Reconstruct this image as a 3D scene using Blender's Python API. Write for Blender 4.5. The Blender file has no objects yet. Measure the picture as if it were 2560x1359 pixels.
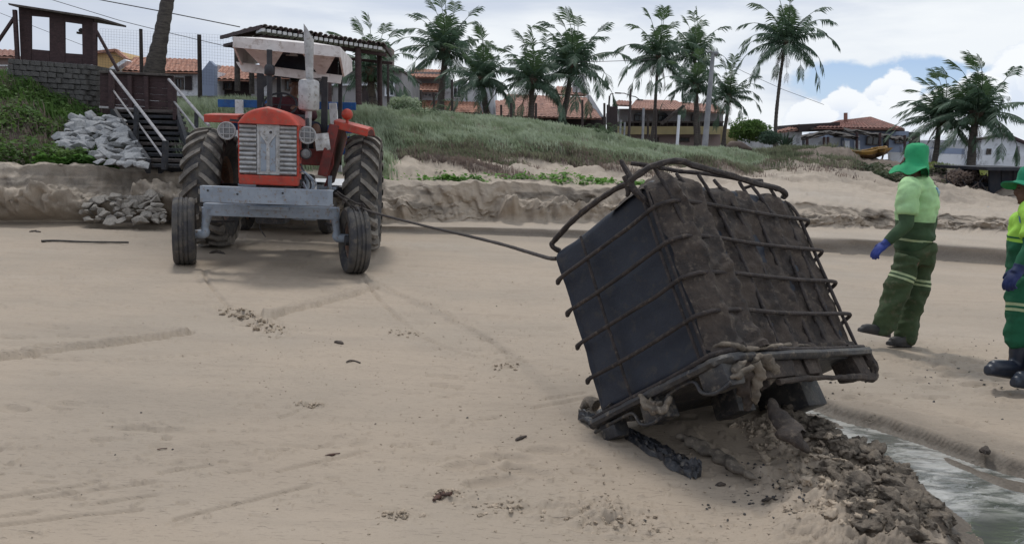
import bpy, bmesh, math, random
import numpy as np
from mathutils import Vector, Matrix, Euler, noise as mnoise
rnd = random.Random(7)
R = math.radians
sc = bpy.context.scene
COL = sc.collection

# ------------------------------------------------------------------ camera, light, exposure
FPX = 2000.0
PIT = math.atan((679.5 - 365) / FPX)
ROL = R(2.5)
cF = Vector((0, math.cos(PIT), -math.sin(PIT)))
cR0 = Vector((1, 0, 0)); cU0 = Vector((0, math.sin(PIT), math.cos(PIT)))
cR = cR0 * math.cos(ROL) + cU0 * math.sin(ROL)
cU = -cR0 * math.sin(ROL) + cU0 * math.cos(ROL)
CAM = Vector((0, 0, 1.6))
cam_d = bpy.data.cameras.new('camera'); cam = bpy.data.objects.new('camera', cam_d); COL.objects.link(cam)
cam_d.sensor_width = 36; cam_d.lens = FPX / 2560 * 36; cam_d.clip_start = 0.05; cam_d.clip_end = 20000
m = Matrix.Identity(4)
for i in range(3):
    m[i][0] = cR[i]; m[i][1] = cU[i]; m[i][2] = -cF[i]; m[i][3] = CAM[i]
cam.matrix_world = m
sc.camera = cam

SUN_AZ = R(-20)      # from +Y towards +X
SUN_EL = R(58)
world = bpy.data.worlds.new('World'); sc.world = world; world.use_nodes = True
def build_world():
    nt = world.node_tree; N = nt.nodes; L = nt.links; N.clear()
    out = N.new('ShaderNodeOutputWorld'); bg = N.new('ShaderNodeBackground'); bg.inputs[1].default_value = 0.1
    L.new(bg.outputs[0], out.inputs[0])
    sky = N.new('ShaderNodeTexSky'); sky.sky_type = 'NISHITA'; sky.sun_disc = False
    sky.sun_elevation = SUN_EL; sky.sun_rotation = SUN_AZ; sky.air_density = 1.2; sky.dust_density = 1.5; sky.ozone_density = 1.5
    tc = N.new('ShaderNodeTexCoord')
    def mth(op, a, b=None, c=None):
        n = N.new('ShaderNodeMath'); n.operation = op
        for i, v in enumerate((a, b, c)):
            if v is None: continue
            if isinstance(v, (int, float)): n.inputs[i].default_value = v
            else: L.new(v, n.inputs[i])
        return n.outputs[0]
    sx = N.new('ShaderNodeSeparateXYZ'); L.new(tc.outputs['Generated'], sx.inputs[0])
    x, y, z = sx.outputs
    az = mth('ARCTAN2', x, y)                    # radians, + to the right
    el = mth('ARCSINE', z)
    ela = mth('ABSOLUTE', el)
    def comb(a, b, c):
        n = N.new('ShaderNodeCombineXYZ')
        for i, v in enumerate((a, b, c)):
            if isinstance(v, (int, float)): n.inputs[i].default_value = v
            else: L.new(v, n.inputs[i])
        return n.outputs[0]
    def noise(vec, sc_, det=5, rough=.55, dist=0.0):
        n = N.new('ShaderNodeTexNoise'); L.new(vec, n.inputs['Vector'])
        n.inputs['Scale'].default_value = sc_; n.inputs['Detail'].default_value = det
        n.inputs['Roughness'].default_value = rough; n.inputs['Distortion'].default_value = dist
        return n.outputs['Fac']
    def ss(v, a, b):
        n = N.new('ShaderNodeMapRange'); n.interpolation_type = 'SMOOTHSTEP'
        L.new(v, n.inputs[0]); n.inputs[1].default_value = a; n.inputs[2].default_value = b
        return n.outputs[0]
    def mix(f, a, b):
        n = N.new('ShaderNodeMix'); n.data_type = 'RGBA'
        if isinstance(f, (int, float)): n.inputs[0].default_value = f
        else: L.new(f, n.inputs[0])
        for i, v in ((6, a), (7, b)):
            if isinstance(v, tuple): n.inputs[i].default_value = (*v, 1)
            else: L.new(v, n.inputs[i])
        return n.outputs[2]
    # layered cloud sheets: stretched along the horizon
    vec = comb(mth('MULTIPLY', x, 1.0), mth('MULTIPLY', y, 1.0), mth('MULTIPLY', z, 4.2))
    n1 = noise(vec, 2.3, 6, .52, .4)
    vec2 = comb(mth('ADD', x, 3.7), y, mth('MULTIPLY', z, 6.0))
    n2 = noise(vec2, 3.6, 7, .6, .2)
    grey = ss(n1, .42, .68)
    wh = (8.6, 9.0, 9.4)
    gr = (5.5, 6.2, 7.5)
    cl = mix(mth('MULTIPLY', grey, .92), wh, gr)
    cl = mix(mth('MULTIPLY', ss(n2, .46, .7), .55), cl, (9.3, 9.6, 9.8))
    # darker cloud bank on the left, brighter veil in the middle, as the sun stands behind the veil
    left = ss(mth('ADD', az, mth('MULTIPLY', n1, .35)), .0, -.30)
    cl = mix(mth('MULTIPLY', left, .68), cl, (5.0, 5.6, 6.8))
    # blue gap low on the right with cumulus heads beneath it
    vb = comb(mth('MULTIPLY', az, 1.0), mth('MULTIPLY', el, 1.35), 0.3)
    nb = noise(vb, 16, 6, .56, .0)
    nc = noise(vb, 34, 5, .55, .0)
    dx = mth('DIVIDE', mth('SUBTRACT', az, R(25.0)), R(7.8)); dy = mth('DIVIDE', mth('SUBTRACT', el, R(4.9)), R(1.5))
    rr = mth('SQRT', mth('ADD', mth('MULTIPLY', dx, dx), mth('MULTIPLY', dy, dy)))
    gap = ss(mth('ADD', rr, mth('MULTIPLY', mth('SUBTRACT', nb, .5), 1.5)), 1.12, .78)
    cov = None; shd = None
    for (ca, ce, cr_) in ((21.6, 3.0, 1.6), (23.1, 2.6, 1.2), (24.45, 3.9, 1.75), (26.1, 3.1, 1.3), (27.6, 3.3, 1.5), (29.2, 3.9, 1.8), (31.4, 4.6, 2.4), (34.0, 5.0, 3.0), (25.5, 1.6, 3.0), (19.6, 1.8, 2.0)):
        ex = mth('DIVIDE', mth('SUBTRACT', az, R(ca)), R(cr_)); ey = mth('DIVIDE', mth('SUBTRACT', el, R(ce)), R(cr_))
        d_ = mth('ADD', mth('SQRT', mth('ADD', mth('MULTIPLY', ex, ex), mth('MULTIPLY', ey, ey))), mth('MULTIPLY', mth('SUBTRACT', nc, .5), 1.1))
        c_ = mth('MULTIPLY', ss(d_, 1.06, .90), ss(ey, -1.0, -.1)); s_ = mth('MULTIPLY', c_, ss(mth('ADD', mth('MULTIPLY', ey, .75), mth('MULTIPLY', d_, .35)), -.25, .75))
        cov = c_ if cov is None else mth('MAXIMUM', cov, c_); shd = s_ if shd is None else mth('MAXIMUM', shd, s_)
    cumc = mix(shd, (6.7, 7.5, 8.9), (9.2, 9.5, 9.8))
    cl = mix(mth('MULTIPLY', cov, .92), cl, cumc)
    gap = mth('MULTIPLY', gap, mth('SUBTRACT', 1.0, cov))
    blue = mix(ss(el, R(4), R(9)), (4.9, 6.5, 8.7), (3.2, 4.9, 8.1))
    blue = mix(.15, blue, sky.outputs[0])
    # some further breaks in the cover elsewhere in the sky
    n3 = noise(comb(mth('ADD', x, 9.1), y, mth('MULTIPLY', z, 2.2)), 2.6, 6, .55, .3)
    brk = mth('MULTIPLY', ss(n3, .60, .68), ss(ela, R(14), R(24)))
    gap2 = mth('MAXIMUM', gap, mth('MULTIPLY', brk, .8))
    col = mix(gap2, cl, blue)
    col = mix(mth('MULTIPLY', ss(ela, R(4.5), R(0)), .35), col, (7.4, 7.8, 8.4))
    L.new(col, bg.inputs[0])
build_world()
sun_d = bpy.data.lights.new('sun', 'SUN'); sun_d.energy = 1.7; sun_d.angle = R(9); sun_d.color = (1, .96, .9)
sun = bpy.data.objects.new('sun', sun_d); COL.objects.link(sun)
sdir = Vector((math.sin(SUN_AZ) * math.cos(SUN_EL), math.cos(SUN_AZ) * math.cos(SUN_EL), math.sin(SUN_EL)))
sun.rotation_euler = sdir.to_track_quat('Z', 'Y').to_euler()
vs = sc.view_settings; vs.view_transform = 'Standard'; vs.look = 'None'; vs.gamma = 1; vs.use_curve_mapping = False; vs.exposure = .05

# ------------------------------------------------------------------ helpers
def ray(px, py): return cF + cR * ((px - 1280) / FPX) - cU * ((py - 679.5) / FPX)
def P(px, py, Y):
    r = ray(px, py); return CAM + r * (Y / r.y)
def G(px, py, z=0.0):
    r = ray(px, py); return CAM + r * ((z - 1.6) / r.z)
def V(*a): return Vector(a)
def S(c):   # sRGB 0..255 -> linear
    return tuple(((v / 255) / 12.92 if v / 255 <= .04045 else ((v / 255 + .055) / 1.055) ** 2.4) for v in c)

_mats = {}
def mat(name, c1, c2=None, rough=.8, scale=6.0, bump=.15, bscale=None, metal=0.0, c3=None, spec=.35, thr=(.4, .62), coord='Object', stretch=None, coat=0.0, bdist=.01):
    """noise-mixed principled material"""
    if name in _mats: return _mats[name]
    m = bpy.data.materials.new(name); m.use_nodes = True; nt = m.node_tree; N = nt.nodes; L = nt.links
    b = N['Principled BSDF']; b.inputs['Roughness'].default_value = rough; b.inputs['Metallic'].default_value = metal
    b.inputs['Specular IOR Level'].default_value = spec; b.inputs['Coat Weight'].default_value = coat
    c2 = c2 or tuple(v * .7 for v in c1)
    tc = N.new('ShaderNodeTexCoord'); src = tc.outputs[coord]
    if stretch:
        mp = N.new('ShaderNodeMapping'); mp.inputs['Scale'].default_value = stretch; L.new(src, mp.inputs[0]); src = mp.outputs[0]
    n = N.new('ShaderNodeTexNoise'); n.inputs['Scale'].default_value = scale; n.inputs['Detail'].default_value = 6; n.inputs['Roughness'].default_value = .62
    L.new(src, n.inputs['Vector'])
    mr = N.new('ShaderNodeMapRange'); mr.interpolation_type = 'SMOOTHSTEP'; mr.inputs[1].default_value = thr[0]; mr.inputs[2].default_value = thr[1]
    L.new(n.outputs['Fac'], mr.inputs[0])
    mx = N.new('ShaderNodeMix'); mx.data_type = 'RGBA'; L.new(mr.outputs[0], mx.inputs[0])
    mx.inputs[6].default_value = (*c1, 1); mx.inputs[7].default_value = (*c2, 1)
    col = mx.outputs[2]
    if c3:
        n3 = N.new('ShaderNodeTexNoise'); n3.inputs['Scale'].default_value = scale * 2.7; n3.inputs['Detail'].default_value = 8; n3.inputs['Roughness'].default_value = .7
        L.new(src, n3.inputs['Vector'])
        m3 = N.new('ShaderNodeMapRange'); m3.interpolation_type = 'SMOOTHSTEP'; m3.inputs[1].default_value = .52; m3.inputs[2].default_value = .66
        L.new(n3.outputs['Fac'], m3.inputs[0])
        x3 = N.new('ShaderNodeMix'); x3.data_type = 'RGBA'; L.new(m3.outputs[0], x3.inputs[0]); L.new(col, x3.inputs[6]); x3.inputs[7].default_value = (*c3, 1); col = x3.outputs[2]
    L.new(col, b.inputs['Base Color'])
    if bump:
        nb = N.new('ShaderNodeTexNoise'); nb.inputs['Scale'].default_value = bscale or scale * 4; nb.inputs['Detail'].default_value = 6
        nb.inputs['Roughness'].default_value = .65; L.new(src, nb.inputs['Vector'])
        bp = N.new('ShaderNodeBump'); bp.inputs['Strength'].default_value = bump; bp.inputs['Distance'].default_value = bdist
        L.new(nb.outputs['Fac'], bp.inputs['Height']); L.new(bp.outputs[0], b.inputs['Normal'])
    _mats[name] = m
    return m

def translucent(m, fac=.4):
    nt = m.node_tree; N = nt.nodes; L = nt.links; b = N['Principled BSDF']; out = [n for n in N if n.type == 'OUTPUT_MATERIAL'][0]
    t = N.new('ShaderNodeBsdfTranslucent'); mx = N.new('ShaderNodeMixShader'); mx.inputs[0].default_value = fac
    L.new(b.inputs['Base Color'].links[0].from_socket, t.inputs[0]); L.new(b.outputs[0], mx.inputs[1]); L.new(t.outputs[0], mx.inputs[2]); L.new(mx.outputs[0], out.inputs[0]); return m
def tag(o, label=None, cat=None, group=None, kind=None):
    if label: o['label'] = label
    if cat: o['category'] = cat
    if group: o['group'] = group
    if kind: o['kind'] = kind
    return o
def thing(name, label, cat, loc=(0, 0, 0), group=None, rotz=0.0, mw=None):
    o = bpy.data.objects.new(name, None); COL.objects.link(o); o.empty_display_size = .1
    if mw is not None: o.matrix_world = mw
    else: o.location = loc; o.rotation_euler = (0, 0, rotz)
    return tag(o, label, cat, group)
def copy_tree(o, parent=None):
    c = o.copy(); COL.objects.link(c); c.parent = parent
    for ch in list(o.children): copy_tree(ch, c)
    return c

class MB:
    """mesh collector"""
    def __init__(s): s.v = []; s.f = []; s.mi = []
    def add(s, vs, fs, mi=0):
        k = len(s.v); s.v.extend([tuple(v) for v in vs]); s.f.extend([tuple(i + k for i in f) for f in fs]); s.mi.extend([mi] * len(fs)); return s
    def box(s, c, size, rot=None, mi=0, jit=0.0):
        c = Vector(c); hx, hy, hz = (v / 2 for v in size); M = rot or Matrix.Identity(3)
        vs = [c + M @ Vector((x * hx + rnd.uniform(-jit, jit), y * hy + rnd.uniform(-jit, jit), z * hz + rnd.uniform(-jit, jit))) for z in (-1, 1) for y in (-1, 1) for x in (-1, 1)]
        return s.add(vs, [(0, 2, 3, 1), (4, 5, 7, 6), (0, 1, 5, 4), (2, 6, 7, 3), (0, 4, 6, 2), (1, 3, 7, 5)], mi)
    def bbox(s, c, size, bev=.01, rot=None, mi=0, jit=0.0):
        """box with chamfered edges"""
        bm = bmesh.new(); bmesh.ops.create_cube(bm, size=1)
        for v in bm.verts: v.co = Vector((v.co.x * size[0] + rnd.uniform(-jit, jit), v.co.y * size[1] + rnd.uniform(-jit, jit), v.co.z * size[2] + rnd.uniform(-jit, jit)))
        bmesh.ops.bevel(bm, geom=list(bm.edges), offset=bev, segments=2, affect='EDGES', profile=.6)
        M = rot or Matrix.Identity(3); c = Vector(c); bm.verts.index_update()
        s.add([c + M @ v.co for v in bm.verts], [[v.index for v in f.verts] for f in bm.faces], mi); bm.free(); return s
    def beam(s, a, b, w, h=None, up=(0, 0, 1), mi=0, bev=0):
        a = Vector(a); b = Vector(b); h = h or w; d = (b - a); L_ = d.length; y = d.normalized(); u = Vector(up)
        if abs(u.dot(y)) > .98: u = Vector((0, 1, 0)) if abs(y.y) < .9 else Vector((1, 0, 0))
        x = y.cross(u).normalized(); z = x.cross(y)
        M = Matrix((x, y, z)).transposed()
        return (s.bbox((a + b) / 2, (w, L_, h), bev, M, mi) if bev else s.box((a + b) / 2, (w, L_, h), M, mi))
    def tube(s, pts, r, n=8, mi=0, cap=True, closed=False, flat=1.0, upv=None):
        pts = [Vector(p) for p in pts]; m_ = len(pts); rs = r if isinstance(r, (list, tuple)) else [r] * m_
        k = len(s.v); prev = None
        for i, p in enumerate(pts):
            if closed: t = pts[(i + 1) % m_] - pts[i - 1]
            else: t = pts[min(i + 1, m_ - 1)] - pts[max(i - 1, 0)]
            t = t.normalized() if t.length > 1e-9 else Vector((0, 0, 1))
            if prev is None:
                u = Vector(upv) if upv else (Vector((0, 0, 1)) if abs(t.z) < .9 else Vector((1, 0, 0)))
            else: u = prev
            u = (u - t * u.dot(t)).normalized(); prev = u; w = t.cross(u)
            for j in range(n):
                a = 2 * math.pi * j / n; s.v.append(tuple(p + (u * math.cos(a) * flat + w * math.sin(a)) * rs[i]))
        rng_ = m_ if closed else m_ - 1
        for i in range(rng_):
            for j in range(n):
                a = k + i * n + j; b = k + i * n + (j + 1) % n; c = k + ((i + 1) % m_) * n + (j + 1) % n; d = k + ((i + 1) % m_) * n + j
                s.f.append((a, b, c, d)); s.mi.append(mi)
        if cap and not closed:
            s.f.append(tuple(k + j for j in reversed(range(n)))); s.f.append(tuple(k + (m_ - 1) * n + j for j in range(n))); s.mi += [mi, mi]
        return s
    def lathe(s, prof, c, axis=(0, 0, 1), n=32, mi=0, closed=True):
        """prof: list of (radius, height along axis); closed loop if closed"""
        c = Vector(c); ax = Vector(axis).normalized(); u = ax.orthogonal().normalized(); w = ax.cross(u); k = len(s.v); m_ = len(prof)
        for (r_, h) in prof:
            for j in range(n):
                a = 2 * math.pi * j / n; s.v.append(tuple(c + ax * h + (u * math.cos(a) + w * math.sin(a)) * r_))
        for i in range(m_ if closed else m_ - 1):
            for j in range(n):
                i2 = (i + 1) % m_
                s.f.append((k + i * n + j, k + i * n + (j + 1) % n, k + i2 * n + (j + 1) % n, k + i2 * n + j)); s.mi.append(mi)
        if not closed:
            s.f.append(tuple(k + j for j in reversed(range(n)))); s.f.append(tuple(k + (m_ - 1) * n + j for j in range(n))); s.mi += [mi, mi]
        return s
    def prism(s, poly, ext, mi=0):
        """poly: 3D points; ext: extrusion vector"""
        poly = [Vector(p) for p in poly]; e = Vector(ext); n = len(poly)
        return s.add(poly + [p + e for p in poly], [tuple(range(n)), tuple(reversed(range(n, 2 * n)))] + [(i, i + n, (i + 1) % n + n, (i + 1) % n) for i in range(n)], mi)
    def mesh(s, name, off=None):
        me = bpy.data.meshes.new(name)
        if off is not None:
            o = Vector(off); vs = [(v[0] - o.x, v[1] - o.y, v[2] - o.z) for v in s.v]
        else: vs = s.v
        me.from_pydata(vs, [], s.f); me.validate(); return me
    def build(s, name, material, parent=None, world=True, smooth=False, fix=True, angle=None):
        """world=True: vertices are world coordinates; parent must be unrotated"""
        off = None
        if parent is not None and world: off = parent.matrix_world.translation if parent.parent is None else parent.matrix_world.translation
        if parent is not None and world:
            # location of an empty is not yet evaluated: accumulate by hand
            p = parent; off = Vector((0, 0, 0))
            while p is not None: off += p.location; p = p.parent
        me = s.mesh(name, off)
        mats = material if isinstance(material, (list, tuple)) else [material]
        for m_ in mats: me.materials.append(m_)
        if len(mats) > 1 and len(s.mi) == len(me.polygons): me.polygons.foreach_set('material_index', s.mi)
        if fix:
            bm = bmesh.new(); bm.from_mesh(me); bmesh.ops.recalc_face_normals(bm, faces=bm.faces); bm.to_mesh(me); bm.free()
        if smooth: 
            me.polygons.foreach_set('use_smooth', [True] * len(me.polygons))
            me.set_sharp_from_angle(angle=R(angle or 40))
        o = bpy.data.objects.new(name, me); COL.objects.link(o)
        if parent is not None: o.parent = parent
        return o

def np_mesh(name, verts, faces, material, smooth=True, attrs=None, mi=None):
    me = bpy.data.meshes.new(name); verts = np.asarray(verts, np.float32); faces = np.asarray(faces, np.int32)
    k = faces.shape[1]
    me.vertices.add(len(verts)); me.vertices.foreach_set('co', verts.ravel())
    me.loops.add(faces.size); me.loops.foreach_set('vertex_index', faces.ravel())
    me.polygons.add(len(faces)); me.polygons.foreach_set('loop_start', np.arange(0, faces.size, k, dtype=np.int32))
    me.polygons.foreach_set('loop_total', np.full(len(faces), k, np.int32))
    me.polygons.foreach_set('use_smooth', np.full(len(faces), smooth))
    mats = material if isinstance(material, (list, tuple)) else [material]
    for m_ in mats: me.materials.append(m_)
    if mi is not None: me.polygons.foreach_set('material_index', np.asarray(mi, np.int32))
    me.update(calc_edges=True)
    for nm, arr in (attrs or {}).items():
        a = me.attributes.new(nm, 'FLOAT', 'POINT'); a.data.foreach_set('value', np.asarray(arr, np.float32))
    o = bpy.data.objects.new(name, me); COL.objects.link(o)
    return o

# numpy value noise
_rs = np.random.RandomState(3); _perm = _rs.permutation(1024); _val = _rs.rand(1024)
def vn(x, y, seed=0):
    x = np.asarray(x, float); y = np.asarray(y, float)
    xi = np.floor(x).astype(int); yi = np.floor(y).astype(int); xf = x - xi; yf = y - yi
    xf = xf * xf * xf * (xf * (xf * 6 - 15) + 10); yf = yf * yf * yf * (yf * (yf * 6 - 15) + 10)
    def h(a, b): return _val[_perm[(_perm[(a + seed * 37) & 1023] + b) & 1023]]
    a = h(xi, yi); b = h(xi + 1, yi); c = h(xi, yi + 1); d = h(xi + 1, yi + 1)
    return (a * (1 - xf) + b * xf) * (1 - yf) + (c * (1 - xf) + d * xf) * yf
def fbm(x, y, oct=4, seed=0, gain=.5):
    s = 0; a = 1; t = 0
    for i in range(oct):
        s = s + a * vn(x * 2 ** i + i * 17.3, y * 2 ** i - i * 9.1, seed + i); t += a; a *= gain
    return s / t
def sstep(x, a, b):
    t = np.clip((x - a) / (b - a), 0, 1); return t * t * (3 - 2 * t)
def pdist(x, y, pts):
    """distance to polyline and arclength parameter"""
    best = np.full(np.shape(x), 1e9); arc = np.zeros(np.shape(x)); side = np.zeros(np.shape(x)); acc = 0
    for (ax, ay), (bx, by) in zip(pts[:-1], pts[1:]):
        dx, dy = bx - ax, by - ay; L2 = dx * dx + dy * dy; Ln = math.sqrt(L2)
        t = np.clip(((x - ax) * dx + (y - ay) * dy) / L2, 0, 1)
        d = np.hypot(x - ax - t * dx, y - ay - t * dy); m_ = d < best
        best = np.where(m_, d, best); arc = np.where(m_, acc + t * Ln, arc)
        side = np.where(m_, np.sign((x - ax) * dy - (y - ay) * dx), side); acc += Ln
    return best, arc, side
def inpoly(x, y, poly):
    ins = np.zeros(np.shape(x), bool); n = len(poly)
    for i in range(n):
        x1, y1 = poly[i]; x2, y2 = poly[(i + 1) % n]
        c = ((y1 > y) != (y2 > y)) & (x < (x2 - x1) * (y - y1) / (y2 - y1 + 1e-12) + x1); ins ^= c
    return ins
def rock_mesh(seed, flat=.6, sub=1, rough=.35):
    """angular lump, unit radius"""
    r_ = random.Random(seed); bm = bmesh.new(); bmesh.ops.create_icosphere(bm, subdivisions=sub, radius=1)
    if rough < 0:      # sharp-edged block: hull of a few points
        bm.clear(); vs = []
        for _ in range(13):
            d_ = Vector((r_.gauss(0, 1), r_.gauss(0, 1), r_.gauss(0, 1))).normalized(); vs.append(bm.verts.new((d_.x, d_.y, d_.z * flat * r_.uniform(.8, 1.1))))
        bmesh.ops.convex_hull(bm, input=vs); bmesh.ops.delete(bm, geom=[v for v in bm.verts if not v.link_faces], context='VERTS')
        bmesh.ops.bevel(bm, geom=list(bm.edges), offset=.035, segments=1, affect='EDGES'); me = bpy.data.meshes.new('rock'); bm.to_mesh(me); bm.free(); return me
    pl = [Vector((r_.gauss(0, 1), r_.gauss(0, 1), r_.gauss(0, 1))).normalized() for _ in range(7)]
    ds = [r_.uniform(.45, .8) for _ in pl]
    for v in bm.verts:
        for p_, d_ in zip(pl, ds):
            k = v.co.dot(p_)
            if k > d_: v.co -= p_ * (k - d_)
        v.co += Vector([r_.uniform(-1, 1) for _ in range(3)]) * rough * .15
        v.co *= 1 + .45 * rough * mnoise.noise(v.co * 1.9 + Vector((seed, 0, 0))) + .3 * rough * mnoise.noise(v.co * 4.5 + Vector((0, seed, 0)))
        v.co.z *= flat
    me = bpy.data.meshes.new('rock'); bm.to_mesh(me); bm.free(); return me

# ------------------------------------------------------------------ terrain
def attr_material(name, dry, wet, veg, dryB, rough_wet=.35, bd=.006):
    m = bpy.data.materials.new(name); m.use_nodes = True; nt = m.node_tree; N = nt.nodes; L = nt.links
    b = N['Principled BSDF']; b.inputs['Specular IOR Level'].default_value = .35
    def at(n):
        a = N.new('ShaderNodeAttribute'); a.attribute_name = n; return a.outputs['Fac']
    tc = N.new('ShaderNodeTexCoord')
    def noise(s, d=6, r=.6, st=None):
        src = tc.outputs['Object']
        if st:
            mp = N.new('ShaderNodeMapping'); mp.inputs['Scale'].default_value = st; mp.inputs['Rotation'].default_value = (0, 0, R(-14)); L.new(src, mp.inputs[0]); src = mp.outputs[0]
        n = N.new('ShaderNodeTexNoise'); n.inputs['Scale'].default_value = s; n.inputs['Detail'].default_value = d; n.inputs['Roughness'].default_value = r; L.new(src, n.inputs['Vector']); return n.outputs['Fac']
    def ss(v, a, c):
        n = N.new('ShaderNodeMapRange'); n.interpolation_type = 'SMOOTHSTEP'; L.new(v, n.inputs[0]); n.inputs[1].default_value = a; n.inputs[2].default_value = c; return n.outputs[0]
    def mix(f, a, c):
        n = N.new('ShaderNodeMix'); n.data_type = 'RGBA'
        if isinstance(f, float): n.inputs[0].default_value = f
        else: L.new(f, n.inputs[0])
        for i, v in ((6, a), (7, c)):
            if isinstance(v, tuple): n.inputs[i].default_value = (*v, 1)
            else: L.new(v, n.inputs[i])
        return n.outputs[2]
    def mth(op, a, c=None):
        n = N.new('ShaderNodeMath'); n.operation = op
        for i, v in enumerate((a, c)):
            if v is None: continue
            if isinstance(v, (int, float)): n.inputs[i].default_value = v
            else: L.new(v, n.inputs[i])
        return n.outputs[0]
    big = noise(.55, 5, .55); med = noise(4.5, 6, .6, (.35, 1.6, 1)); fine = noise(60, 4, .7); grain = noise(420, 2, .6)
    c = mix(ss(big, .38, .66), dry, dryB)
    c = mix(mth('MULTIPLY', ss(med, .46, .7), .35), c, tuple(v * .72 for v in dry))
    c = mix(mth('MULTIPLY', ss(fine, .5, .74), .22), c, tuple(v * .55 for v in dry))
    c = mix(mth('MULTIPLY', ss(grain, .5, .75), .18), c, tuple(min(1, v * 1.5) for v in dry))
    c = mix(mth('MULTIPLY', ss(noise(48, 3, .6, (.3, 2.2, 1)), .60, .66), .50), c, tuple(v * .42 for v in dry))  # dark dashes paint the shade of small dents in the sand
    spk = noise(34, 3, .75)
    c = mix(mth('MULTIPLY', ss(spk, .70, .74), .55), c, (.06, .045, .04))
    w = at('wet'); g = at('veg')  # wet also carries the beach's painted shade
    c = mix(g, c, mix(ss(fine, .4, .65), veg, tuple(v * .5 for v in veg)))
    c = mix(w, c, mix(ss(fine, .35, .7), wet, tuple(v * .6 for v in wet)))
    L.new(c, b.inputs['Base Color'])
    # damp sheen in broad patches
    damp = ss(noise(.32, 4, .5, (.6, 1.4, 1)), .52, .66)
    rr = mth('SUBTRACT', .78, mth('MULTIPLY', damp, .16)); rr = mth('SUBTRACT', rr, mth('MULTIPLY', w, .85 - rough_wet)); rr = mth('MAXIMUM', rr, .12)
    L.new(rr, b.inputs['Roughness'])
    bp = N.new('ShaderNodeBump'); bp.inputs['Strength'].default_value = .5; bp.inputs['Distance'].default_value = bd
    dsh = ss(noise(26, 2, .5, (.35, 1.7, 1)), .66, .70); L.new(mth('SUBTRACT', mth('ADD', mth('MULTIPLY', fine, .7), mth('MULTIPLY', noise(11, 5, .65, (.3, 1.7, 1)), 1.1)), mth('MULTIPLY', dsh, 1.6)), bp.inputs['Height']); L.new(bp.outputs[0], b.inputs['Normal'])
    return m
SAND = (.335, .272, .210); SANDB = (.295, .246, .194)
M_beach = attr_material('beach_sand', SAND, (.115, .092, .07), (.05, .045, .04), SANDB, .62)
M_dune = attr_material('dune_sand', (.385, .322, .258), (.17, .145, .12), (.15, .115, .092), (.34, .288, .235), .75, .035)

# knots per station: px, then (foot0 y, z of lower step), foot1 y, top1 y, veg start y, mid y, crest front y, crest y, crest depth
ST = [  # px   f0   z1   f1   t1   vs   mid  cf   cr   Yc
    (-900, 560, .02, 550, 412, 405, 330, 250, 190, 19.0),
    (0,    560, .02, 550, 413, 406, 330, 250, 192, 19.0),
    (90,   560, .02, 550, 413, 406, 345, 260, 206, 19.0),
    (150,  559, .02, 550, 414, 406, 365, 300, 245, 19.0),
    (240,  558, .02, 549, 416, 412, 380, 330, 285, 18.5),
    (290,  557, .02, 548, 420, 416, 405, 395, 288, 18.5),
    (400,  556, .03, 547, 425, 420, 410, 395, 262, 19.0),
    (470,  562, .06, 548, 428, 420, 380, 300, 250, 20.0),
    (600,  568, .09, 550, 435, 425, 380, 300, 240, 22.0),
    (900,  580, .10, 551, 450, 442, 400, 330, 262, 23.0),
    (960,  583, .11, 552, 453, 444, 410, 340, 264, 23.5),
    (1150, 586, .12, 552, 457, 447, 405, 345, 278, 24.0),
    (1300, 590, .13, 551, 460, 452, 410, 352, 292, 25.0),
    (1450, 596, .14, 552, 465, 457, 420, 368, 314, 26.0),
    (1600, 602, .15, 556, 473, 462, 428, 392, 343, 26.0),
    (1750, 608, .17, 560, 488, 455, 428, 395, 355, 27.0),
    (1850, 614, .19, 564, 500, 452, 428, 400, 366, 27.5),
    (2000, 624, .22, 567, 512, 456, 425, 396, 370, 28.0),
    (2085, 631, .235, 568, 517, 462, 429, 400, 374, 28.0),
    (2120, 634, .24, 569, 519, 466, 436, 420, 402, 28.0),
    (2250, 644, .25, 571, 528, 498, 462, 440, 412, 28.0),
    (2400, 656, .25, 574, 537, 505, 470, 447, 424, 28.0),
    (2560, 664, .25, 580, 544, 512, 475, 452, 430, 28.0),
    (3500, 700, .25, 615, 580, 550, 510, 495, 470, 28.0)]
def knots(s):
    px, f0, z1, f1, t1, vs_, md, cf, cr, Yc = s
    k = []
    p = G(px, f0, 0.0); k.append((p.y - .25, -.12)); k.append((p.y, -.004)); k.append((p.y + .06, z1))
    q = G(px, f1, z1 + .03); k.append((q.y, z1 + .03))
    Y3 = q.y + .30; z3 = P(px, t1, Y3).z; k.append((Y3, z3))
    q4 = G(px, vs_, z3 + .06); Y4 = min(max(q4.y, Y3 + .5), Yc - 5.5) if px > 470 else min(max(q4.y, Y3 + .3), Y3 + .9); k.append((Y4, P(px, vs_, Y4).z))
    Y5 = Y4 + (Yc - Y4) * .30; k.append((Y5, P(px, md, Y5).z))
    Y6 = Y4 + (Yc - Y4) * .62; k.append((Y6, P(px, cf, Y6).z))
    zc = P(px, cr, Yc).z; k.append((Yc, zc)); k.append((Yc + 3, zc + .05)); k.append((Yc + 9, min(zc - .3, 2.0)))
    k.append((70, 1.25))
    return k
ST = [tuple(list(s[:7]) + ([s[7] + 14, s[8] + 19] if 440 < s[0] < 1900 else [s[7], s[8]]) + [s[9]]) for s in ST]
KN = np.array([[c for kk in knots(s) for c in kk] for s in ST]); KPX = np.array([s[0] for s in ST], float)
NK = KN.shape[1] // 2
def kn_at(px):
    return np.array([np.interp(px, KPX, KN[:, j]) for j in range(2 * NK)])      # (2NK, n)
def catmull_rows(seg_n):
    rows = []
    for i, n in enumerate(seg_n):
        for j in range(n): rows.append(i + j / n)
    rows.append(len(seg_n)); return np.array(rows)
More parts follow.
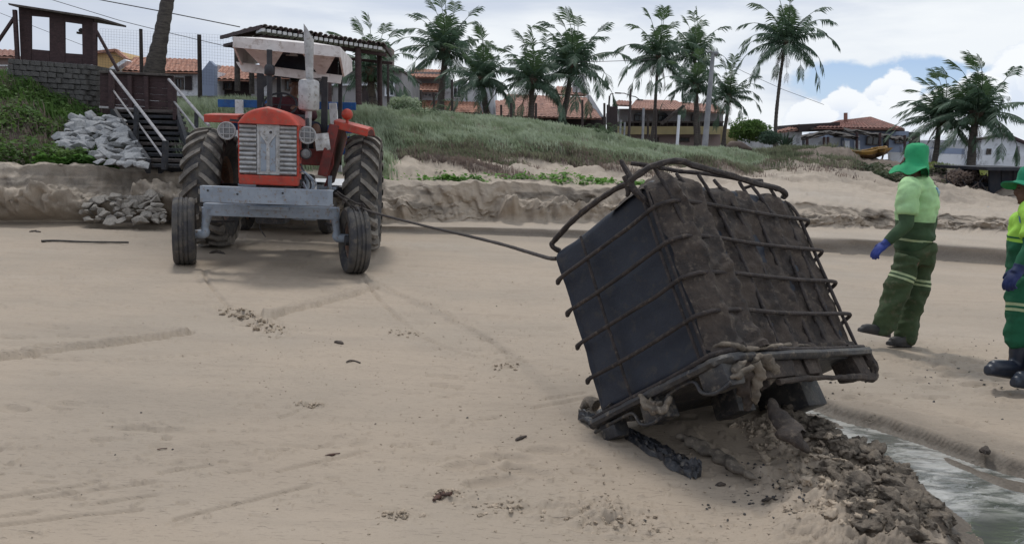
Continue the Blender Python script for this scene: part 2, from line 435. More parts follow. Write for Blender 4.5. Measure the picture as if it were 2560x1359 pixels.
def dune_point(px, t, detail=True):
    """world point on the dune sheet at bearing px and profile parameter t (arrays)"""
    px = np.asarray(px, float); t = np.asarray(t, float)
    # wobble of the erosion edges along the shore
    K = kn_at(px.ravel()); i = np.clip(np.floor(t.ravel()).astype(int), 0, NK - 2); fr = t.ravel() - i
    idx = np.arange(px.size)
    Y = K[2 * i, idx] * (1 - fr) + K[2 * i + 2, idx] * fr; z = K[2 * i + 1, idx] * (1 - fr) + K[2 * i + 3, idx] * fr
    # tangent of bearing at horizon
    X = (px.ravel() - 1280) / FPX * Y * 1.012
    tt = t.ravel()
    if detail:
        u = X; face = np.exp(-((tt - 3.45) / .55) ** 2)
        rill = fbm(u * 2.0 + tt * .6, tt * 1.5, 5, 11) - .5 + .5 * np.abs(fbm(u * 4.3 + tt * 1.5, tt * 1.1, 4, 12) - .5)
        slump = np.clip(fbm(u * 1.3, u * 0 + 3, 4, 5) - .36, 0, 1) * 3; slump = slump * (1 - .6 * sstep(px.ravel(), 1700, 1850)) * (1 + .9 * (fbm(u * 7, tt * 9, 4, 6) - .5))
        Y = Y - face * (rill * .55) - np.exp(-((tt - 3.12) / .22) ** 2) * slump * .45
        z = z + np.exp(-((tt - 3.2) / .25) ** 2) * slump * .34 + face * (fbm(u * 6, tt * 12, 4, 22) - .5) * .10 + np.exp(-((tt - 4.0) / .25) ** 2) * (fbm(u * 1.3, tt * 2, 4, 21) - .5) * .16
        Y = Y - np.exp(-((tt - 3.9) / .2) ** 2) * (fbm(u * 3.1, tt * 0, 3, 31) - .5) * .25
        tal = np.exp(-((tt - 3.15) / .28) ** 2); Y = Y - tal * (fbm(u * 9, tt * 14, 4, 23) - .5) * .16; z = z + tal * (fbm(u * 8 + 5, tt * 16, 4, 24) - .5) * .12
        sl = sstep(tt, 5.0, 5.4) * (1 - sstep(tt, 6.9, 7.4)); z = z + sl * (fbm(X * .9 + tt * 1.4, tt * .9, 4, 26) - .5) * .5
        low = np.exp(-((tt - 1.6) / .6) ** 2); Y = Y - low * (fbm(u * .8, tt * 0, 4, 41) - .5) * .38
        g = sstep(tt, 3.0, 3.3) * (1 - sstep(tt, 10, 11))
        z = z + g * (fbm(X * 3.5, Y * 3.5, 4, 51) - .5) * .16
        g2 = sstep(tt, 4.3, 5.6) * (1 - sstep(tt, 9, 10))
        z = z + g2 * (fbm(X * .7, Y * .7, 4, 61) - .5) * .38 + g2 * np.abs(fbm(X * 1.9 + Y * .5, Y * .8, 3, 71) - .5) * -.35
    return X.reshape(px.shape), Y.reshape(px.shape), z.reshape(px.shape)
def build_dune():
    pxs = np.concatenate([np.linspace(-900, -60, 60)[:-1], np.linspace(-60, 2640, 900), np.linspace(2640, 3500, 60)[1:]])
    rows = catmull_rows([2, 10, 8, 44, 14, 22, 20, 22, 6, 6, 8])
    A, T = np.meshgrid(pxs, rows); X, Y, Z = dune_point(A, T)
    n = len(pxs); m_ = len(rows)
    k = np.arange(m_ * n).reshape(m_, n)
    F = np.stack([k[:-1, :-1], k[:-1, 1:], k[1:, 1:], k[1:, :-1]], -1).reshape(-1, 4)
    # wet: sheltered damp layers on the scarp faces; veg: root bound dark soil on the dune slope
    lay = fbm(X * .6, Z * 9, 4, 81)
    wet = np.exp(-((T - 3.6) / .42) ** 4) * sstep(lay * .5 + fbm(X * 1.3 + Z * .8, Z * 3.2, 5, 82) * .8, .60, .72) * .85
    wet = np.where((A < 560) & (T < 4.2), np.maximum(wet, .5 * sstep(T, 2.9, 3.1) * sstep(lay, .25, .5)), wet)
    wet = np.maximum(wet, (np.exp(-((T - 1.45) / .5) ** 2)) * .8 * (T < 2.02))
    wet = np.maximum(wet, .2 * (T < 1))
    streak = fbm(X * .55 + Z * 1.5 + Y * .5, (X - Z * 1.4) * .16 + Y * .2, 5, 91, .6)
    up = sstep(T, 5.3, 7.3)
    veg = sstep(streak + up * .42 - .12, .43, .60) * sstep(T, 4.5, 5.0)
    veg = np.where(A < 500, sstep(T, 4.8, 5.3), veg)
    sandy = sstep(A, 1750, 1900) * (1 - sstep(T, 6.2, 7.2)); veg = veg * (1 - sandy * .8)
    o = np_mesh('dune', np.stack([X, Y, Z], -1).reshape(-1, 3), F, M_dune, True, dict(wet=wet.ravel(), veg=np.clip(veg, 0, 1).ravel() * .9))
    tag(o, kind='structure')
build_dune()

# ---- the wet channel dug by the container, outlined on the sand
g2 = lambda pts, z=0.0: [(G(a, b, z).x, G(a, b, z).y) for a, b in pts]
CH = g2([(1870, 962), (1990, 984), (2110, 1026), (2210, 1052), (2330, 1092), (2450, 1130), (2580, 1168), (2900, 1262), (3100, 1600), (2390, 1620), (2372, 1359), (2326, 1282), (2250, 1180), (2160, 1112), (2070, 1070), (1990, 1052), (1930, 1030)])
FARB = g2([(1870, 962), (1990, 984), (2110, 1026), (2210, 1052), (2330, 1092), (2450, 1130), (2580, 1168), (2900, 1262)])
NEARB = g2([(1990, 1052), (2070, 1070), (2160, 1112), (2250, 1180), (2326, 1282), (2372, 1359), (2390, 1620)])
MUDL = g2([(1960, 1085), (2025, 1115), (2085, 1170), (2130, 1250), (2160, 1359), (2170, 1560)])
TR1 = g2([(-200, 920), (0, 893), (180, 868), (330, 848), (455, 831)])
TR2 = g2([(672, 786), (770, 762), (850, 738), (925, 717)])
TR3 = g2([(905, 690), (925, 720), (965, 765), (1050, 838), (1150, 880), (1290, 906)])
TR4 = g2([(915, 688), (1000, 735), (1110, 775), (1200, 832), (1290, 895), (1420, 925)])
TR5 = g2([(508, 672), (520, 705), (545, 735), (575, 770)])
SCUFF = g2([(560, 770), (610, 785), (655, 805), (700, 832)])
DRAG = [g2(a) for a in ([(0, 1238), (330, 1192), (830, 1108)], [(0, 1252), (430, 1196), (620, 1172)], [(0, 1288), (520, 1215), (1010, 1105)],
        [(180, 1359), (430, 1290), (500, 1268)], [(440, 1294), (560, 1262), (900, 1180)], [(520, 1345), (720, 1282), (880, 1230)],
        [(665, 1125), (805, 1098)], [(672, 1132), (808, 1104)], [(880, 1110), (1080, 1082)], [(0, 1310), (200, 1285), (350, 1270)], [(1330, 1000), (1470, 980)],
        [(1340, 1016), (1490, 992)], [(1100, 1060), (1250, 1040)], [(240, 905), (520, 885)], [(700, 1045), (770, 1022)], [(1210, 885), (1400, 850)])]
PLOUGH = g2([(1700, 1085), (1760, 1120), (1830, 1160), (1900, 1200)])
def beach_h(X, Y):
    h = (fbm(X * .45, Y * .45, 3, 101) - .5) * .035
    # gentle wind ripples, lens-shaped dimples
    h += (fbm(X * 1.5 - Y * .5, Y * 5.5 + X * .4, 4, 103) - .5) * .014
    h += (fbm(X * 9, Y * 14, 3, 105) - .5) * .004
    lens = fbm(X * 2.4, Y * 9 + X * 1.2, 3, 107); zone = sstep(fbm(X * .5, Y * .5, 2, 109), .45, .62)
    h -= sstep(lens, .66, .73) * .022 * zone
    # trodden crumbs
    cr = sstep(fbm(X * .8, Y * .8, 3, 111), .50, .64) * .9 + .12
    far = sstep(X, .5, 3)
    cr = np.maximum(cr, far * .6 * sstep(fbm(X * 1.1, Y * 1.1, 2, 112), .35, .6))
    n = fbm(X * 17, Y * 22, 3, 113)
    h += cr * (sstep(n, .70, .78) * .010 - sstep(vn(X * 9 + Y * 2, Y * 34), .86, .93) * .014)
    wet = np.zeros_like(h)  # sand darkening: damp ground, plus painted shade in tracks and under the tractor
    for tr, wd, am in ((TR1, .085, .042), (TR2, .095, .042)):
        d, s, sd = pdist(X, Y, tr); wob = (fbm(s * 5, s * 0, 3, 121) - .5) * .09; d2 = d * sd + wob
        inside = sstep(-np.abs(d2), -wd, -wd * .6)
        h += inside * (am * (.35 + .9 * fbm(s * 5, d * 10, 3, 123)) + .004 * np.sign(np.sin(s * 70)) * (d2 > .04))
        h -= np.exp(-((np.abs(d2) - wd) / .022) ** 2) * .03; wet = np.maximum(wet, inside * .16)  # shade in the tracks painted as a darker, slightly damp tone
    for tr in (TR3, TR4, TR5):
        d, s, sd = pdist(X, Y, tr)
        dash = (.5 + .5 * sstep(vn(s * 8, s * 0, 5), .35, .5))
        h -= np.exp(-(d / .016) ** 2) * .026 * dash; h += np.exp(-((d - .035) / .018) ** 2) * .007 * dash
        h -= np.exp(-((d - .09) / .010) ** 2) * .009 * sstep(vn(s * 6, s * 0, 8), .45, .55) * (sd > 0)
    d, s, _ = pdist(X, Y, SCUFF); sc_ = np.exp(-(d / .16) ** 2)
    h += sc_ * (fbm(X * 13, Y * 17, 4, 131) - .45) * .16
    d, s, _ = pdist(X, Y, PLOUGH); pl = np.exp(-(d / .07) ** 2)
    h += pl * (.03 + (fbm(X * 16, Y * 16, 4, 133) - .4) * .06)
    for i, dr in enumerate(DRAG):
        d, s, _ = pdist(X, Y, dr); h -= np.exp(-(d / .013) ** 2) * .020 * sstep(vn(s * 4, s * 0, i), .38, .55)
    # foreground patch of kicked-up sand right of centre
    for (a, b, ra, am) in ((1560, 1305, .26, .030), (1110, 1240, .10, .03), (1250, 1270, .2, .02), (1000, 1290, .12, .02), (1470, 1270, .22, .022), (885, 905, .05, .03), (1130, 1055, .16, .02), (1260, 915, .12, .04), (1000, 830, .1, .03), (780, 1012, .1, .03)):
        c = G(a, b); r2 = ((X - c.x) ** 2 + ((Y - c.y) * 1.6) ** 2) / ra ** 2
        h += np.exp(-r2) * (fbm(X * 21, Y * 27, 4, 141) - .42) * am * 2.4
    fr = np.random.RandomState(4)
    for (ax, ay, bx, by, n_) in ((2290, 880, 2560, 985, 9), (2120, 900, 2420, 960, 9), (1480, 640, 1250, 740, 8), (960, 600, 1200, 640, 8), (330, 700, 20, 712, 8), (1060, 700, 1300, 690, 7), (1180, 1190, 1420, 1140, 5), (700, 700, 520, 690, 5)):
        for i in range(n_):
            t_ = i / n_; c = G(ax + (bx - ax) * t_ + fr.normal(0, 8), ay + (by - ay) * t_ + (6 if i % 2 else -6) * 4 / max(1, (900 - ay) / 80) + fr.normal(0, 3)); an = fr.uniform(-.5, .5); ca, sa = math.cos(an), math.sin(an)
            u_ = (X - c.x) * ca + (Y - c.y) * sa; v_ = -(X - c.x) * sa + (Y - c.y) * ca; q_ = (u_ / .13) ** 2 + (v_ / .055) ** 2
            h += -.022 * np.exp(-q_ ** 2) + .010 * np.exp(-((np.sqrt(q_) - 1.35) / .22) ** 2)
    # channel
    ins = inpoly(X, Y, CH); ring = CH + [CH[0]]; d, _, _ = pdist(X, Y, ring); sdn = np.where(ins, d, -d) + (fbm(X * 6, Y * 6, 4, 151) - .5) * .09
    dn, _, _ = pdist(X, Y, NEARB)
    df, sf, _ = pdist(X, Y, FARB); 
    deep = sstep(sdn, -.03, .07) * .055 + sstep(sdn, .05, .8) * .03
    h = h * (1 - sstep(sdn, -.03, .05) * .75) - deep
    h += np.exp(-((sdn + .05) / .05) ** 2) * .018 * (df < .4)                    # raised lip on the far bank
    h += np.exp(-((df - .30) / .10) ** 2) * (~ins) * .022 * fbm(X * 3, Y * 3, 3, 153) - np.exp(-((df - .42) / .03) ** 2) * (~ins) * .015
    sh = sstep(sdn, .1, .3) * sstep(fbm(X * 2.2, Y * 1.4, 4, 155), .5, .62); h += sh * .045 * (Y > 2.9)
    wet = np.maximum(wet, sstep(sdn, -.06, .0))
    wet = np.maximum(wet, (1 - sstep(df, .02, .55)) * (.30 + .4 * fbm(X * 4, Y * 4, 3, 157)) * (~ins))
    # mud heap beside the channel and under the container
    dm, sm, sdm = pdist(X, Y, MUDL)
    wd = .21 + .20 * sstep(sm, 0, 1.0)
    hp = sstep(-dm, -wd * 1.5, -wd * .15)
    lump = fbm(X * 8, Y * 8, 5, 161, .6); lump2 = fbm(X * 25, Y * 25, 4, 163, .6)
    h += hp * (.08 + (lump - .45) * .17 + (lump2 - .5) * .06)
    wet = np.maximum(wet, sstep(hp + (lump - .5) * .8, .35, .8) * np.where(sdm < 0, .55, .95) * sstep(-dm * sdm + (lump - .5) * .2, -.12, .06))
    mc = G(1760, 1060); r2 = ((X - mc.x) / .42) ** 2 + ((Y - mc.y - .22) / .42) ** 2
    h += np.exp(-r2) * .11
    wet = np.maximum(wet, np.exp(-(((X - mc.x + .05) / .45) ** 2 + ((Y - mc.y - .45) / .28) ** 2) ** 2) * .6)  # ground darker beneath the container
    # wet grey skim on the left foreground
    wl = sstep(fbm(X * .5 + 4, Y * 1.1, 3, 171), .46, .66) * sstep(-X, 0.1, 1.4) * (Y < 6.4) * sstep(Y, 2.8, 3.6)
    wet = np.maximum(wet, wl * .13)
    under = np.exp(-(((X + 3.05) / 1.5) ** 2 + ((Y - 10.5) / 1.4) ** 2) ** 2) * .14; wet = np.maximum(wet, under)  # soft shade under the tractor, painted in through this mask
    wet = np.maximum(wet, sstep(Y, 12.3, 13.6) * .18 * sstep(fbm(X * .4, Y * 2, 3, 173), .4, .6))
    return h, wet
def build_beach():
    th = np.concatenate([np.linspace(-80, -34.5, 50)[:-1], np.linspace(-34.5, 34.5, 780), np.linspace(34.5, 80, 50)[1:]]) * math.pi / 180
    yy = 1 / np.linspace(1 / 1.7, 1 / 17.0, 430)
    rr = np.concatenate([np.linspace(.3, 1.7, 8)[:-1], yy])
    TH, RR = np.meshgrid(th, rr)
    Y = np.where(np.abs(TH) < 1.0, RR, RR * np.cos(TH) / math.cos(1.0)); X = Y * np.tan(TH)
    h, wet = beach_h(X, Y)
    # dip below the dune sheet at the shore step
    px = 1280 + FPX * np.tan(TH) / 1.012; Ys = np.interp(px.ravel(), KPX, KN[:, 2]).reshape(px.shape)
    h = np.where(Y > Ys + .25, h - .25 * sstep(Y, Ys + .25, Ys + .8), h)
    m_, n = X.shape; k = np.arange(m_ * n).reshape(m_, n)
    F = np.stack([k[:-1, :-1], k[:-1, 1:], k[1:, 1:], k[1:, :-1]], -1).reshape(-1, 4)
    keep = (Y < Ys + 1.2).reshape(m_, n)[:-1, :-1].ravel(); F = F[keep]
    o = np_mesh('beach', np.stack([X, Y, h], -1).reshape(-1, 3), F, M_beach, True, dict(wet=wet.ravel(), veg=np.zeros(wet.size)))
    tag(o, kind='structure')
build_beach()
def hB(x, y):
    return float(beach_h(np.array([x]), np.array([y]))[0][0])

# coarse sheet: rest of the beach down to the sea, and the land behind running to the horizon
def ground():
    mb = MB(); mb.add([(-400, -26, -1.2), (400, -26, -1.2), (400, -4, -.16), (400, 16, -.16), (-400, 16, -.16), (-400, -4, -.16)], [(0, 1, 2, 5), (5, 2, 3, 4)])
    tag(mb.build('sand_ground', mat('far_sand', SAND, SANDB, .85, 2, .3)), kind='structure')
    mb = MB(); mb.add([(-4000, 60, .9), (4000, 60, .9), (4000, 4500, 3), (-4000, 4500, 3), (-4000, 16, -.2), (4000, 16, -.2)], [(0, 1, 2, 3), (4, 5, 1, 0)])
    tag(mb.build('land', mat('far_land', (.10, .12, .06), (.2, .17, .12), .95, .2, .3)), kind='structure')
    mb = MB(); mb.add([(-9000, -9000, -.45), (9000, -9000, -.45), (9000, -8, -.45), (-9000, -8, -.45)], [(0, 1, 2, 3)])
    tag(mb.build('sea', mat('sea_water', (.03, .06, .07), (.05, .09, .10), .12, .5, .6, 1.2, spec=.5, bdist=.2)), kind='structure')
ground()
# channel water
def water():
    m = bpy.data.materials.new('shallow_water'); m.use_nodes = True; nt = m.node_tree; N = nt.nodes; L = nt.links; b = N['Principled BSDF']
    b.inputs['Base Color'].default_value = (.075, .078, .07, 1); b.inputs['Roughness'].default_value = .06; b.inputs['IOR'].default_value = 1.33
    b.inputs['Specular IOR Level'].default_value = .9
    tc = N.new('ShaderNodeTexCoord'); 
    mp = N.new('ShaderNodeMapping'); mp.inputs['Rotation'].default_value = (0, 0, R(-35)); mp.inputs['Scale'].default_value = (1, 2.6, 1); L.new(tc.outputs['Object'], mp.inputs[0])
    n = N.new('ShaderNodeTexNoise'); n.inputs['Scale'].default_value = 7; n.inputs['Detail'].default_value = 5; n.inputs['Distortion'].default_value = .8; L.new(mp.outputs[0], n.inputs['Vector'])
    # calm near the lower pool, ruffled along the channel
    sp = N.new('ShaderNodeSeparateXYZ'); L.new(tc.outputs['Object'], sp.inputs[0])
    mr = N.new('ShaderNodeMapRange'); L.new(sp.outputs[1], mr.inputs[0]); mr.inputs[1].default_value = 3.6; mr.inputs[2].default_value = 3.95; mr.inputs[3].default_value = .05; mr.inputs[4].default_value = .25
    bp = N.new('ShaderNodeBump'); bp.inputs['Distance'].default_value = .05; L.new(mr.outputs[0], bp.inputs['Strength']); L.new(n.outputs['Fac'], bp.inputs['Height']); L.new(bp.outputs[0], b.inputs['Normal'])
    # foam and scum film; its pale streaks also paint in the sky's reflection
    n2 = N.new('ShaderNodeTexNoise'); n2.inputs['Scale'].default_value = 3.2; n2.inputs['Detail'].default_value = 9; n2.inputs['Roughness'].default_value = .68; n2.inputs['Distortion'].default_value = .5; L.new(mp.outputs[0], n2.inputs['Vector'])
    r2 = N.new('ShaderNodeMapRange'); r2.interpolation_type = 'SMOOTHSTEP'; L.new(n2.outputs['Fac'], r2.inputs[0]); r2.inputs[1].default_value = .40; r2.inputs[2].default_value = .60
    mu = N.new('ShaderNodeMath'); mu.operation = 'MULTIPLY'; L.new(r2.outputs[0], mu.inputs[0]); mu.inputs[1].default_value = .0
    mr2 = N.new('ShaderNodeMapRange'); L.new(sp.outputs[1], mr2.inputs[0]); mr2.inputs[1].default_value = 3.55; mr2.inputs[2].default_value = 3.75; mr2.inputs[3].default_value = .03; mr2.inputs[4].default_value = .65; L.new(mr2.outputs[0], mu.inputs[1])
    mx = N.new('ShaderNodeMix'); mx.data_type = 'RGBA'; L.new(mu.outputs[0], mx.inputs[0]); mx.inputs[6].default_value = (.075, .078, .07, 1); mx.inputs[7].default_value = (.50, .49, .46, 1); L.new(mx.outputs[2], b.inputs['Base Color'])
    mb = MB(); mb.add([(x, y, -.052) for x, y in g2([(1850, 940), (2000, 970), (2600, 1140), (3000, 1260), (3200, 1700), (2300, 1700), (2300, 1359), (2200, 1180), (2000, 1075), (1900, 1050)])], [tuple(range(10))])
    tag(mb.build('channel_water', m), kind='structure')
water()

# ------------------------------------------------------------------ container lying in the sand
M_plastic = mat('dirty_dark_plastic', (.018, .022, .034), (.026, .032, .046), .52, 5, .35, 30, c3=(.038, .038, .042), spec=.32, thr=(.35, .7))
M_plblack = mat('black_pallet_plastic', (.018, .018, .022), (.05, .045, .04), .5, 8, .5, 40, c3=(.12, .10, .08), spec=.5)
M_rust = mat('muddy_rust', (.046, .037, .035), (.028, .023, .023), .75, 14, .8, 60, c3=(.095, .075, .06))
M_mud = mat('dark_mud', (.066, .051, .042), (.034, .028, .026), .8, 7, .9, 26, c3=(.11, .088, .07), bdist=.02)
M_sandmud = mat('sandy_mud', (.18, .15, .118), (.085, .072, .06), .85, 9, .9, 30, c3=(.27, .225, .18), bdist=.015)
M_wetrag = mat('torn_black_sheet', (.012, .013, .017), (.03, .03, .035), .35, 12, .9, 30, c3=(.10, .085, .07), spec=.6, bdist=.015)
CM = Matrix(((.536, .794, -.286, 1.025), (-.618, .600, .508, 3.805), (.575, -.096, .813, .632), (0, 0, 0, 1)))
# re-orthonormalise
_x = Vector((CM[0][0], CM[1][0], CM[2][0])).normalized(); _y = Vector((CM[0][1], CM[1][1], CM[2][1])); _y = (_y - _x * _y.dot(_x)).normalized(); _z = _x.cross(_y)
for _i in range(3): CM[_i][0] = _x[_i]; CM[_i][1] = _y[_i]; CM[_i][2] = _z[_i]
CI = CM.inverted(); W1, W2, HH = .917, 1.271, 1.061
def nz(p, s, seed=0): return mnoise.noise(Vector(p) * s + Vector((seed * 7.1, seed * 3.3, 0)))
def rough_tube(mb, pts, r, n=8, amp=.2, sub=6, seed=0, freq=30, flat=1.0):
    """tube through pts, resampled smoothly, radius roughened"""
    pts = [Vector(p) for p in pts]; rs = r if isinstance(r, (list, tuple)) else [r] * len(pts); q = []; rr = []
    for i in range(len(pts) - 1):
        p0 = pts[max(i - 1, 0)]; p1 = pts[i]; p2 = pts[i + 1]; p3 = pts[min(i + 2, len(pts) - 1)]
        for j in range(sub):
            t = j / sub; q.append(.5 * ((2 * p1) + (p2 - p0) * t + (2 * p0 - 5 * p1 + 4 * p2 - p3) * t * t + (3 * p1 - p0 - 3 * p2 + p3) * t ** 3)); rr.append(rs[i] * (1 - t) + rs[i + 1] * t)
    q.append(pts[-1]); rr.append(rs[-1])
    k0 = len(mb.v); mb.tube(q, rr, n, flat=flat)
    for i in range(k0, len(mb.v)):
        j = min((i - k0) // n, len(q) - 1); c = q[j]; v = Vector(mb.v[i]); mb.v[i] = tuple(c + (v - c) * (1 + amp * nz(v, freq, seed) * 1.6))
    return mb
def container():
    root = thing('bulk_container', 'large muddy dark tank in a bent tubular cage, tilted on one edge in the sand', 'container', mw=CM)
    # tank: rounded box with swollen faces
    bm = bmesh.new(); bmesh.ops.create_cube(bm, size=1)
    sx, sy, sz = W1 - .004, 1.22, 1.045
    for v in bm.verts: v.co = Vector((v.co.x * sx, v.co.y * sy, v.co.z * sz))
    bmesh.ops.bevel(bm, geom=list(bm.edges), offset=.06, segments=6, affect='EDGES', profile=.5)
    for k in range(12):
        for ax, ext in ((0, sx), (1, sy), (2, sz)):
            co = -ext / 2 + ext * (k + .5) / 12; no = [0, 0, 0]; no[ax] = 1; pc = [0, 0, 0]; pc[ax] = co
            bmesh.ops.bisect_plane(bm, geom=list(bm.verts) + list(bm.edges) + list(bm.faces), plane_co=pc, plane_no=no)
    for v in bm.verts:
        c = v.co; n_ = Vector((c.x / sx, c.y / sy, c.z / sz))
        s_ = .010 * nz(c, 4, 2) + .006 * nz(c, 11, 3)
        if c.y < -sy / 2 + .02:      # recessed panels between ridges on the dark end
            z_ = c.z / sz + .5; s_ += -.022 * (abs(((c.x / sx + .5) * 3) % 1 - .5) < .40) * (.08 < z_ < .93)
        c += n_.normalized() * (s_ + .012)
    me = bpy.data.meshes.new('tank'); bm.to_mesh(me); bm.free(); me.materials.append(M_plastic)
    me.polygons.foreach_set('use_smooth', [True] * len(me.polygons)); o = bpy.data.objects.new('tank', me); COL.objects.link(o); o.parent = root
    o.location = (-W1 / 2 - .010, W2 / 2 + .0, HH / 2 - .01)
    # hoops: bent round the front corner with turned-back ends
    for i, h in enumerate((0, .2, .4, .6, .8)):
        z = h * HH; rc = .11; pts = []
        e = -.02 + .012 * i; j1 = rnd.uniform(-.005, .005)
        if i: pts += [(-W1 + .034, -.006, z + .014), (-W1 + .012, -.008, z + .004), (-W1 + .008, -.022, z - .012), (-W1 + .022, -.034, z - .010), (-W1 + .05, -.036, z)]
        else: pts += [(-W1 - .03, -.02, z)]
        pts += [(-W1 * .7, -.034, z + j1), (-W1 * .4, -.034, z + j1 * .5), (-.22, -.034, z - j1)]
        for a in (-80, -55, -30, -8): pts.append((-rc + .045 + (rc) * math.cos(R(a)) * 1.0, rc - .03 + rc * math.sin(R(a)), z + .012))
        pts += [(.05, .25, z + .016), (.055, .6, z + j1), (.05, .95, z - .005), (.045, W2 - .04, z)]
        if i: pts += [(.03, W2 + .035, z - .005), (-.03, W2 + .045, z - .02), (-.055, W2 + .015, z - .045)]
        else: pts += [(.03, W2 + .01, z), (-.05, W2 + .02, z)]
        mb = MB(); rough_tube(mb, pts, .0118 if i else .015, 8, .06, 5, i)
        mb.build('cage_hoop', M_rust, root, world=False, smooth=True)
    # upright bars on the muddy side
    for i, y in enumerate((.10, .30, .47, .63, .78, .93, 1.08, 1.22)):
        top = HH + (.03 if i < 7 else -.05); b = rnd.uniform(-.02, .02); lean = -.045 * (i < 4)
        pts = [(.028, y + .015, -.02), (.032, y + b, .3), (.03, y - b * .5 + lean * .4, .62), (.028, y + lean, .9), (.005 - .02 * (i % 2), y + lean * 1.4, top)]
        mb = MB(); rough_tube(mb, pts, .0105, 8, .16, 8, 20 + i); mb.build('cage_bar', M_rust, root, world=False, smooth=True)
    # two uprights on the dark end and by the front corner
    for x in (-.055, -.10, -.62):
        mb = MB(); rough_tube(mb, [(x, -.018, -.02), (x - .004, -.02, .5), (x + .004, -.018, 1.0)], .009, 6, .15, 6, 40); mb.build('cage_bar', M_rust, root, world=False, smooth=True)
    # torn top rails, traced at their own depths
    def top(pts, r, name='torn_top_rail', seed=0):
        mb = MB(); rough_tube(mb, [CI @ P(*p) for p in pts], r, 8, .22, 6, seed); return mb.build(name, M_rust, root, world=False, smooth=True)
    top([(1400, 628, 4.93), (1382, 616, 4.93), (1388, 598, 4.92), (1440, 545, 4.78), (1480, 512, 4.66), (1530, 478, 4.5), (1570, 458, 4.38)], .017, seed=3)
    top([(1566, 462, 4.36), (1590, 440, 4.33), (1630, 416, 4.34), (1690, 402, 4.42), (1740, 415, 4.50), (1830, 440, 4.68), (1890, 458, 4.85), (1940, 470, 5.0), (1962, 482, 5.08), (1958, 496, 5.1)], .018, seed=4)
    top([(1578, 408, 4.75), (1620, 414, 4.72), (1700, 428, 4.78), (1780, 436, 4.86), (1850, 448, 4.95), (1905, 452, 5.05)], .013, seed=5)
    top([(1552, 400, 4.42), (1562, 420, 4.4), (1578, 448, 4.36), (1572, 470, 4.34)], [.008, .016, .018, .02], seed=6)
    top([(1862, 470, 5.0), (1885, 462, 5.0), (1908, 455, 5.0)], .012, seed=7)
    top([(1568, 455, 4.35), (1600, 490, 4.33), (1640, 530, 4.32)], [.026, .018, .014], seed=8)
    top([(1560, 440, 4.36), (1572, 470, 4.35), (1566, 492, 4.35)], [.012, .02, .006], 'rag', seed=9)
    # mud slab over the long side and over the top edge
    nu, nv = 90, 96; vs = []; fs = []
    for j in range(nv + 1):
        v = j / nv
        for i in range(nu + 1):
            u = i / nu; y = -.012 + u * (W2 - .02)
            sl = v * 1.34
            if sl < .93: x, z, nx, nz_ = .005, .01 + sl, 1, 0
            elif sl < 1.07:
                a = (sl - .93) / .14 * math.pi / 2; x = .005 - .09 + .09 * math.cos(a); z = .94 + .09 * math.sin(a); nx, nz_ = math.cos(a), math.sin(a)
            else: x = -.085 - (sl - 1.07); z = 1.03; nx, nz_ = 0, 1
            p = Vector((x, y, z))
            q = .5 + .5 * mnoise.fractal(p * 5, .8, 2.0, 4); q2 = mnoise.fractal(p * 16 + Vector((4, 0, 1)), .8, 2.0, 4)
            bars = min(abs(y - b) for b in (.10, .28, .45, .61, .77, .93, 1.08))
            t = .012 + .040 * q * q + .014 * q2 + .026 * math.exp(-(bars / .035) ** 2)
            if y > .3: t -= .036 * max(0, mnoise.noise(Vector((y * 6, z * 3.0, 5)))) + .012
            else: t += .016
            # ragged border towards the dark end and the far end
            edge = (y + .012 - max(0, .055 * nz((0, z, 0), 6, 5) + .012)) * 12; t = min(t, edge * .05 - .02 + t * .3) if edge < 1 else t
            edge2 = (W2 - .02 - y) / .05; t = t * min(1, max(.0, edge2)) - (.02 if edge2 < .3 else 0)
            if z < .04: t += .02
            x += nx * t; z += nz_ * t
            if y < .03: x -= (.03 - y) * .7
            vs.append((x, y, z))
    w = nu + 1
    for j in range(nv):
        for i in range(nu): a = j * w + i; fs.append((a, a + 1, a + 1 + w, a + w))
    mb = MB(); mb.add(vs, fs); o = mb.build('mud_crust', M_mud, root, world=False, smooth=True, angle=60)
    # pallet: rails, moulded feet, skids
    mb = MB(); rough_tube(mb, [(-W1 - .05, -.03, -.03), (-.5, -.038, -.028), (-.12, -.036, -.03), (.0, -.03, -.03), (.045, .04, -.03), (.05, .3, -.03), (.05, W2 + .02, -.03)], .026, 8, .18, 8, 50); mb.build('pallet_rail', M_plblack, root, world=False, smooth=True)
    mb = MB(); rough_tube(mb, [(-W1 - .05, -.02, -.075), (-.72, -.03, -.07), (-.63, -.03, -.08), (-.59, -.04, -.15), (-.50, -.045, -.17), (-.42, -.04, -.15), (-.36, -.03, -.075), (-.22, -.03, -.060), (-.16, -.035, -.08), (-.13, -.05, -.14), (-.05, -.055, -.17), (.04, -.03, -.15)], .010, 8, .2, 6, 51); mb.build('pallet_runner', M_plblack, root, world=False, smooth=True)
    def foot(c, s, bev=.02, m_=M_plblack, name='pallet_foot'):
        mb = MB(); mb.bbox(c, s, bev, jit=.008); mb.build(name, m_, root, world=False, smooth=True)
    foot((-.50, .03, -.10), (.15, .14, .13)); foot((-.045, .03, -.095), (.16, .15, .13)); foot((-.86, .03, -.10), (.12, .12, .1))
    foot((-.045, W2 - .06, -.10), (.15, .13, .14), m_=M_mud); foot((-.045, .62, -.085), (.12, .13, .11), m_=M_mud); foot((-.045, .82, -.085), (.10, .05, .12), m_=M_mud)
    foot((-.48, .62, -.12), (.18, .16, .15)); foot((-.86, .62, -.10), (.12, .14, .12)); foot((-.46, W2 - .12, -.12), (.34, .2, .22)); foot((-.86, W2 - .06, -.10), (.14, .13, .12))
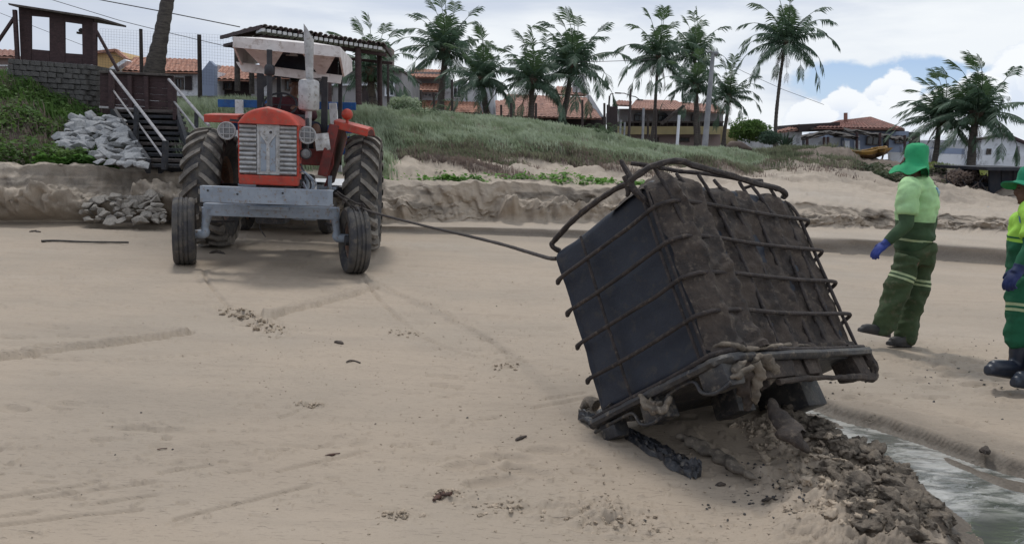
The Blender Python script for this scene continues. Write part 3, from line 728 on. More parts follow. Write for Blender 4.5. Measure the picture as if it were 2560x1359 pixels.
    mb = MB(); mb.bbox((-W1 / 2, W2 / 2, -.035), (W1, W2, .03), .01); mb.build('pallet_deck', M_plblack, root, world=False)
    mb = MB(); rough_tube(mb, [(.03, .35, -.165), (.035, .6, -.158), (.03, .9, -.165), (.03, 1.1, -.17), (.0, W2 + .03, -.17), (.02, W2 + .055, -.12), (.03, W2 + .03, -.03)], [.018, .015, .014, .022, .03, .03, .028], 8, .25, 8, 52); mb.build('pallet_skid', M_mud, root, world=False, smooth=True)
    mb = MB(); mb.bbox((.01, .38, -.09), (.05, .32, .10), .015, jit=.01); mb.build('pallet_side_panel', M_mud, root, world=False, smooth=True)
    mb = MB(); mb.bbox((.012, .72, -.085), (.04, .12, .09), .015, jit=.01); mb.build('pallet_side_panel', M_mud, root, world=False, smooth=True)
    # crusts and hanging clods
    def clod(pts, r, m_=M_sandmud, amp=.5, seed=0, name='mud_clod', fr=32, flat=.6):
        mb = MB(); rough_tube(mb, [CI @ P(*p) for p in pts], r, 18, amp, 10, seed, fr, flat); mb.build(name, m_, root, world=False, smooth=True, angle=70)
    clod([(1782, 868, 3.86), (1820, 860, 3.84), (1870, 872, 3.87), (1960, 862, 4.1), (2040, 866, 4.3)], [.012, .03, .022, .018, .01], seed=60)
    clod([(1765, 935, 3.86), (1790, 925, 3.80), (1830, 925, 3.77), (1862, 905, 3.80)], [.02, .035, .04, .028], seed=61)
    clod([(1868, 900, 3.86), (1868, 940, 3.86), (1872, 985, 3.87), (1868, 1025, 3.88)], [.034, .05, .046, .014], M_mud, seed=62)
    clod([(1888, 905, 3.84), (1900, 935, 3.84), (1884, 980, 3.85), (1890, 1010, 3.86)], [.026, .03, .03, .008], seed=63)
    clod([(1905, 930, 3.95), (1915, 950, 3.95), (1900, 975, 3.95)], [.03, .035, .012], M_mud, seed=64)
    clod([(1600, 985, 4.06), (1625, 1018, 4.0), (1655, 1022, 3.97), (1678, 990, 3.95)], [.012, .03, .035, .014], seed=69)
    clod([(1760, 930, 3.84), (1790, 948, 3.78), (1840, 938, 3.74), (1880, 915, 3.78)], [.014, .026, .03, .02], seed=59)
    clod([(1878, 900, 3.85), (1905, 900, 3.9), (1925, 935, 3.95), (1912, 965, 3.95)], [.03, .045, .04, .01], seed=58)
    clod([(1620, 1000, 4.02), (1640, 1015, 4.0), (1660, 1008, 3.98)], [.03, .04, .02], seed=65)
    clod([(2105, 868, 4.55), (2135, 872, 4.58), (2142, 905, 4.58), (2120, 935, 4.56)], [.018, .034, .032, .02], M_mud, seed=66)
    clod([(1848, 885, 3.83), (1852, 940, 3.85), (1850, 990, 3.86)], [.02, .02, .012], M_plblack, seed=67, amp=.2)
    clod([(1520, 1012, 4.32), (1545, 1035, 4.3), (1575, 1040, 4.25)], [.03, .025, .03], M_plblack, seed=68)
    return root
container()
def free_lump(name, label, cat, pts, r, m_, seed, amp=.5, fr=14, flat=.7, n=12):
    base = Vector(pts[0]); rt = tag(bpy.data.objects.new(name, None), label, cat)
    mb = MB(); rough_tube(mb, pts, r, n, amp, 8, seed, fr, flat)
    bpy.data.objects.remove(rt)
    o = mb.build(name, m_, None, smooth=True, angle=70); tag(o, label, cat); return o
def gz(px, py, dz=0.0):
    p = G(px, py); z = hB(p.x, p.y); p = G(px, py, z); p.z += dz; return p
free_lump('mud_slab', 'dark curved blade of mud standing beside the water under the container', 'mud', [P(1928, 995, 3.95), P(1940, 1030, 3.86), P(1965, 1070, 3.75), P(1992, 1100, 3.66), gz(2020, 1118)], [.012, .04, .06, .055, .015], M_mud, 70, flat=.5)
free_lump('mud_clump', 'sandy clump of mud at the lowest corner of the container', 'mud', [gz(1452, 1024, .01), gz(1470, 1022, .04), gz(1492, 1030, .05)], [.025, .05, .035], M_sandmud, 71)
def torn_sheet():
    # crumpled strip of black sheeting lying on the sand
    cx = [(1445, 1050, .02), (1480, 1062, .07), (1530, 1078, .05), (1580, 1100, .07), (1630, 1128, .13), (1680, 1158, .17), (1725, 1182, .15), (1752, 1188, .06)]
    vs = []; fs = []; nu = 70; nv = 14
    for i in range(nu + 1):
        t = i / nu * (len(cx) - 1); k = min(int(t), len(cx) - 2); f = t - k
        a = [cx[k][j] * (1 - f) + cx[k + 1][j] * f for j in range(3)]; c = G(a[0], a[1])
        for j in range(nv + 1):
            s = (j / nv - .5); wob = 1 + .5 * nz((t, s * 3, 0), 2.0, 1)
            x = c.x + .25 * s * a[2] * wob; y = c.y + s * a[2] * 1.35 * wob + .02 * nz((t * 3, j, 0), 1.0, 3)
            h = .018 + .03 * abs(nz((t * 2.5, s * 9, 0), 1.2, 4)) + .028 * max(0, 1 - abs(s) * 2.4) * (1.2 if t < 2 or t > 6 else .8); 
            if j in (0, nv): h = -.004
            vs.append((x, y, h + .008))
    hs = beach_h(np.array([v[0] for v in vs]), np.array([v[1] for v in vs]))[0]
    vs = [(v[0], v[1], v[2] + h) for v, h in zip(vs, hs)]; w = nv + 1
    for i in range(nu):
        for j in range(nv): a = i * w + j; fs.append((a, a + 1, a + 1 + w, a + w))
    mb = MB(); mb.add(vs, fs); o = mb.build('torn_sheet', M_wetrag, None, smooth=True, angle=50)
    tag(o, 'crumpled strip of wet black sheeting trailing from the low corner of the container', 'plastic sheet')
    free_lump('sheet_knot', 'black knotted bundle of wet sheeting at the low corner of the container', 'plastic sheet', [gz(1448, 1052, .01), gz(1478, 1060, .03), gz(1500, 1075, .03), gz(1496, 1052, .06)], [.008, .035, .045, .03], M_wetrag, 73)
torn_sheet()
free_lump('mud_roll', 'long low roll of ploughed sandy mud in front of the container', 'mud', [gz(1700, 1092), gz(1745, 1115, .01), gz(1790, 1140, .01), gz(1840, 1168, .005), gz(1895, 1198)], [.03, .036, .035, .036, .012], M_sandmud, 74, amp=.7, fr=20)
# clods of dug-up mud along the channel, too many to count
def clods():
    V_ = []; F_ = []; W_ = []
    protos = []; XY = []
    for s in range(6):
        me = rock_mesh(900 + s, .7, 3, .9); co = np.array([v.co[:] for v in me.vertices]); fa = np.array([p.vertices[:] for p in me.polygons]); protos.append((co, fa)); bpy.data.meshes.remove(me)
    r_ = random.Random(5); k = 0
    def put(x, y, s, sink=.25):
        nonlocal k
        z = 0.0; XY.append((x, y, len(protos[0][0]))); co, fa = protos[r_.randrange(6)]
        M = np.array(Euler((r_.uniform(-.6, .6), r_.uniform(-.6, .6), r_.uniform(0, 6.28))).to_matrix()); sc_ = np.array([s * r_.uniform(.7, 1.5), s * r_.uniform(.7, 1.3), s * r_.uniform(.6, 1.1)])
        c = (co * sc_) @ M.T + np.array([x, y, z + s * (.5 - sink)]); XY[-1] = (x, y, len(co)); V_.append(c); F_.append(fa + k); k += len(co)
    def flush(name, m_, label=None):
        nonlocal V_, F_, k
        a_ = np.array(XY); hz = beach_h(a_[:, 0], a_[:, 1])[0]; XY.clear()
        for c_, z_ in zip(V_, hz): c_[:, 2] += z_
        o = np_mesh(name, np.concatenate(V_), np.concatenate(F_), m_, True); tag(o, label, kind='stuff'); V_ = []; F_ = []; k = 0
    # heap
    for i in range(650):
        t = r_.random() ** .85 * (len(MUDL) - 2); j = int(t); f = t - j; a = MUDL[j]; b = MUDL[min(j + 1, len(MUDL) - 1)]
        x = a[0] * (1 - f) + b[0] * f; y = a[1] * (1 - f) + b[1] * f
        x += r_.uniform(-.06, .30) * (.5 + t * .25); y += r_.gauss(0, .09); put(x, y, r_.choice([.008, .012, .018, .024, .034, .05, .065]), .62)
    flush('mud_clods', mat('clod_mud', (.165, .135, .105), (.095, .078, .062), .8, 14, .9, 34, c3=(.22, .185, .145), bdist=.02), 'dark clods of dug-up mud heaped beside the channel')
    for i in range(420):
        t = r_.random() * (len(MUDL) - 2); j = int(t); f = t - j; a = MUDL[j]; b = MUDL[min(j + 1, len(MUDL) - 1)]
        x = a[0] * (1 - f) + b[0] * f; y = a[1] * (1 - f) + b[1] * f
        x += r_.uniform(-.36, .06); y += r_.gauss(0, .11); put(x, y, r_.choice([.005, .007, .009, .012, .018, .028]), .4)
    for i in range(170):
        t_ = r_.random(); p = G(565 + 135 * t_ + r_.gauss(0, 12), 770 + 60 * t_ + r_.gauss(0, 7)); put(p.x, p.y, r_.choice([.008, .012, .018, .026]), .5)
    for i in range(260):
        c = r_.choice([(1560, 1305, 60), (1480, 1280, 60), (1110, 1240, 16), (1250, 1270, 40), (1000, 1290, 20), (1260, 915, 20), (1010, 832, 20), (780, 1015, 16)]); p = G(c[0] + r_.gauss(0, c[2]), c[1] + r_.gauss(0, c[2] * .25)); put(p.x, p.y, r_.choice([.004, .006, .009, .013]))
    for i in range(520):
        p = G(r_.uniform(900, 2560), r_.uniform(700, 1359)); 
        if p.y < 12: put(p.x, p.y, r_.choice([.002, .003, .004, .005, .008]), .5)
    for i in range(1500):
        c = r_.choice([(1200, 1000, 200, 90), (1350, 1180, 220, 90), (1750, 1300, 250, 50), (2250, 940, 160, 60), (1250, 880, 160, 40), (1150, 760, 120, 40), (750, 900, 120, 60)]); p = G(r_.gauss(c[0], c[2]), min(1350, r_.gauss(c[1], c[3]))); put(p.x, p.y, r_.choice([.002, .003, .004, .006]), .5)
    for i in range(120):
        p = G(r_.uniform(0, 950), r_.uniform(640, 1359)); put(p.x, p.y, r_.choice([.002, .003, .004, .006]), .5)
    flush('sand_crumbs', mat('sand_crumb', (.42, .34, .26), (.33, .27, .205), .9, 20, .4), 'small crumbs of damp sand scattered over the beach')
    for i in range(150):
        p = G(r_.gauss(1930, 90), r_.gauss(1240, 45)); put(p.x, p.y, r_.choice([.002, .003, .005, .008]))
    for i in range(60):
        p = G(r_.uniform(100, 2500), r_.uniform(600, 1340)); 
        if p.y < 12: put(p.x, p.y, r_.choice([.002, .004, .006]))
    for i in range(70):
        p = G(r_.uniform(2000, 2560), r_.gauss(930, 60)); put(p.x, p.y, r_.choice([.004, .006, .009]))
    flush('dark_specks', M_plblack, 'dark specks of tar and seaweed littering the sand')
clods()
for nm, lb, ct, pts, r in (
    ('seaweed_scrap', 'small dark scrap on the open sand between tractor and container', 'debris', [(838, 855), (848, 857), (858, 860)], [.010, .022, .008]),
    ('seaweed_scrap', 'dark bent twig-like scrap in the middle of the sand', 'debris', [(866, 906), (880, 902), (900, 908)], [.004, .012, .008]),
    ('leaf_scrap', 'brown curled leaf lying on the foreground sand', 'debris', [(1085, 1252), (1100, 1240), (1128, 1236)], [.010, .020, .008]),
    ('leaf_scrap', 'thin reddish brown leaf lying left of the foreground', 'debris', [(812, 1140), (830, 1138), (850, 1134)], [.003, .009, .003]),
    ('mud_lump', 'round black lump on the sand in front of the container', 'debris', [(1794, 1214), (1803, 1212), (1812, 1214)], [.010, .02, .010]),
    ('mud_lump', 'black lump between the ploughed roll and the mud heap', 'debris', [(1905, 1253), (1918, 1250), (1930, 1247)], [.008, .015, .008]),
    ('seaweed_clump', 'dark flat clump on the sand behind the left front wheel', 'debris', [(525, 634), (541, 631), (562, 635)], [.012, .045, .01]),
    ('driftwood_bit', 'short dark stub on the sand at the far left', 'debris', [(76, 580), (88, 579), (99, 581)], [.02, .03, .02]),
    ('seaweed_scrap', 'grey-blue scrap of fabric on the sand left of the black sheeting', 'debris', [(1290, 1102), (1302, 1096), (1316, 1091)], [.006, .013, .005]),
    ('shell_bit', 'short brown pod lying on the left foreground sand', 'debris', [(393, 1125), (405, 1123), (418, 1122)], [.003, .006, .003]),
    ('mud_lump', 'dark round lump on the far bank of the channel near the right edge', 'debris', [(2450, 1130), (2462, 1128), (2474, 1133)], [.02, .035, .02])):
    o = free_lump(nm, lb, ct, [gz(a, b, .006) for a, b in pts], r, M_mud if 'leaf' not in nm and 'shell' not in nm else mat('dead_leaf', (.10, .05, .035), (.05, .03, .025), .8, 30, .4), rnd.randrange(99), fr=40, flat=.6, n=8)
mb = MB(); rough_tube(mb, [gz(104, 606, .02), gz(140, 605, .02), gz(220, 608, .02), gz(322, 609, .02)], [.018, .014, .013, .013], 6, .15, 6, 3)
tag(mb.build('wooden_pole', mat('dark_wet_wood', (.06, .055, .05), (.03, .028, .025), .7, 20, .5), None, smooth=True), 'long thin dark pole lying on the sand left of the tractor', 'pole')

# ------------------------------------------------------------------ tractor
M_red = mat('worn_red_paint', (.46, .055, .032), (.33, .045, .03), .58, 7, .2, 30, c3=(.26, .10, .07), spec=.4)
M_dred = mat('dull_red_paint', (.20, .035, .03), (.12, .03, .028), .6, 8, .2, 30, c3=(.09, .05, .045))
M_grey = mat('grey_blue_paint', (.26, .30, .36), (.21, .245, .30), .5, 6, .12, 30, c3=(.19, .155, .13), spec=.4)
M_silver = mat('weathered_silver', (.46, .46, .47), (.34, .34, .35), .45, 8, .15, 40, c3=(.24, .22, .20), metal=.35)
M_rubber = mat('dusty_rubber', (.050, .050, .055), (.10, .092, .083), .85, 6, .5, 60, c3=(.12, .105, .09), spec=.25)
M_lug = mat('sandy_tread', (.25, .23, .205), (.13, .12, .11), .9, 5, .5, 60, c3=(.24, .21, .18), spec=.2)
M_iron = mat('oily_cast_iron', (.045, .047, .055), (.025, .025, .03), .6, 12, .4, 50, c3=(.09, .07, .06))
M_hubred = mat('rusty_red_rim', (.20, .11, .075), (.12, .085, .07), .7, 12, .3, 40, c3=(.17, .15, .13))
M_cream = mat('weathered_cream_canopy', (.66, .63, .63), (.54, .50, .50), .6, 4, .15, 20, c3=(.40, .35, .33))
M_ink = mat('dark_canopy_lining', (.03, .033, .045), (.02, .02, .03), .7, 6, .2)
M_white = mat('chalky_white_paint', (.66, .66, .67), (.52, .52, .53), .6, 7, .2, 30, c3=(.35, .33, .30))
M_blue = mat('blue_boat_paint', (.015, .09, .28), (.012, .06, .20), .5, 7, .2, 30, c3=(.05, .10, .19))
M_lens = mat('dusty_lens', (.20, .21, .22), (.12, .12, .13), .25, 10, .1, spec=.7)
M_blackm = mat('black_metal', (.025, .026, .033), (.04, .04, .045), .5, 10, .2)
TYAW = .11
TO = Vector((-2.96, 9.61, 0)); TM = Matrix.Translation(TO) @ Matrix.Rotation(TYAW, 4, 'Z'); TI = TM.inverted()
def tl(px, py, yl, dy=0.0):
    """tractor-local point where the view ray meets the plane y_local = yl"""
    r = ray(px, py); d = TI.to_3x3() @ r; o = TI @ CAM; t = (yl - o.y) / d.y; p = o + d * t; p.y += dy; return p
def ring_prof(R_, w, rim, n=8, shoulder=.35, crown=.02):
    """tyre cross-section as (radius, axial)"""
    hw = w / 2; pr = [(rim, -hw * .62), (rim + (R_ - rim) * .35, -hw * .98), (rim + (R_ - rim) * .7, -hw), (R_ - crown * 1.6, -hw * .9), (R_ - crown * .5, -hw * .6), (R_, -hw * .25), (R_, hw * .25), (R_ - crown * .5, hw * .6), (R_ - crown * 1.6, hw * .9), (rim + (R_ - rim) * .7, hw), (rim + (R_ - rim) * .35, hw * .98), (rim, hw * .62)]
    return pr
def smooth_wheel(root, c, R_, w, rim, steer, label=None):
    wh = MB(); ax = Matrix.Rotation(steer, 3, 'Z') @ Vector((1, 0, 0)); hw = w / 2
    pr = [(rim, -hw * .7), (rim + (R_ - rim) * .4, -hw * 1.0), (R_ * .93, -hw * .97), (R_ * .985, -hw * .80), (R_, -hw * .62), (R_, -hw * .46), (R_ - .012, -hw * .42), (R_ - .012, -hw * .36), (R_, -hw * .32), (R_ + .003, -hw * .10), (R_ - .010, -hw * .06), (R_ - .010, hw * .06), (R_ + .003, hw * .10), (R_, hw * .32), (R_ - .012, hw * .36), (R_ - .012, hw * .42), (R_, hw * .46), (R_, hw * .62), (R_ * .985, hw * .80), (R_ * .93, hw * .97), (rim + (R_ - rim) * .4, hw * 1.0), (rim, hw * .7)]
    wh.lathe(pr, c, ax, 56); ty = wh.build('front_wheel', M_rubber, root, world=False, smooth=True, angle=35)
    if label: ty['label'] = label
    r = MB(); r.lathe([(rim + .012, -hw * .72), (rim + .012, -hw * .6), (rim - .02, -hw * .5), (rim - .03, 0), (.10, .01), (.10, .03), (rim - .028, .03), (rim - .01, hw * .5), (rim + .012, hw * .6), (rim + .012, hw * .72)], c, ax, 40); r.build('rim', M_hubred, ty, world=False, smooth=True)
    h = MB(); h.lathe([(.001, -hw * .9), (.06, -hw * .9), (.07, -hw * .3), (.11, -.02), (.11, .04), (.06, .06), (.05, hw * .75), (.001, hw * .8)], c, ax, 20); h.build('hub', M_iron, ty, world=False, smooth=True)
    return ty
def lug_wheel(root, c, R_, w, rim):
    ax = Vector((1, 0, 0)); hw = w / 2; c = Vector(c)
    wh = MB(); wh.lathe(ring_prof(R_ - .035, w * .94, rim, crown=.03), c, ax, 64); ty = wh.build('rear_wheel', M_rubber, root, world=False, smooth=True, angle=50)
    r = MB(); r.lathe([(rim + .015, -hw * .66), (rim - .03, -hw * .5), (rim - .04, -.02), (.16, .0), (.16, .03), (rim - .04, .02), (rim - .03, hw * .5), (rim + .015, hw * .66)], c, ax, 44); r.build('rim', M_hubred, ty, world=False, smooth=True)
    h = MB(); h.lathe([(.001, -.16), (.09, -.16), (.14, -.05), (.14, .08), (.08, .14), (.001, .14)], c, ax, 20); h.build('hub', M_dred, ty, world=False, smooth=True)
    N = 22
    for side in (-1, 1):
        for k in range(N):
            a0 = 2 * math.pi * (k + (.5 if side > 0 else 0)) / N; m_ = 5; vs = []
            for i in range(m_ + 1):
                f = i / m_; axp = side * (hw * .04 + f * hw * .97); a = a0 + (.26 * f ** 1.2) ; wid = .030 + .014 * f
                rb = R_ - .06 - (.10 * max(0, f - .75) / .25); rt_ = R_ + rnd.uniform(-.006, .003) - (.045 * max(0, f - .7) / .3)
                for (rr_, da) in ((rb, -wid * 1.25), (rt_, -wid), (rt_, wid), (rb, wid * 1.25)):
                    aa = a + da / R_; vs.append(c + Vector((axp, -math.sin(aa) * rr_, math.cos(aa) * rr_)))
            fs = [(0, 1, 2, 3), tuple(m_ * 4 + q for q in (3, 2, 1, 0))]
            for i in range(m_):
                for q in range(3): fs.append((i * 4 + q, i * 4 + 4 + q, i * 4 + 5 + q, i * 4 + 1 + q))
            mb = MB(); mb.add(vs, fs); mb.build('tread_lug', M_lug, ty, world=False, smooth=False)
    return ty
def tractor():
    root = thing('tractor', 'old red and grey farm tractor with cream canopy and big lugged rear wheels', 'tractor', mw=TM)
    B = lambda mb, n, m_, **k: mb.build(n, m_, root, world=False, **k)
    # wheels
    pL = TI @ Vector(G(462, 660)); pR = TI @ Vector(G(884, 683))
    smooth_wheel(root, (pL.x, pL.y + .02, .405), .41, .255, .22, .235); smooth_wheel(root, (pR.x, pR.y + .06, .395), .40, .25, .22, .30, 'front wheel with the tow rope looped over its top')
    cl = tl(541, 613, 1.9); cr = tl(925, 628, 1.9); 
    lug_wheel(root, (tl(533, 480, 1.9).x, 1.95, .83), .84, .50, .44); lug_wheel(root, (tl(915, 480, 1.9).x - .03, 1.95, .83), .83, .47, .44)
    # front axle, spindles, bumper channel
    a = tl(512, 528, -.02); b = tl(842, 528, -.02)
    mb = MB(); zc = tl(680, 528, 0).z; mb.bbox(((a.x + b.x) / 2 - .01, 0, zc), (b.x - a.x, .11, .15), .012); B(mb, 'front_axle', M_grey)
    c_ = tl(600, 520, -.06); mb = MB(); p0 = tl(622, 519, -.08); p1 = tl(722, 519, -.08); mb.bbox(((p0.x + p1.x) / 2, -.09, p0.z), (p1.x - p0.x, .05, .045), .006); B(mb, 'axle_bracket', M_grey)
    for s, pw, sx_ in ((1, pR, 846), (-1, pL, 508)):
        t = tl(sx_ - s * 8, 520, 0); mb = MB(); rough_tube(mb, [(t.x - s * .02, .0, t.z), (t.x, .0, t.z - .12), (t.x + s * .02, .0, .48), (t.x + s * .035, .0, .40), (pw.x - s * .0, .05, .40)], [.075, .055, .042, .055, .05], 12, .1, 5, 3); B(mb, 'spindle', M_grey, smooth=True)
        mb = MB(); mb.beam((t.x, .02, .55), (t.x - s * .18, .6, .5), .035, .03, bev=.006); B(mb, 'steering_arm', M_iron)
    q0 = tl(500, 472, -.42); q1 = tl(832, 508, -.42); W = q1.x - q0.x; H_ = .185; zt = tl(666, 470, -.42).z
    mb = MB(); cx = (q0.x + q1.x) / 2
    mb.bbox((cx, -.42, zt - H_ / 2), (W, .02, H_), .005); mb.bbox((cx, -.36, zt - .008), (W, .11, .014), .003); mb.bbox((cx, -.36, zt - H_ + .008), (W, .11, .014), .003); B(mb, 'front_bumper', M_grey)
    for k, t in enumerate((.06, .28, .62)):
        mb = MB(); mb.lathe([(.001, 0), (.012, 0), (.012, .01), (.001, .01)], (q0.x + W * t, -.431, zt - .05 - .03 * (k % 2)), (0, -1, 0), 8); B(mb, 'bumper_bolt', M_iron)
    for s in (-1, 1):
        mb = MB(); mb.beam((s * .26 + cx, -.35, zt - .09), (s * .2 + cx, .6, zt - .06), .05, .1, bev=.008); B(mb, 'chassis_rail', M_iron)
    # radiator cowl and grille
    g0 = tl(598, 310, -.10); g1 = tl(748, 437, -.10); gx0, gx1 = g0.x, tl(742, 400, -.10).x; gz1 = tl(672, 311, -.10).z; gz0 = tl(672, 437, -.10).z; gc = (gx0 + gx1) / 2; gw = gx1 - gx0
    mb = MB(); mb.bbox((gc, .03, (gz0 + gz1) / 2), (gw - .03, .2, gz1 - gz0), .01); B(mb, 'radiator_shell', M_iron)
    nsl = 11; cw = gw * .40
    for s in (-1, 1):
        for k in range(nsl):
            z = gz0 + (gz1 - gz0) * (k + .5) / nsl; x0 = gc + s * cw / 2; x1 = gc + s * gw / 2; hh = (gz1 - gz0) / nsl
            prof = []
            for j in range(9): a_ = math.pi * j / 8; prof.append(Vector((0, -.085 - .030 * math.sin(a_), z - hh * .47 + hh * .94 * j / 8 + rnd.uniform(-.001, .001))))
            prof.append(Vector((0, -.07, z + hh * .47))); prof.append(Vector((0, -.07, z - hh * .47)))
            mb = MB(); mb.prism([p + Vector((min(x0, x1), 0, 0)) for p in prof], (abs(x1 - x0) - .004, 0, 0)); mb.build('grille_slat', M_silver, root, world=False, smooth=True, angle=50)
    # centre plate with the raised three-pronged crest
    mb = MB(); mb.bbox((gc, -.085, (gz0 + gz1) / 2), (cw, .04, gz1 - gz0), .008); cp = mb.build('grille_plate', M_silver, root, world=False)
    zt2 = gz1 - .07; zm = gz0 + (gz1 - gz0) * .62; zb = gz0 + .03; yb = -.112
    mb = MB(); mb.beam((gc - .0, yb, zm), (gc, yb, zb), .036, .012, up=(0, 1, 0)); mb.beam((gc - .095, yb - .001, zt2 - .02), (gc, yb - .001, zm), .03, .012, up=(0, 1, 0)); mb.beam((gc + .095, yb - .002, zt2 - .02), (gc, yb - .002, zm), .03, .012, up=(0, 1, 0))
    mb.beam((gc - .105, yb, zt2), (gc - .105, yb, zb), .014, .012, up=(0, 1, 0)); mb.beam((gc + .105, yb, zt2), (gc + .105, yb, zb), .014, .012, up=(0, 1, 0)); mb.build('grille_crest', M_silver, cp, world=False)
    mb = MB()
    mb.prism([(gc - .085, yb + .004, zt2 - .05), (gc - .018, yb + .004, zm - .02), (gc - .018, yb + .004, zb + .01), (gc - .085, yb + .004, zb + .01)], (0, -.004, 0)); mb.prism([(gc + .085, yb + .004, zt2 - .05), (gc + .018, yb + .004, zm - .02), (gc + .018, yb + .004, zb + .01), (gc + .085, yb + .004, zb + .01)], (0, -.004, 0)); mb.build('crest_panel', M_grey, cp, world=False)
    mb = MB(); mb.lathe([(.001, 0), (.017, 0), (.012, .01), (.001, .01)], (gc + .03, yb + .002, gz1 - .09), (0, -1, 0), 10); mb.build('badge', M_iron, cp, world=False)
    zr = gz0; mb = MB(); mb.bbox((gc, -.03, zr - .065), (gw + .02, .16, .115), .012); B(mb, 'lower_cowl', M_red)
    for s in (-1, 1):
        mb = MB(); mb.bbox((gc + s * (gw / 2 + .008), .02, (gz0 + gz1) / 2 - .02), (.02, .22, gz1 - gz0 + .06), .004); B(mb, 'cowl_side', M_red)
    # hood: arched section swept back
    def hood_sec(y, wsc, drop):
        h = .205; n = 16; pts = []
        for i in range(n + 1):
            u = -1 + 2 * i / n; x = u * (gw / 2 + .012) * wsc
            e = abs(u) ** 5; z = gz1 + h * (1 - e) - .075 * abs(u) * (1 - e) - drop; pts.append(Vector((gc + x, y, z)))
        return pts
    secs = [(-.155, .90, .055), (-.150, .96, .03), (-.125, 1.0, .006), (-.08, 1.02, 0), (.2, 1.02, .0), (.7, .98, .012), (1.15, .94, .02)]
    vs = []; fs = []
    for (y, w_, d) in secs:
        s_ = hood_sec(y, w_, d); s_[0].z = gz1 - .0; s_[-1].z = gz1 - .0; vs += s_
    n = 17
    for i in range(len(secs) - 1):
        for j in range(n - 1): a_ = i * n + j; fs.append((a_, a_ + 1, a_ + 1 + n, a_ + n))
    fs.append(tuple(range(n))); fs.append(tuple(reversed(range((len(secs) - 1) * n, len(secs) * n)))); 
    for i in range(len(secs) - 1): fs.append((i * n, i * n + n, i * n + 2 * n - 1, i * n + n - 1))
    mb = MB(); mb.add(vs, fs); B(mb, 'hood', M_red, smooth=True, angle=50)
    # engine, gearbox, pans
    mb = MB(); mb.bbox((gc, .55, .92), (.34, 1.1, .42), .03); mb.bbox((gc, 1.2, .80), (.40, .7, .38), .04); B(mb, 'engine_block', M_iron)
    for k in range(4):
        mb = MB(); mb.lathe([(.001, 0), (.035, 0), (.04, .03), (.03, .08), (.001, .08)], (gc + .22, .25 + k * .2, 1.02), (1, 0, 0), 12); B(mb, 'exhaust_port', M_iron, smooth=True)
    p0 = tl(655, 545, .3); mb = MB(); mb.bbox((gc - .02, .35, .60), (.36, .5, .14), .03); B(mb, 'oil_pan', M_iron)
    mb = MB(); mb.bbox((gc + .35, .5, .62), (.28, .3, .11), .02); B(mb, 'side_tank', M_grey)
    mb = MB(); mb.bbox((gc + .44, 1.35, .93), (.42, .45, .035), .008); B(mb, 'foot_plate', M_grey); mb = MB(); mb.bbox((gc - .42, 1.35, .93), (.42, .45, .035), .008); B(mb, 'foot_plate', M_grey)
    mb = MB(); mb.bbox((gc + .36, 1.0, .90), (.1, .1, .24), .02); B(mb, 'battery_box', M_white)
    mb = MB(); mb.bbox((gc + .30, .9, .96), (.05, .06, .3), .01); B(mb, 'step_bracket', M_grey); mb = MB(); mb.bbox((gc + .58, 1.05, .93), (.05, .06, .34), .01); B(mb, 'step_bracket', M_grey)
    pr_ = tl(790, 397, 1.25); mb = MB(); mb.bbox((pr_.x, 1.3, pr_.z + .02), (.46, .12, .22), .015); B(mb, 'platform_front', M_dred)
    for sd, r_ in ((0, .011), (1, .009), (2, .013)):
        mb = MB(); x = gc + gw / 2 + .03; rough_tube(mb, [(x, -.02, 1.28 - sd * .05), (x + .05, -.04, 1.18), (x + .12 + .03 * sd, -.02, 1.06), (x + .10, .0, .96), (x + .02, .05, .98 + .04 * sd)], r_, 8, .05, 6, sd); B(mb, 'hose', M_grey if sd else M_blackm, smooth=True)
    mb = MB(); mb.tube([(gc - .45, 1.9, .83), (gc + .45, 1.9, .83)], .14, 20); mb.bbox((gc, 1.9, .86), (.5, .5, .42), .06); B(mb, 'rear_axle', M_iron, smooth=True)
    mb = MB(); mb.tube([(tl(541, 480, 1.9).x, 1.9, .83), (tl(905, 480, 1.9).x, 1.9, .83)], .075, 16); B(mb, 'axle_shaft', M_iron, smooth=True)
    # dangling wires
    for (a_, b_, c2) in (((652, 552), (650, 570), (664, 592)), ((755, 545), (760, 553), (764, 560))):
        mb = MB(); rough_tube(mb, [tl(a_[0], a_[1], .2), tl(b_[0], b_[1], .2), tl(c2[0], c2[1], .2)], .006, 6, .1, 6); B(mb, 'loose_wire', M_blackm)
    # headlamps with barred guards
    def lamp(px, py, yl, r, par=root, guard=True):
        c = tl(px, py, yl); mb = MB(); mb.lathe([(.001, .10), (r * .5, .09), (r * .9, .03), (r, -.01), (r, -.03), (r * .9, -.035), (r * .88, -.02), (.001, -.012)], c, (0, 1, 0), 28)
        h = mb.build('headlight', M_silver if guard else M_iron, par, world=False, smooth=True)
        mb = MB(); mb.lathe([(.001, -.02), (r * .5, -.024), (r * .86, -.018), (r * .86, -.01), (.001, -.01)], c, (0, 1, 0), 24); mb.build('lens', M_lens, h, world=False, smooth=True)
        if guard:
            mb = MB()
            for k in (-.33, .33):
                e = math.sqrt(1 - k * k) * r * .93
                mb.beam(c + Vector((k * r, -.034, -e)), c + Vector((k * r, -.034, e)), .008, .006, up=(0, 1, 0)); mb.beam(c + Vector((-e, -.038, k * r)), c + Vector((e, -.038, k * r)), .008, .006, up=(0, 1, 0))
            mb.build('lamp_guard', M_silver, h, world=False)
    lamp(568, 327, .5, .112); lamp(769, 338, -.02, .105); lamp(765, 384, .05, .068, guard=False)
    mb = MB(); c = tl(575, 300, .55); mb.beam((gc - .3, .55, c.z - .02), c, .04, .03); B(mb, 'lamp_bracket', M_blackm)
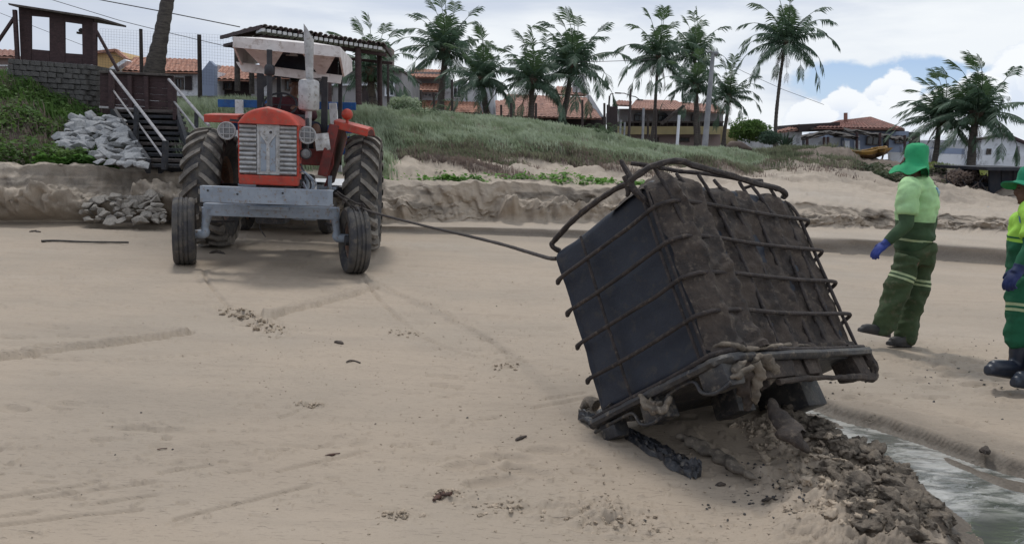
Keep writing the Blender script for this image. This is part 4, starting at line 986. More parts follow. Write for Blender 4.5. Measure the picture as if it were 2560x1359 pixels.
    mb = MB(); c = tl(765, 384, .05); d = tl(769, 338, .0); mb.tube([(c.x, .06, c.z), (d.x, .06, d.z), (d.x - .02, .1, d.z + .2)], .022, 10); B(mb, 'lamp_post', M_iron)
    # stack exhaust
    m0 = tl(772, 278, .35); m1 = tl(774, 202, .35); top = tl(768, 62, .35); bot = tl(770, 330, .35)
    mb = MB(); mb.lathe([(.001, 0), (.05, 0), (.115, .015), (.125, .04), (.125, m1.z - m0.z - .03), (.115, m1.z - m0.z), (.05, m1.z - m0.z + .02), (.001, m1.z - m0.z + .02)], m0, (0, 0, 1), 28, closed=False); mf = B(mb, 'muffler', M_silver, smooth=True)
    mb = MB(); mb.tube([(m0.x, m0.y, m0.z), (m0.x - .01, m0.y, bot.z), (m0.x - .06, .35, bot.z - .1)], .04, 14); B(mb, 'exhaust_elbow', M_silver, smooth=True)
    # pipe with a slanted mouth
    k = 20; vs = []; L_ = top.z - m1.z - .08
    for zz, rr_, sl in ((m1.z, .046, 0), (m1.z + .1, .047, 0), (m1.z + L_ * .5, .052, 0), (m1.z + L_ * .85, .06, .0), (m1.z + L_, .062, 1)):
        for j in range(k):
            a_ = 2 * math.pi * j / k; x = math.cos(a_) * rr_; vs.append((m1.x + x - .02 * (zz - m1.z), m1.y + math.sin(a_) * rr_, zz + sl * (-x * 1.5)))
    fs = [(i * k + j, i * k + (j + 1) % k, (i + 1) * k + (j + 1) % k, (i + 1) * k + j) for i in range(4) for j in range(k)]
    mb = MB(); mb.add(vs, fs); B(mb, 'exhaust_pipe', M_silver, smooth=True, fix=False)
    # pre-cleaner
    c0 = tl(674, 230, .9); c1 = tl(674, 165, .9); mb = MB(); mb.tube([(c0.x, .9, c0.z - .35), (c0.x, .9, c1.z + .2)], .035, 12); B(mb, 'intake_stem', M_blackm, smooth=True)
    cc = tl(674, 175, .9); mb = MB(); mb.lathe([(.001, -.07), (.05, -.07), (.065, -.05), (.068, .03), (.05, .06), (.03, .07), (.001, .07)], cc, (0, 0, 1), 16, closed=False); B(mb, 'intake_bowl', M_blackm, smooth=True)
    # steering wheel and dash
    cw_ = tl(700, 262, 1.35); mb = MB(); pts = [cw_ + Vector((.22 * math.cos(a_ * math.pi / 12), .15 * math.sin(a_ * math.pi / 12), .16 * math.sin(a_ * math.pi / 12))) for a_ in range(24)]; mb.tube(pts, .014, 8, closed=True)
    mb.beam(pts[0], pts[12], .02, .01); mb.beam(pts[6], pts[18], .02, .01); mb.tube([cw_, (cw_.x, .95, cw_.z - .25)], .02, 8); B(mb, 'steering_wheel', M_blackm)
    mb = MB(); mb.bbox((gc, 1.12, gz1 + .02), (gw * .8, .12, .28), .03); B(mb, 'dashboard', M_blackm)
    st_ = tl(735, 300, 1.95); mb = MB(); mb.bbox((gc + .1, 1.95, 1.28), (.5, .45, .08), .03); mb.bbox((gc + .1, 2.2, 1.48), (.48, .07, .36), .03); B(mb, 'seat', M_blackm, smooth=True)
    # fenders
    def fender(s, pxs, label=None):
        (a_, b_) = pxs; y0 = 1.12; A = tl(a_[0], a_[1], y0); Bp = tl(b_[0], b_[1], y0)
        n = 14; vs = []
        for i in range(n + 1):
            t = i / n; y = y0 + t * 1.55; dz = .04 * math.sin(t * math.pi) - .35 * max(0, t - .6) ** 1.5
            for p in (A, Bp): vs += [(p.x, y, p.z + dz + .02), (p.x, y, p.z + dz - .012)]
        fs = []
        for i in range(n):
            q = i * 4
            fs += [(q, q + 4, q + 6, q + 2), (q + 1, q + 3, q + 7, q + 5), (q, q + 1, q + 5, q + 4), (q + 2, q + 6, q + 7, q + 3)]
        fs += [(0, 2, 3, 1), (n * 4, n * 4 + 1, n * 4 + 3, n * 4 + 2)]
        mb = MB(); mb.add(vs, fs)
        mb.beam(A + Vector((0, -.005, -.03)), Bp + Vector((0, -.005, -.03)), .025, .10, bev=.01)
        f = mb.build('fender', M_red, root, world=False)
        return A, Bp
    A, Bp = fender(-1, ((510, 290), (597, 292))); A2, B2 = fender(1, ((835, 305), (920, 327)))
    for s, X, tp in ((-1, tl(602, 300, 1.2).x, A.z), (1, A2.x, A2.z)):
        mb = MB(); e = [(X, 1.10, tp), (X - s * .02, 1.15, tp - .55), (X - s * .14, 1.22, .95), (X - s * .14, 2.3, .95), (X, 2.75, tp - .2), (X, 2.0, tp + .04)]
        mb.prism(e, (s * .02, 0, 0)); B(mb, 'fender_side', M_dred)
    mb = MB(); q0 = tl(836, 312, 1.08); q1 = tl(806, 440, 1.02); mb.beam(q0, q1, .13, .04, up=(0, 1, 0), bev=.008); B(mb, 'fender_brace', M_dred)
    c = tl(868, 286, 1.2); mb = MB(); mb.lathe([(.001, -.075), (.04, -.066), (.07, -.03), (.075, 0), (.07, .03), (.04, .066), (.001, .075)], c, (0, -1, 0), 24, closed=False); mb.tube([c, (c.x, 1.2, A2.z - .02)], .02, 8); B(mb, 'fender_lamp', M_red, smooth=True)
    mb = MB(); mb.bbox(tl(578, 312, 1.6), (.28, .03, .14), .01); B(mb, 'fender_liner', M_blue)
    # canopy on four posts
    y0, y1 = 1.0, 2.65
    TLp = tl(583, 86, y0); TRp = tl(850, 122, y0); zt_ = (TLp.z + TRp.z) / 2; xl, xr = TLp.x, TRp.x; xm = (xl + xr) / 2; hw = (xr - xl) / 2
    hf = .135
    rot = Matrix.Rotation(-.045, 3, 'Y').inverted() if False else Matrix.Identity(3)
    dz_ = lambda x: (TRp.z - TLp.z) * (x - xm) / (xr - xl) * .5
    def cp_(x, y, z): return Vector((x, y, z + dz_(x)))
    # roof skin
    mb = MB(); vs = []
    rows_ = [(y0, 0), (y0 + .08, .03), (y0 + .5, .05), (y1 - .3, .045), (y1, 0)]
    for (y, dz) in rows_:
        for u in (-1, -.92, -.5, 0, .5, .92, 1): vs.append(cp_(xm + u * hw, y, zt_ + dz * (1 - abs(u) ** 4)))
    fs = [(i * 7 + j, i * 7 + j + 1, i * 7 + j + 8, i * 7 + j + 7) for i in range(4) for j in range(6)]
    k = len(vs); vs2 = [Vector(v) - Vector((0, 0, .02)) for v in vs]; mb.add(vs, fs); mb.add(vs2, fs); B(mb, 'canopy_roof', M_cream, smooth=True, fix=False)
    # front and side skirts
    mb = MB(); mb.prism([cp_(xl, y0, zt_), cp_(xr, y0, zt_), cp_(xr + .01, y0, zt_ - hf), cp_(xl - .01, y0, zt_ - hf)], (0, .025, 0)); B(mb, 'canopy_front', M_cream)
    for s, x in ((-1, xl), (1, xr)):
        mb = MB(); mb.prism([cp_(x, y0 + .02, zt_), cp_(x, y1, zt_), cp_(x + s * .01, y1, zt_ - .17), cp_(x + s * .01, y0 + .5, zt_ - .34), cp_(x + s * .01, y0 + .02, zt_ - hf)], (-s * .025, 0, 0)); B(mb, 'canopy_side', M_cream)
    # lower inner frame: cross bar with gussets, dark lining
    zi = zt_ - .42; yi = y0 + .45; zb_ = zt_ - hf
    xi0 = tl(628, 150, yi).x; xi1 = tl(855, 150, yi).x
    mb = MB(); mb.prism([cp_(xi0 - .12, yi, zi + .02), cp_(xi1 - .02, yi, zi - .02), cp_(xi1, yi, zi + .09), cp_(xi0 - .2, yi, zi + .14)], (0, .05, 0)); B(mb, 'canopy_crossbar', M_cream)
    for (xa, xb) in ((xl + .10, xl + .62), (xr - .5, xr - .06)):
        mb = MB(); xc = (xa + xb) / 2; mb.prism([cp_(xa, y0 + .06, zb_ + .02), cp_(xb, y0 + .06, zb_ + .02), cp_(xc + .04, yi - .02, zi + .08), cp_(xc - .06, yi - .02, zi + .08)], (0, .02, .01)); B(mb, 'canopy_gusset', M_cream)
    mb = MB(); mb.prism([cp_(xl + .03, y0 + .05, zt_ - .03), cp_(xr - .03, y0 + .05, zt_ - .03), cp_(xr - .03, y1 - .02, zt_ - .05), cp_(xl + .03, y1 - .02, zt_ - .05)], (0, 0, -.01)); mb.bbox((xm + .1, y1 - .3, zt_ - .22), (hw * 1.2, .03, .3), .01); B(mb, 'canopy_lining', M_ink)
    # white cap-shaped decal on the dark lining
    dc = tl(733, 133, yi + .12); mb = MB(); mb.bbox((xm + .1, yi + .16, zt_ - .23), (hw * 1.15, .02, .24), .01); B(mb, 'canopy_panel', M_ink)
    mb = MB(); dc = Vector((tl(733, 133, yi + .14).x, yi + .147, tl(733, 133, yi + .14).z))
    for (x, z, w_, h_) in ((0, 0, .09, .05), (-.02, -.03, .16, .018), (.0, .02, .08, .025)): mb.bbox(dc + Vector((x, 0, z)), (w_, .006, h_), .003)
    B(mb, 'canopy_emblem', M_white)
    for px, yl, w_ in ((650, yi, .085), (812, yi, .085)):
        a_ = tl(px, 150, yl); mb = MB(); mb.beam((a_.x, yl + .03, zi + .04), (a_.x - .02, yl + .1, 1.15), w_, .07, bev=.01); B(mb, 'canopy_post', M_blackm)
        mb = MB(); s = 1 if px < 700 else -1; mb.prism([(a_.x - .04, yl, zi + .02), (a_.x + s * .22, yl, zi + .0), (a_.x + s * .03, yl, zi - .16)], (0, .03, 0)); B(mb, 'post_gusset', M_blackm)
    for x in (xl + .3, xr - .15):
        mb = MB(); mb.beam((x, y1 - .15, zt_ - .05), (x, 2.5, 1.2), .06, .05, bev=.008); B(mb, 'canopy_post', M_blackm)
    return root
tractor()
# papers / white cloth on the tractor's side
def cloth():
    vs = []; fs = []; n = 14
    for i in range(n + 1):
        for j in range(n + 1):
            u, v = i / n, j / n; px = 785 + u * 36 + v * 6; py = 335 + v * 42 - u * 3; p = TM @ tl(px, py, 1.02 + .03 * nz((u * 2, v * 2, 0), 1.2)); vs.append(p)
    for i in range(n):
        for j in range(n):
            if (i + j * .5) < 4 and j > 8: continue
            a = i * (n + 1) + j; fs.append((a, a + 1, a + n + 2, a + n + 1))
    mb = MB(); mb.add(vs, fs); o = mb.build('white_cloth', M_white, None, smooth=True, fix=False); tag(o, 'crumpled white cloth hanging beside the driver\'s knee on the tractor', 'cloth')
cloth()
# trailer behind
def trailer():
    rt = thing('farm_trailer', 'blue boarded trailer with white uprights standing behind the tractor', 'trailer', P(700, 560, 13.6) * 1.0)
    rt.location.z = 0; rt.location.y = 13.2
    for (x0, x1, ya, yb) in ((545, 890, 258, 262), (560, 880, 318, 320), (560, 880, 345, 347), (560, 880, 372, 374)):
        for Yd in ((12.9,) if ya == 258 else (12.95,)):
            mb = MB(); mb.beam(P(x0, ya, Yd), P(x1, yb + 4, Yd), .03, .12, up=(0, 0, 1), bev=.006); mb.build('side_board', M_blue, rt)
    for x0, y0_, x1, y1_ in ((598, 250, 600, 420), (832, 258, 846, 430)):
        mb = MB(); mb.beam(P(x0, y0_, 12.85), P(x1, y1_, 12.85), .12, .06, bev=.008); mb.build('upright', M_white, rt)
    mb = MB(); a = P(560, 400, 12.95); b = P(880, 400, 12.95); mb.bbox(((a.x + b.x) / 2, 13.95, .82), (b.x - a.x, 2.2, .08), .01); mb.build('trailer_bed', M_white, rt)
    for x in (606, 815):
        c = P(x, 553, 13.4); mb = MB(); mb.lathe([(.17, -.07), (.3, -.1), (.34, -.06), (.345, 0), (.34, .06), (.3, .1), (.17, .07)], (c.x, 13.5, .34), (1, 0, 0), 32); w = mb.build('trailer_wheel', M_rubber, rt, smooth=True)
        mb = MB(); mb.lathe([(.001, -.03), (.17, -.05), (.18, .05), (.001, .03)], (c.x, 13.5, .34), (1, 0, 0), 24, closed=False); mb.build('rim', M_hubred, w, smooth=True)
    mb = MB(); mb.beam((P(606, 553, 13.4).x, 13.5, .34), (P(815, 553, 13.4).x, 13.5, .34), .07, .07); mb.build('axle', M_iron, rt)
    mb = MB(); mb.beam((rt.location.x, 12.9, .7), (rt.location.x, 12.0, .6), .08, .08); mb.build('drawbar', M_iron, rt)
trailer()
# tow rope
M_rope = mat('wet_dark_rope', (.035, .03, .03), (.06, .05, .045), .8, 60, .6, 160)
def rope():
    mb = MB(); s0 = TM @ tl(838, 482, -.40)
    w1 = TM @ tl(858, 498, -.25); w2 = TM @ tl(880, 516, -.20); w3 = TM @ tl(902, 520, -.15)
    pts = [s0, w1, w2, w3, P(940, 533, 9.0), P(1000, 549, 8.6), P(1080, 569, 7.9), P(1180, 592, 7.1), P(1260, 612, 6.3), P(1330, 633, 5.6), P(1372, 645, 5.15), P(1392, 646, 4.97)]
    rough_tube(mb, pts, .0135, 7, .12, 10, 5, 60)
    o = mb.build('tow_rope', M_rope, None, smooth=True); tag(o, 'dark tow rope running from the tractor bumper to the muddy container', 'rope')
    for i, pp in enumerate((((842, 478), (862, 492), (890, 508), (905, 512), (898, 524), (880, 520), (868, 505)), ((880, 512), (900, 528), (912, 520), (905, 508)), ((890, 522), (892, 538), (904, 540), (906, 524)))):
        mb = MB(); rough_tube(mb, [TM @ tl(a, b, -.22 - .03 * i) for a, b in pp], .011, 6, .12, 6, i, 60); mb.build('rope_loop', M_rope, o, smooth=True)
rope()

# ------------------------------------------------------------------ people
def remeshed(name, mb, voxel, material, parent, smooth_it=4, fold=None, offset=0.0):
    """union of overlapping closed shells as one continuous skin (vertices in world space)"""
    me = mb.mesh('tmp'); bm = bmesh.new(); bm.from_mesh(me); bmesh.ops.recalc_face_normals(bm, faces=bm.faces); bm.to_mesh(me); bm.free()
    o = bpy.data.objects.new('tmp', me); COL.objects.link(o)
    rm = o.modifiers.new('r', 'REMESH'); rm.mode = 'VOXEL'; rm.voxel_size = voxel
    sm = o.modifiers.new('s', 'SMOOTH'); sm.iterations = smooth_it; sm.factor = .5
    dg = bpy.context.evaluated_depsgraph_get(); dg.update(); m2 = bpy.data.meshes.new_from_object(o.evaluated_get(dg)); bpy.data.objects.remove(o); bpy.data.meshes.remove(me)
    m2.name = name; off = Vector((0, 0, 0)); p = parent
    while p is not None: off += p.location; p = p.parent
    n = len(m2.vertices); co = np.empty(n * 3, np.float32); m2.vertices.foreach_get('co', co); co = co.reshape(-1, 3)
    if fold:
        no = np.empty(n * 3, np.float32); m2.vertices.foreach_get('normal', no); no = no.reshape(-1, 3)
        amp, fr = fold; x, y, z = co.T
        w = fbm(x * fr * .6 + y * fr * .5 + z * fr * .45, z * fr * 1.1 - x * fr * .5, 3, 7); w2 = fbm(x * fr * 1.7 - z * fr, y * fr * 1.7 + z * fr * 1.3, 2, 9)
        # ridged folds
        co = co + no * ((1 - np.abs(w - .5) * 4) * amp * .6 + (w2 - .5) * amp)[:, None]
    co = co - np.array(off[:], np.float32); m2.vertices.foreach_set('co', co.astype(np.float32).ravel()); m2.materials.clear()
    for m_ in (material if isinstance(material, (list, tuple)) else [material]): m2.materials.append(m_)
    m2.polygons.foreach_set('use_smooth', [True] * len(m2.polygons)); m2.update()
    o = bpy.data.objects.new(name, m2); COL.objects.link(o); o.parent = parent; return o
def split_mat(o, co, no, idx):
    """faces on the +no side get material idx, with a clean cut"""
    bm = bmesh.new(); bm.from_mesh(o.data); co = Vector(co) - total_off(o); no = Vector(no).normalized()
    bmesh.ops.bisect_plane(bm, geom=list(bm.verts) + list(bm.edges) + list(bm.faces), plane_co=co, plane_no=no)
    for f in bm.faces:
        if (f.calc_center_median() - co).dot(no) > 0: f.material_index = idx
    bm.to_mesh(o.data); bm.free()
def total_off(o):
    off = Vector((0, 0, 0)); p = o
    while p is not None: off += p.location; p = p.parent
    return off
def band(o, co, no, w, material, name, push=.004, near=None, parent=None):
    """strip of the garment between two planes, lifted off the cloth"""
    bm = bmesh.new(); bm.from_mesh(o.data); bm.normal_update(); off = total_off(o); co = Vector(co) - off; no = Vector(no).normalized()
    for s in (-1, 1):
        bmesh.ops.bisect_plane(bm, geom=list(bm.verts) + list(bm.edges) + list(bm.faces), plane_co=co + no * w * .5 * s, plane_no=no * s, clear_outer=True)
    if near is not None:
        n_, r_ = near; n_ = Vector(n_) - off
        bmesh.ops.delete(bm, geom=[v for v in bm.verts if (v.co - n_).length > r_], context='VERTS')
    bm.normal_update()
    for v in bm.verts: v.co += v.normal * push
    me = bpy.data.meshes.new(name); bm.to_mesh(me); bm.free(); me.materials.clear(); me.materials.append(material); me.polygons.foreach_set('use_smooth', [True] * len(me.polygons))
    b = bpy.data.objects.new(name, me); COL.objects.link(b); b.parent = o; return b
def limb(mb, pts, rs, n=14, flat=1.0, sub=4, upv=None):
    q = []; rr = []
    pts = [Vector(p) for p in pts]
    for i in range(len(pts) - 1):
        p0 = pts[max(i - 1, 0)]; p1 = pts[i]; p2 = pts[i + 1]; p3 = pts[min(i + 2, len(pts) - 1)]
        for j in range(sub):
            t = j / sub; q.append(.5 * ((2 * p1) + (p2 - p0) * t + (2 * p0 - 5 * p1 + 4 * p2 - p3) * t * t + (3 * p1 - p0 - 3 * p2 + p3) * t ** 3)); tt = t * t * (3 - 2 * t); rr.append(rs[i] * (1 - tt) + rs[i + 1] * tt)
    q.append(pts[-1]); rr.append(rs[-1]); mb.tube(q, rr, n, flat=flat, upv=upv)
def ell(mb, c, r, rot=None):
    bm = bmesh.new(); bmesh.ops.create_icosphere(bm, subdivisions=3, radius=1); M = rot or Matrix.Identity(3); bm.verts.index_update()
    mb.add([Vector(c) + M @ Vector((v.co.x * r[0], v.co.y * r[1], v.co.z * r[2])) for v in bm.verts], [[v.index for v in f.verts] for f in bm.faces]); bm.free()
def hand(mb, wrist, direc, palm_n, L_=.185, curl=.5, s=1.0, thumb=1):
    """palm, four unequal bent fingers and a thumb leaving the side of the palm"""
    d = Vector(direc).normalized(); n = Vector(palm_n); n = (n - d * n.dot(d)).normalized(); side = d.cross(n) * thumb; w = Vector(wrist)
    pc = w + d * .045 * s
    M = Matrix((side, d, n)).transposed(); ell(mb, pc, (.043 * s, .056 * s, .021 * s), M)
    for i, (o_, l_) in enumerate(((.030, .072), (.010, .082), (-.011, .077), (-.031, .060))):
        b = w + d * .085 * s + side * o_ * s; c1 = curl * (.7 + .15 * i)
        p1 = b + (d * math.cos(c1 * .5) + n * math.sin(c1 * .5)) * l_ * .42 * s; p2 = p1 + (d * math.cos(c1 * 1.3) + n * math.sin(c1 * 1.3)) * l_ * .34 * s; p3 = p2 + (d * math.cos(c1 * 2.0) + n * math.sin(c1 * 2.0)) * l_ * .26 * s
        limb(mb, [b - d * .03 * s, b, p1, p2, p3], [.0105 * s, .0105 * s, .010 * s, .009 * s, .0075 * s], 8, sub=2)
    t0 = w + d * .02 * s + side * .03 * s; t1 = t0 + (d * .6 + side * .55 + n * .25).normalized() * .042 * s; t2 = t1 + (d * .85 + side * .1 + n * .4).normalized() * .032 * s
    limb(mb, [t0, t1, t2], [.0135 * s, .012 * s, .009 * s], 8, sub=2)
M_skin = mat('brown_skin', (.13, .065, .042), (.10, .05, .033), .55, 12, .1, 60)
M_lime = mat('lime_shirt_cloth', (.42, .66, .33), (.33, .52, .27), .85, 5, .25, 200)
M_lime2 = mat('vivid_lime_cloth', (.40, .72, .10), (.33, .62, .08), .85, 5, .25, 200)
M_dgreen = mat('dark_green_cloth', (.050, .090, .045), (.038, .070, .036), .9, 6, .3, 200)
M_trgreen = mat('olive_green_trousers', (.052, .078, .036), (.040, .062, .030), .9, 5, .3, 200, c3=(.09, .095, .055))
M_green2 = mat('emerald_work_cloth', (.014, .11, .055), (.013, .085, .042), .9, 6, .3, 200)
M_hat = mat('bright_green_hat', (.03, .33, .14), (.022, .26, .115), .85, 7, .3, 200)
M_hat2 = mat('green_cap_cloth', (.012, .22, .12), (.01, .17, .09), .85, 7, .3, 200)
M_glove = mat('blue_rubber_glove', (.022, .045, .24), (.018, .032, .15), .6, 10, .2, 80)
M_glove2 = mat('navy_rubber_glove', (.012, .022, .10), (.01, .02, .07), .6, 10, .2, 80)
M_shoe = mat('dark_work_shoe', (.03, .03, .033), (.045, .042, .04), .6, 10, .3, 60)
M_boot = mat('navy_rubber_boot', (.012, .020, .035), (.02, .025, .04), .4, 8, .15, 40, spec=.5)
M_refl = mat('pale_reflective_tape', (.38, .45, .25), (.30, .36, .20), .5, 10, .1)
M_print = mat('blue_shirt_print', (.06, .16, .38), (.30, .45, .40), .8, 40, .1, thr=(.48, .52))
M_hair = mat('black_hair', (.012, .010, .010), (.02, .017, .015), .6, 40, .5, 120)
def head(mb, c, fwd, s=1.0):
    """skull, jaw, nose, ears, neck not included"""
    f = Vector(fwd).normalized(); u = Vector((0, 0, 1)); u = (u - f * u.dot(f)).normalized(); r = f.cross(u); M = Matrix((r, f, u)).transposed(); c = Vector(c)
    ell(mb, c + u * .02 * s - f * .01 * s, (.076 * s, .096 * s, .092 * s), M); ell(mb, c + f * .022 * s - u * .055 * s, (.056 * s, .066 * s, .062 * s), M)
    limb(mb, [c + f * .078 * s + u * .020 * s, c + f * .104 * s - u * .022 * s, c + f * .086 * s - u * .03 * s], [.010 * s, .016 * s, .012 * s], 8, sub=3)
    for t in (-1, 1): ell(mb, c + r * t * .078 * s - u * .008 * s - f * .01 * s, (.010 * s, .020 * s, .030 * s), M); ell(mb, c + f * .078 * s + r * t * .032 * s + u * .028 * s, (.020 * s, .012 * s, .008 * s), M)
    ell(mb, c + f * .080 * s - u * .060 * s, (.026 * s, .012 * s, .006 * s), M); ell(mb, c + f * .078 * s - u * .072 * s, (.022 * s, .012 * s, .007 * s), M); ell(mb, c + f * .07 * s - u * .10 * s, (.022 * s, .02 * s, .016 * s), M)
    return M
def eyes(c, fwd, s, par):
    f = Vector(fwd).normalized(); u = Vector((0, 0, 1)); u = (u - f * u.dot(f)).normalized(); r = f.cross(u); c = Vector(c)
    for t in (-1, 1):
        mb = MB(); ell(mb, c + f * .080 * s + r * t * .031 * s + u * .010 * s, (.012 * s, .009 * s, .006 * s), Matrix((r, f, u)).transposed()); mb.build('eye', mat('dark_eye', (.02, .015, .012), (.05, .04, .035), .2, 50, 0), par, smooth=True)
def shoe(name, heel, toe, par, m_, h=.085, w=.048):
    heel = Vector(heel); toe = Vector(toe); d = (toe - heel); L_ = d.length; d.normalize(); mb = MB(); up = Vector((0, 0, 1))
    limb(mb, [heel + d * .02 + up * (w * .8), heel + d * L_ * .35 + up * .045, heel + d * L_ * .7 + up * .036, toe - d * .03 + up * .032], [w * .85, w * .92, w, w * .72], 14)
    limb(mb, [heel + d * .05 + up * .12, heel + d * .055 + up * .05], [.045, .05], 12); limb(mb, [heel + up * .012, heel + d * L_ * .5 + up * .010, toe + up * .012], [w * .8, w * .85, w * .6], 10)
    o = remeshed(name, mb, .009, m_, par, 3)
    # flat sole
    off = total_off(o); zs = heel.z - off.z
    for v in o.data.vertices: v.co.z = max(v.co.z, zs + .001 + (toe.z - heel.z) * max(0, min(1, (Vector(v.co) + off - heel).dot(d) / L_)))
    return o

def worker_one():
    Y = 6.95; q = lambda px, py, dy=0.0: P(px, py, Y + dy)
    root = thing('person', 'worker in floppy green hat and pale lime shirt walking left past the container', 'person', (G(2240, 860).x, G(2240, 860).y, 0))
    hipc = q(2288, 640); ch = q(2292, 510); hd = q(2285, 405, .0); fwd = Vector((-.93, .36, -.05))
    shL = q(2272, 472, -.15); elL = q(2264, 562, -.22); wrL = q(2216, 607, -.22)
    shR = q(2312, 472, .17); elR = q(2326, 555, .24); wrR = q(2308, 625, .22)
    hiL = q(2272, 645, -.09); knL = q(2236, 735, -.12); anL = q(2212, 826, -.10)
    hiR = q(2304, 645, .08); knR = q(2286, 745, .05); anR = q(2258, 848, .02)
    body = MB(); limb(body, [hipc + V(0, 0, -.05), hipc + V(0, 0, .05), q(2288, 570), ch, q(2292, 462), q(2287, 446)], [.12, .125, .115, .135, .12, .06], 18, flat=.85)
    limb(body, [q(2288, 462), q(2284, 440), hd + V(0, 0, -.05)], [.075, .058, .056], 14); head(body, hd, fwd)
    for s_, e_, w_ in ((shL, elL, wrL), (shR, elR, wrR)): limb(body, [ch.lerp(s_, .6), s_, s_.lerp(e_, .5), e_, e_.lerp(w_, .45), w_], [.05, .055, .046, .038, .038, .027])
    for h_, k_, a_ in ((hiL, knL, anL), (hiR, knR, anR)): limb(body, [h_, h_.lerp(k_, .5), k_, k_.lerp(a_, .35), a_, a_ + V(0, 0, -.05)], [.092, .075, .055, .056, .04, .042])
    bd = remeshed('body', body, .013, M_skin, root, 4)
    eyes(hd, fwd, 1, root)
    sh = MB()
    limb(sh, [hipc + V(0, .0, .10), q(2287, 600), q(2287, 560), q(2290, 520), q(2294, 488), q(2293, 462), q(2288, 448)], [.160, .154, .150, .160, .158, .128, .07], 24, flat=1.0, upv=(0, 1, 0))
    for s_, e_ in ((shL, elL), (shR, elR)): limb(sh, [q(2292, 470), s_, s_.lerp(e_, .45), s_.lerp(e_, .70)], [.09, .082, .080, .078], 16)
    shirt = remeshed('shirt', sh, .012, [M_lime, M_dgreen], root, 4, (.026, 6.5))
    zb = q(2290, 552).z; split_mat(shirt, (0, 0, zb), (0, 0, -1), 1)
    band(shirt, (0, 0, q(2290, 542).z), (.05, 0, 1), .014, M_dgreen, 'shirt_stripe', .003, (q(2290, 550), .24)); band(shirt, (0, 0, q(2290, 549).z), (.05, 0, 1), .020, M_refl, 'shirt_stripe', .004, (q(2290, 550), .24))
    # small print high on the back of the shirt
    band(shirt, q(2322, 482), (0, 0, 1), .10, M_print, 'shirt_print', .003, (q(2326, 482, -.05), .075))
    for nm, s_, e_, w_ in (('sleeve', shL, elL, wrL), ('sleeve', shR, elR, wrR)):
        sl = MB(); limb(sl, [s_.lerp(e_, .3), s_.lerp(e_, .75), e_, e_.lerp(w_, .5), w_.lerp(e_, .03)], [.058, .060, .056, .050, .040], 16); remeshed(nm, sl, .011, M_dgreen, root, 3, (.006, 9))
    tr = MB(); limb(tr, [hipc + V(0, 0, .12), hipc + V(0, 0, .03), hipc + V(0, 0, -.07)], [.14, .152, .145], 20, upv=(0, 1, 0))
    limb(tr, [hiL, hiL.lerp(knL, .5), knL, knL.lerp(anL, .4), q(2204, 832, -.10)], [.103, .097, .098, .088, .080], 18)
    limb(tr, [hiR, hiR.lerp(knR, .5), knR, knR.lerp(anR, .45), q(2259, 852, .02)], [.103, .097, .096, .086, .078], 18)
    trs = remeshed('trousers', tr, .012, M_trgreen, root, 4, (.032, 6.5))
    dL = (hiL - knL).normalized(); dR = (hiR - knR).normalized()
    for off_ in (.0, .028): pass
    cL = hiL.lerp(knL, .52); cR_ = hiR.lerp(knR, .60)
    for c_, d_ in ((cL, dL), (cR_, dR)):
        b = band(trs, c_, d_, .055, M_refl, 'reflective_band', .004, (c_, .15)); band(trs, c_, d_, .014, M_dgreen, 'band_centre', .006, (c_, .15))
    gl = MB(); hand(gl, wrL, q(2196, 624, -.22) - wrL, V(.15, .3, -.9), curl=.7, s=1.12, thumb=-1); limb(gl, [wrL.lerp(elL, .12), wrL, wrL.lerp(q(2196, 624, -.22), .4)], [.043, .037, .034], 12); remeshed('glove', gl, .007, M_glove, root, 2)
    gl = MB(); hand(gl, wrR, V(-.2, 0, -1), V(-1, 0, 0), curl=.7, s=1.1); limb(gl, [wrR.lerp(elR, .12), wrR], [.043, .037], 12); remeshed('glove', gl, .007, M_glove, root, 2)
    shoe('shoe', q(2222, 842, -.10), q(2146, 828, -.14), root, M_shoe); shoe('shoe', q(2274, 866, .0), q(2218, 862, -.06), root, M_shoe)
    # floppy hat: crown and drooping brim
    c = q(2290, 398); n = 40; vs = []; prof = [(.001, .135), (.05, .132), (.082, .115), (.093, .07), (.097, .02), (.10, -.03), (.125, -.055), (.16, -.085), (.178, -.105), (.172, -.110), (.12, -.065), (.09, -.03), (.086, .05), (.05, .11), (.001, .115)]
    for (r_, h_) in prof:
        for j in range(n):
            a = 2 * math.pi * j / n; w_ = max(0, r_ - .10) / .08; drop = w_ * (-.055 * max(0, math.cos(a)) - .02 * math.sin(a * 2 + 1) - .018 * math.sin(a * 5)); rr_ = r_ * (1 + w_ * (-.45 * max(0, math.cos(a)) + .10 * math.sin(3 * a)) + .03 * math.sin(a * 4 + h_ * 30))
            vs.append(c + V(rr_ * math.cos(a), rr_ * math.sin(a), h_ + drop + .012 * nz((a, r_ * 20, 0), 1.2)))
    fs = [(i * n + j, i * n + (j + 1) % n, (i + 1) * n + (j + 1) % n, (i + 1) * n + j) for i in range(len(prof) - 1) for j in range(n)]
    mb = MB(); mb.add(vs, fs); mb.build('hat', M_hat, root, smooth=True, angle=60)
worker_one()
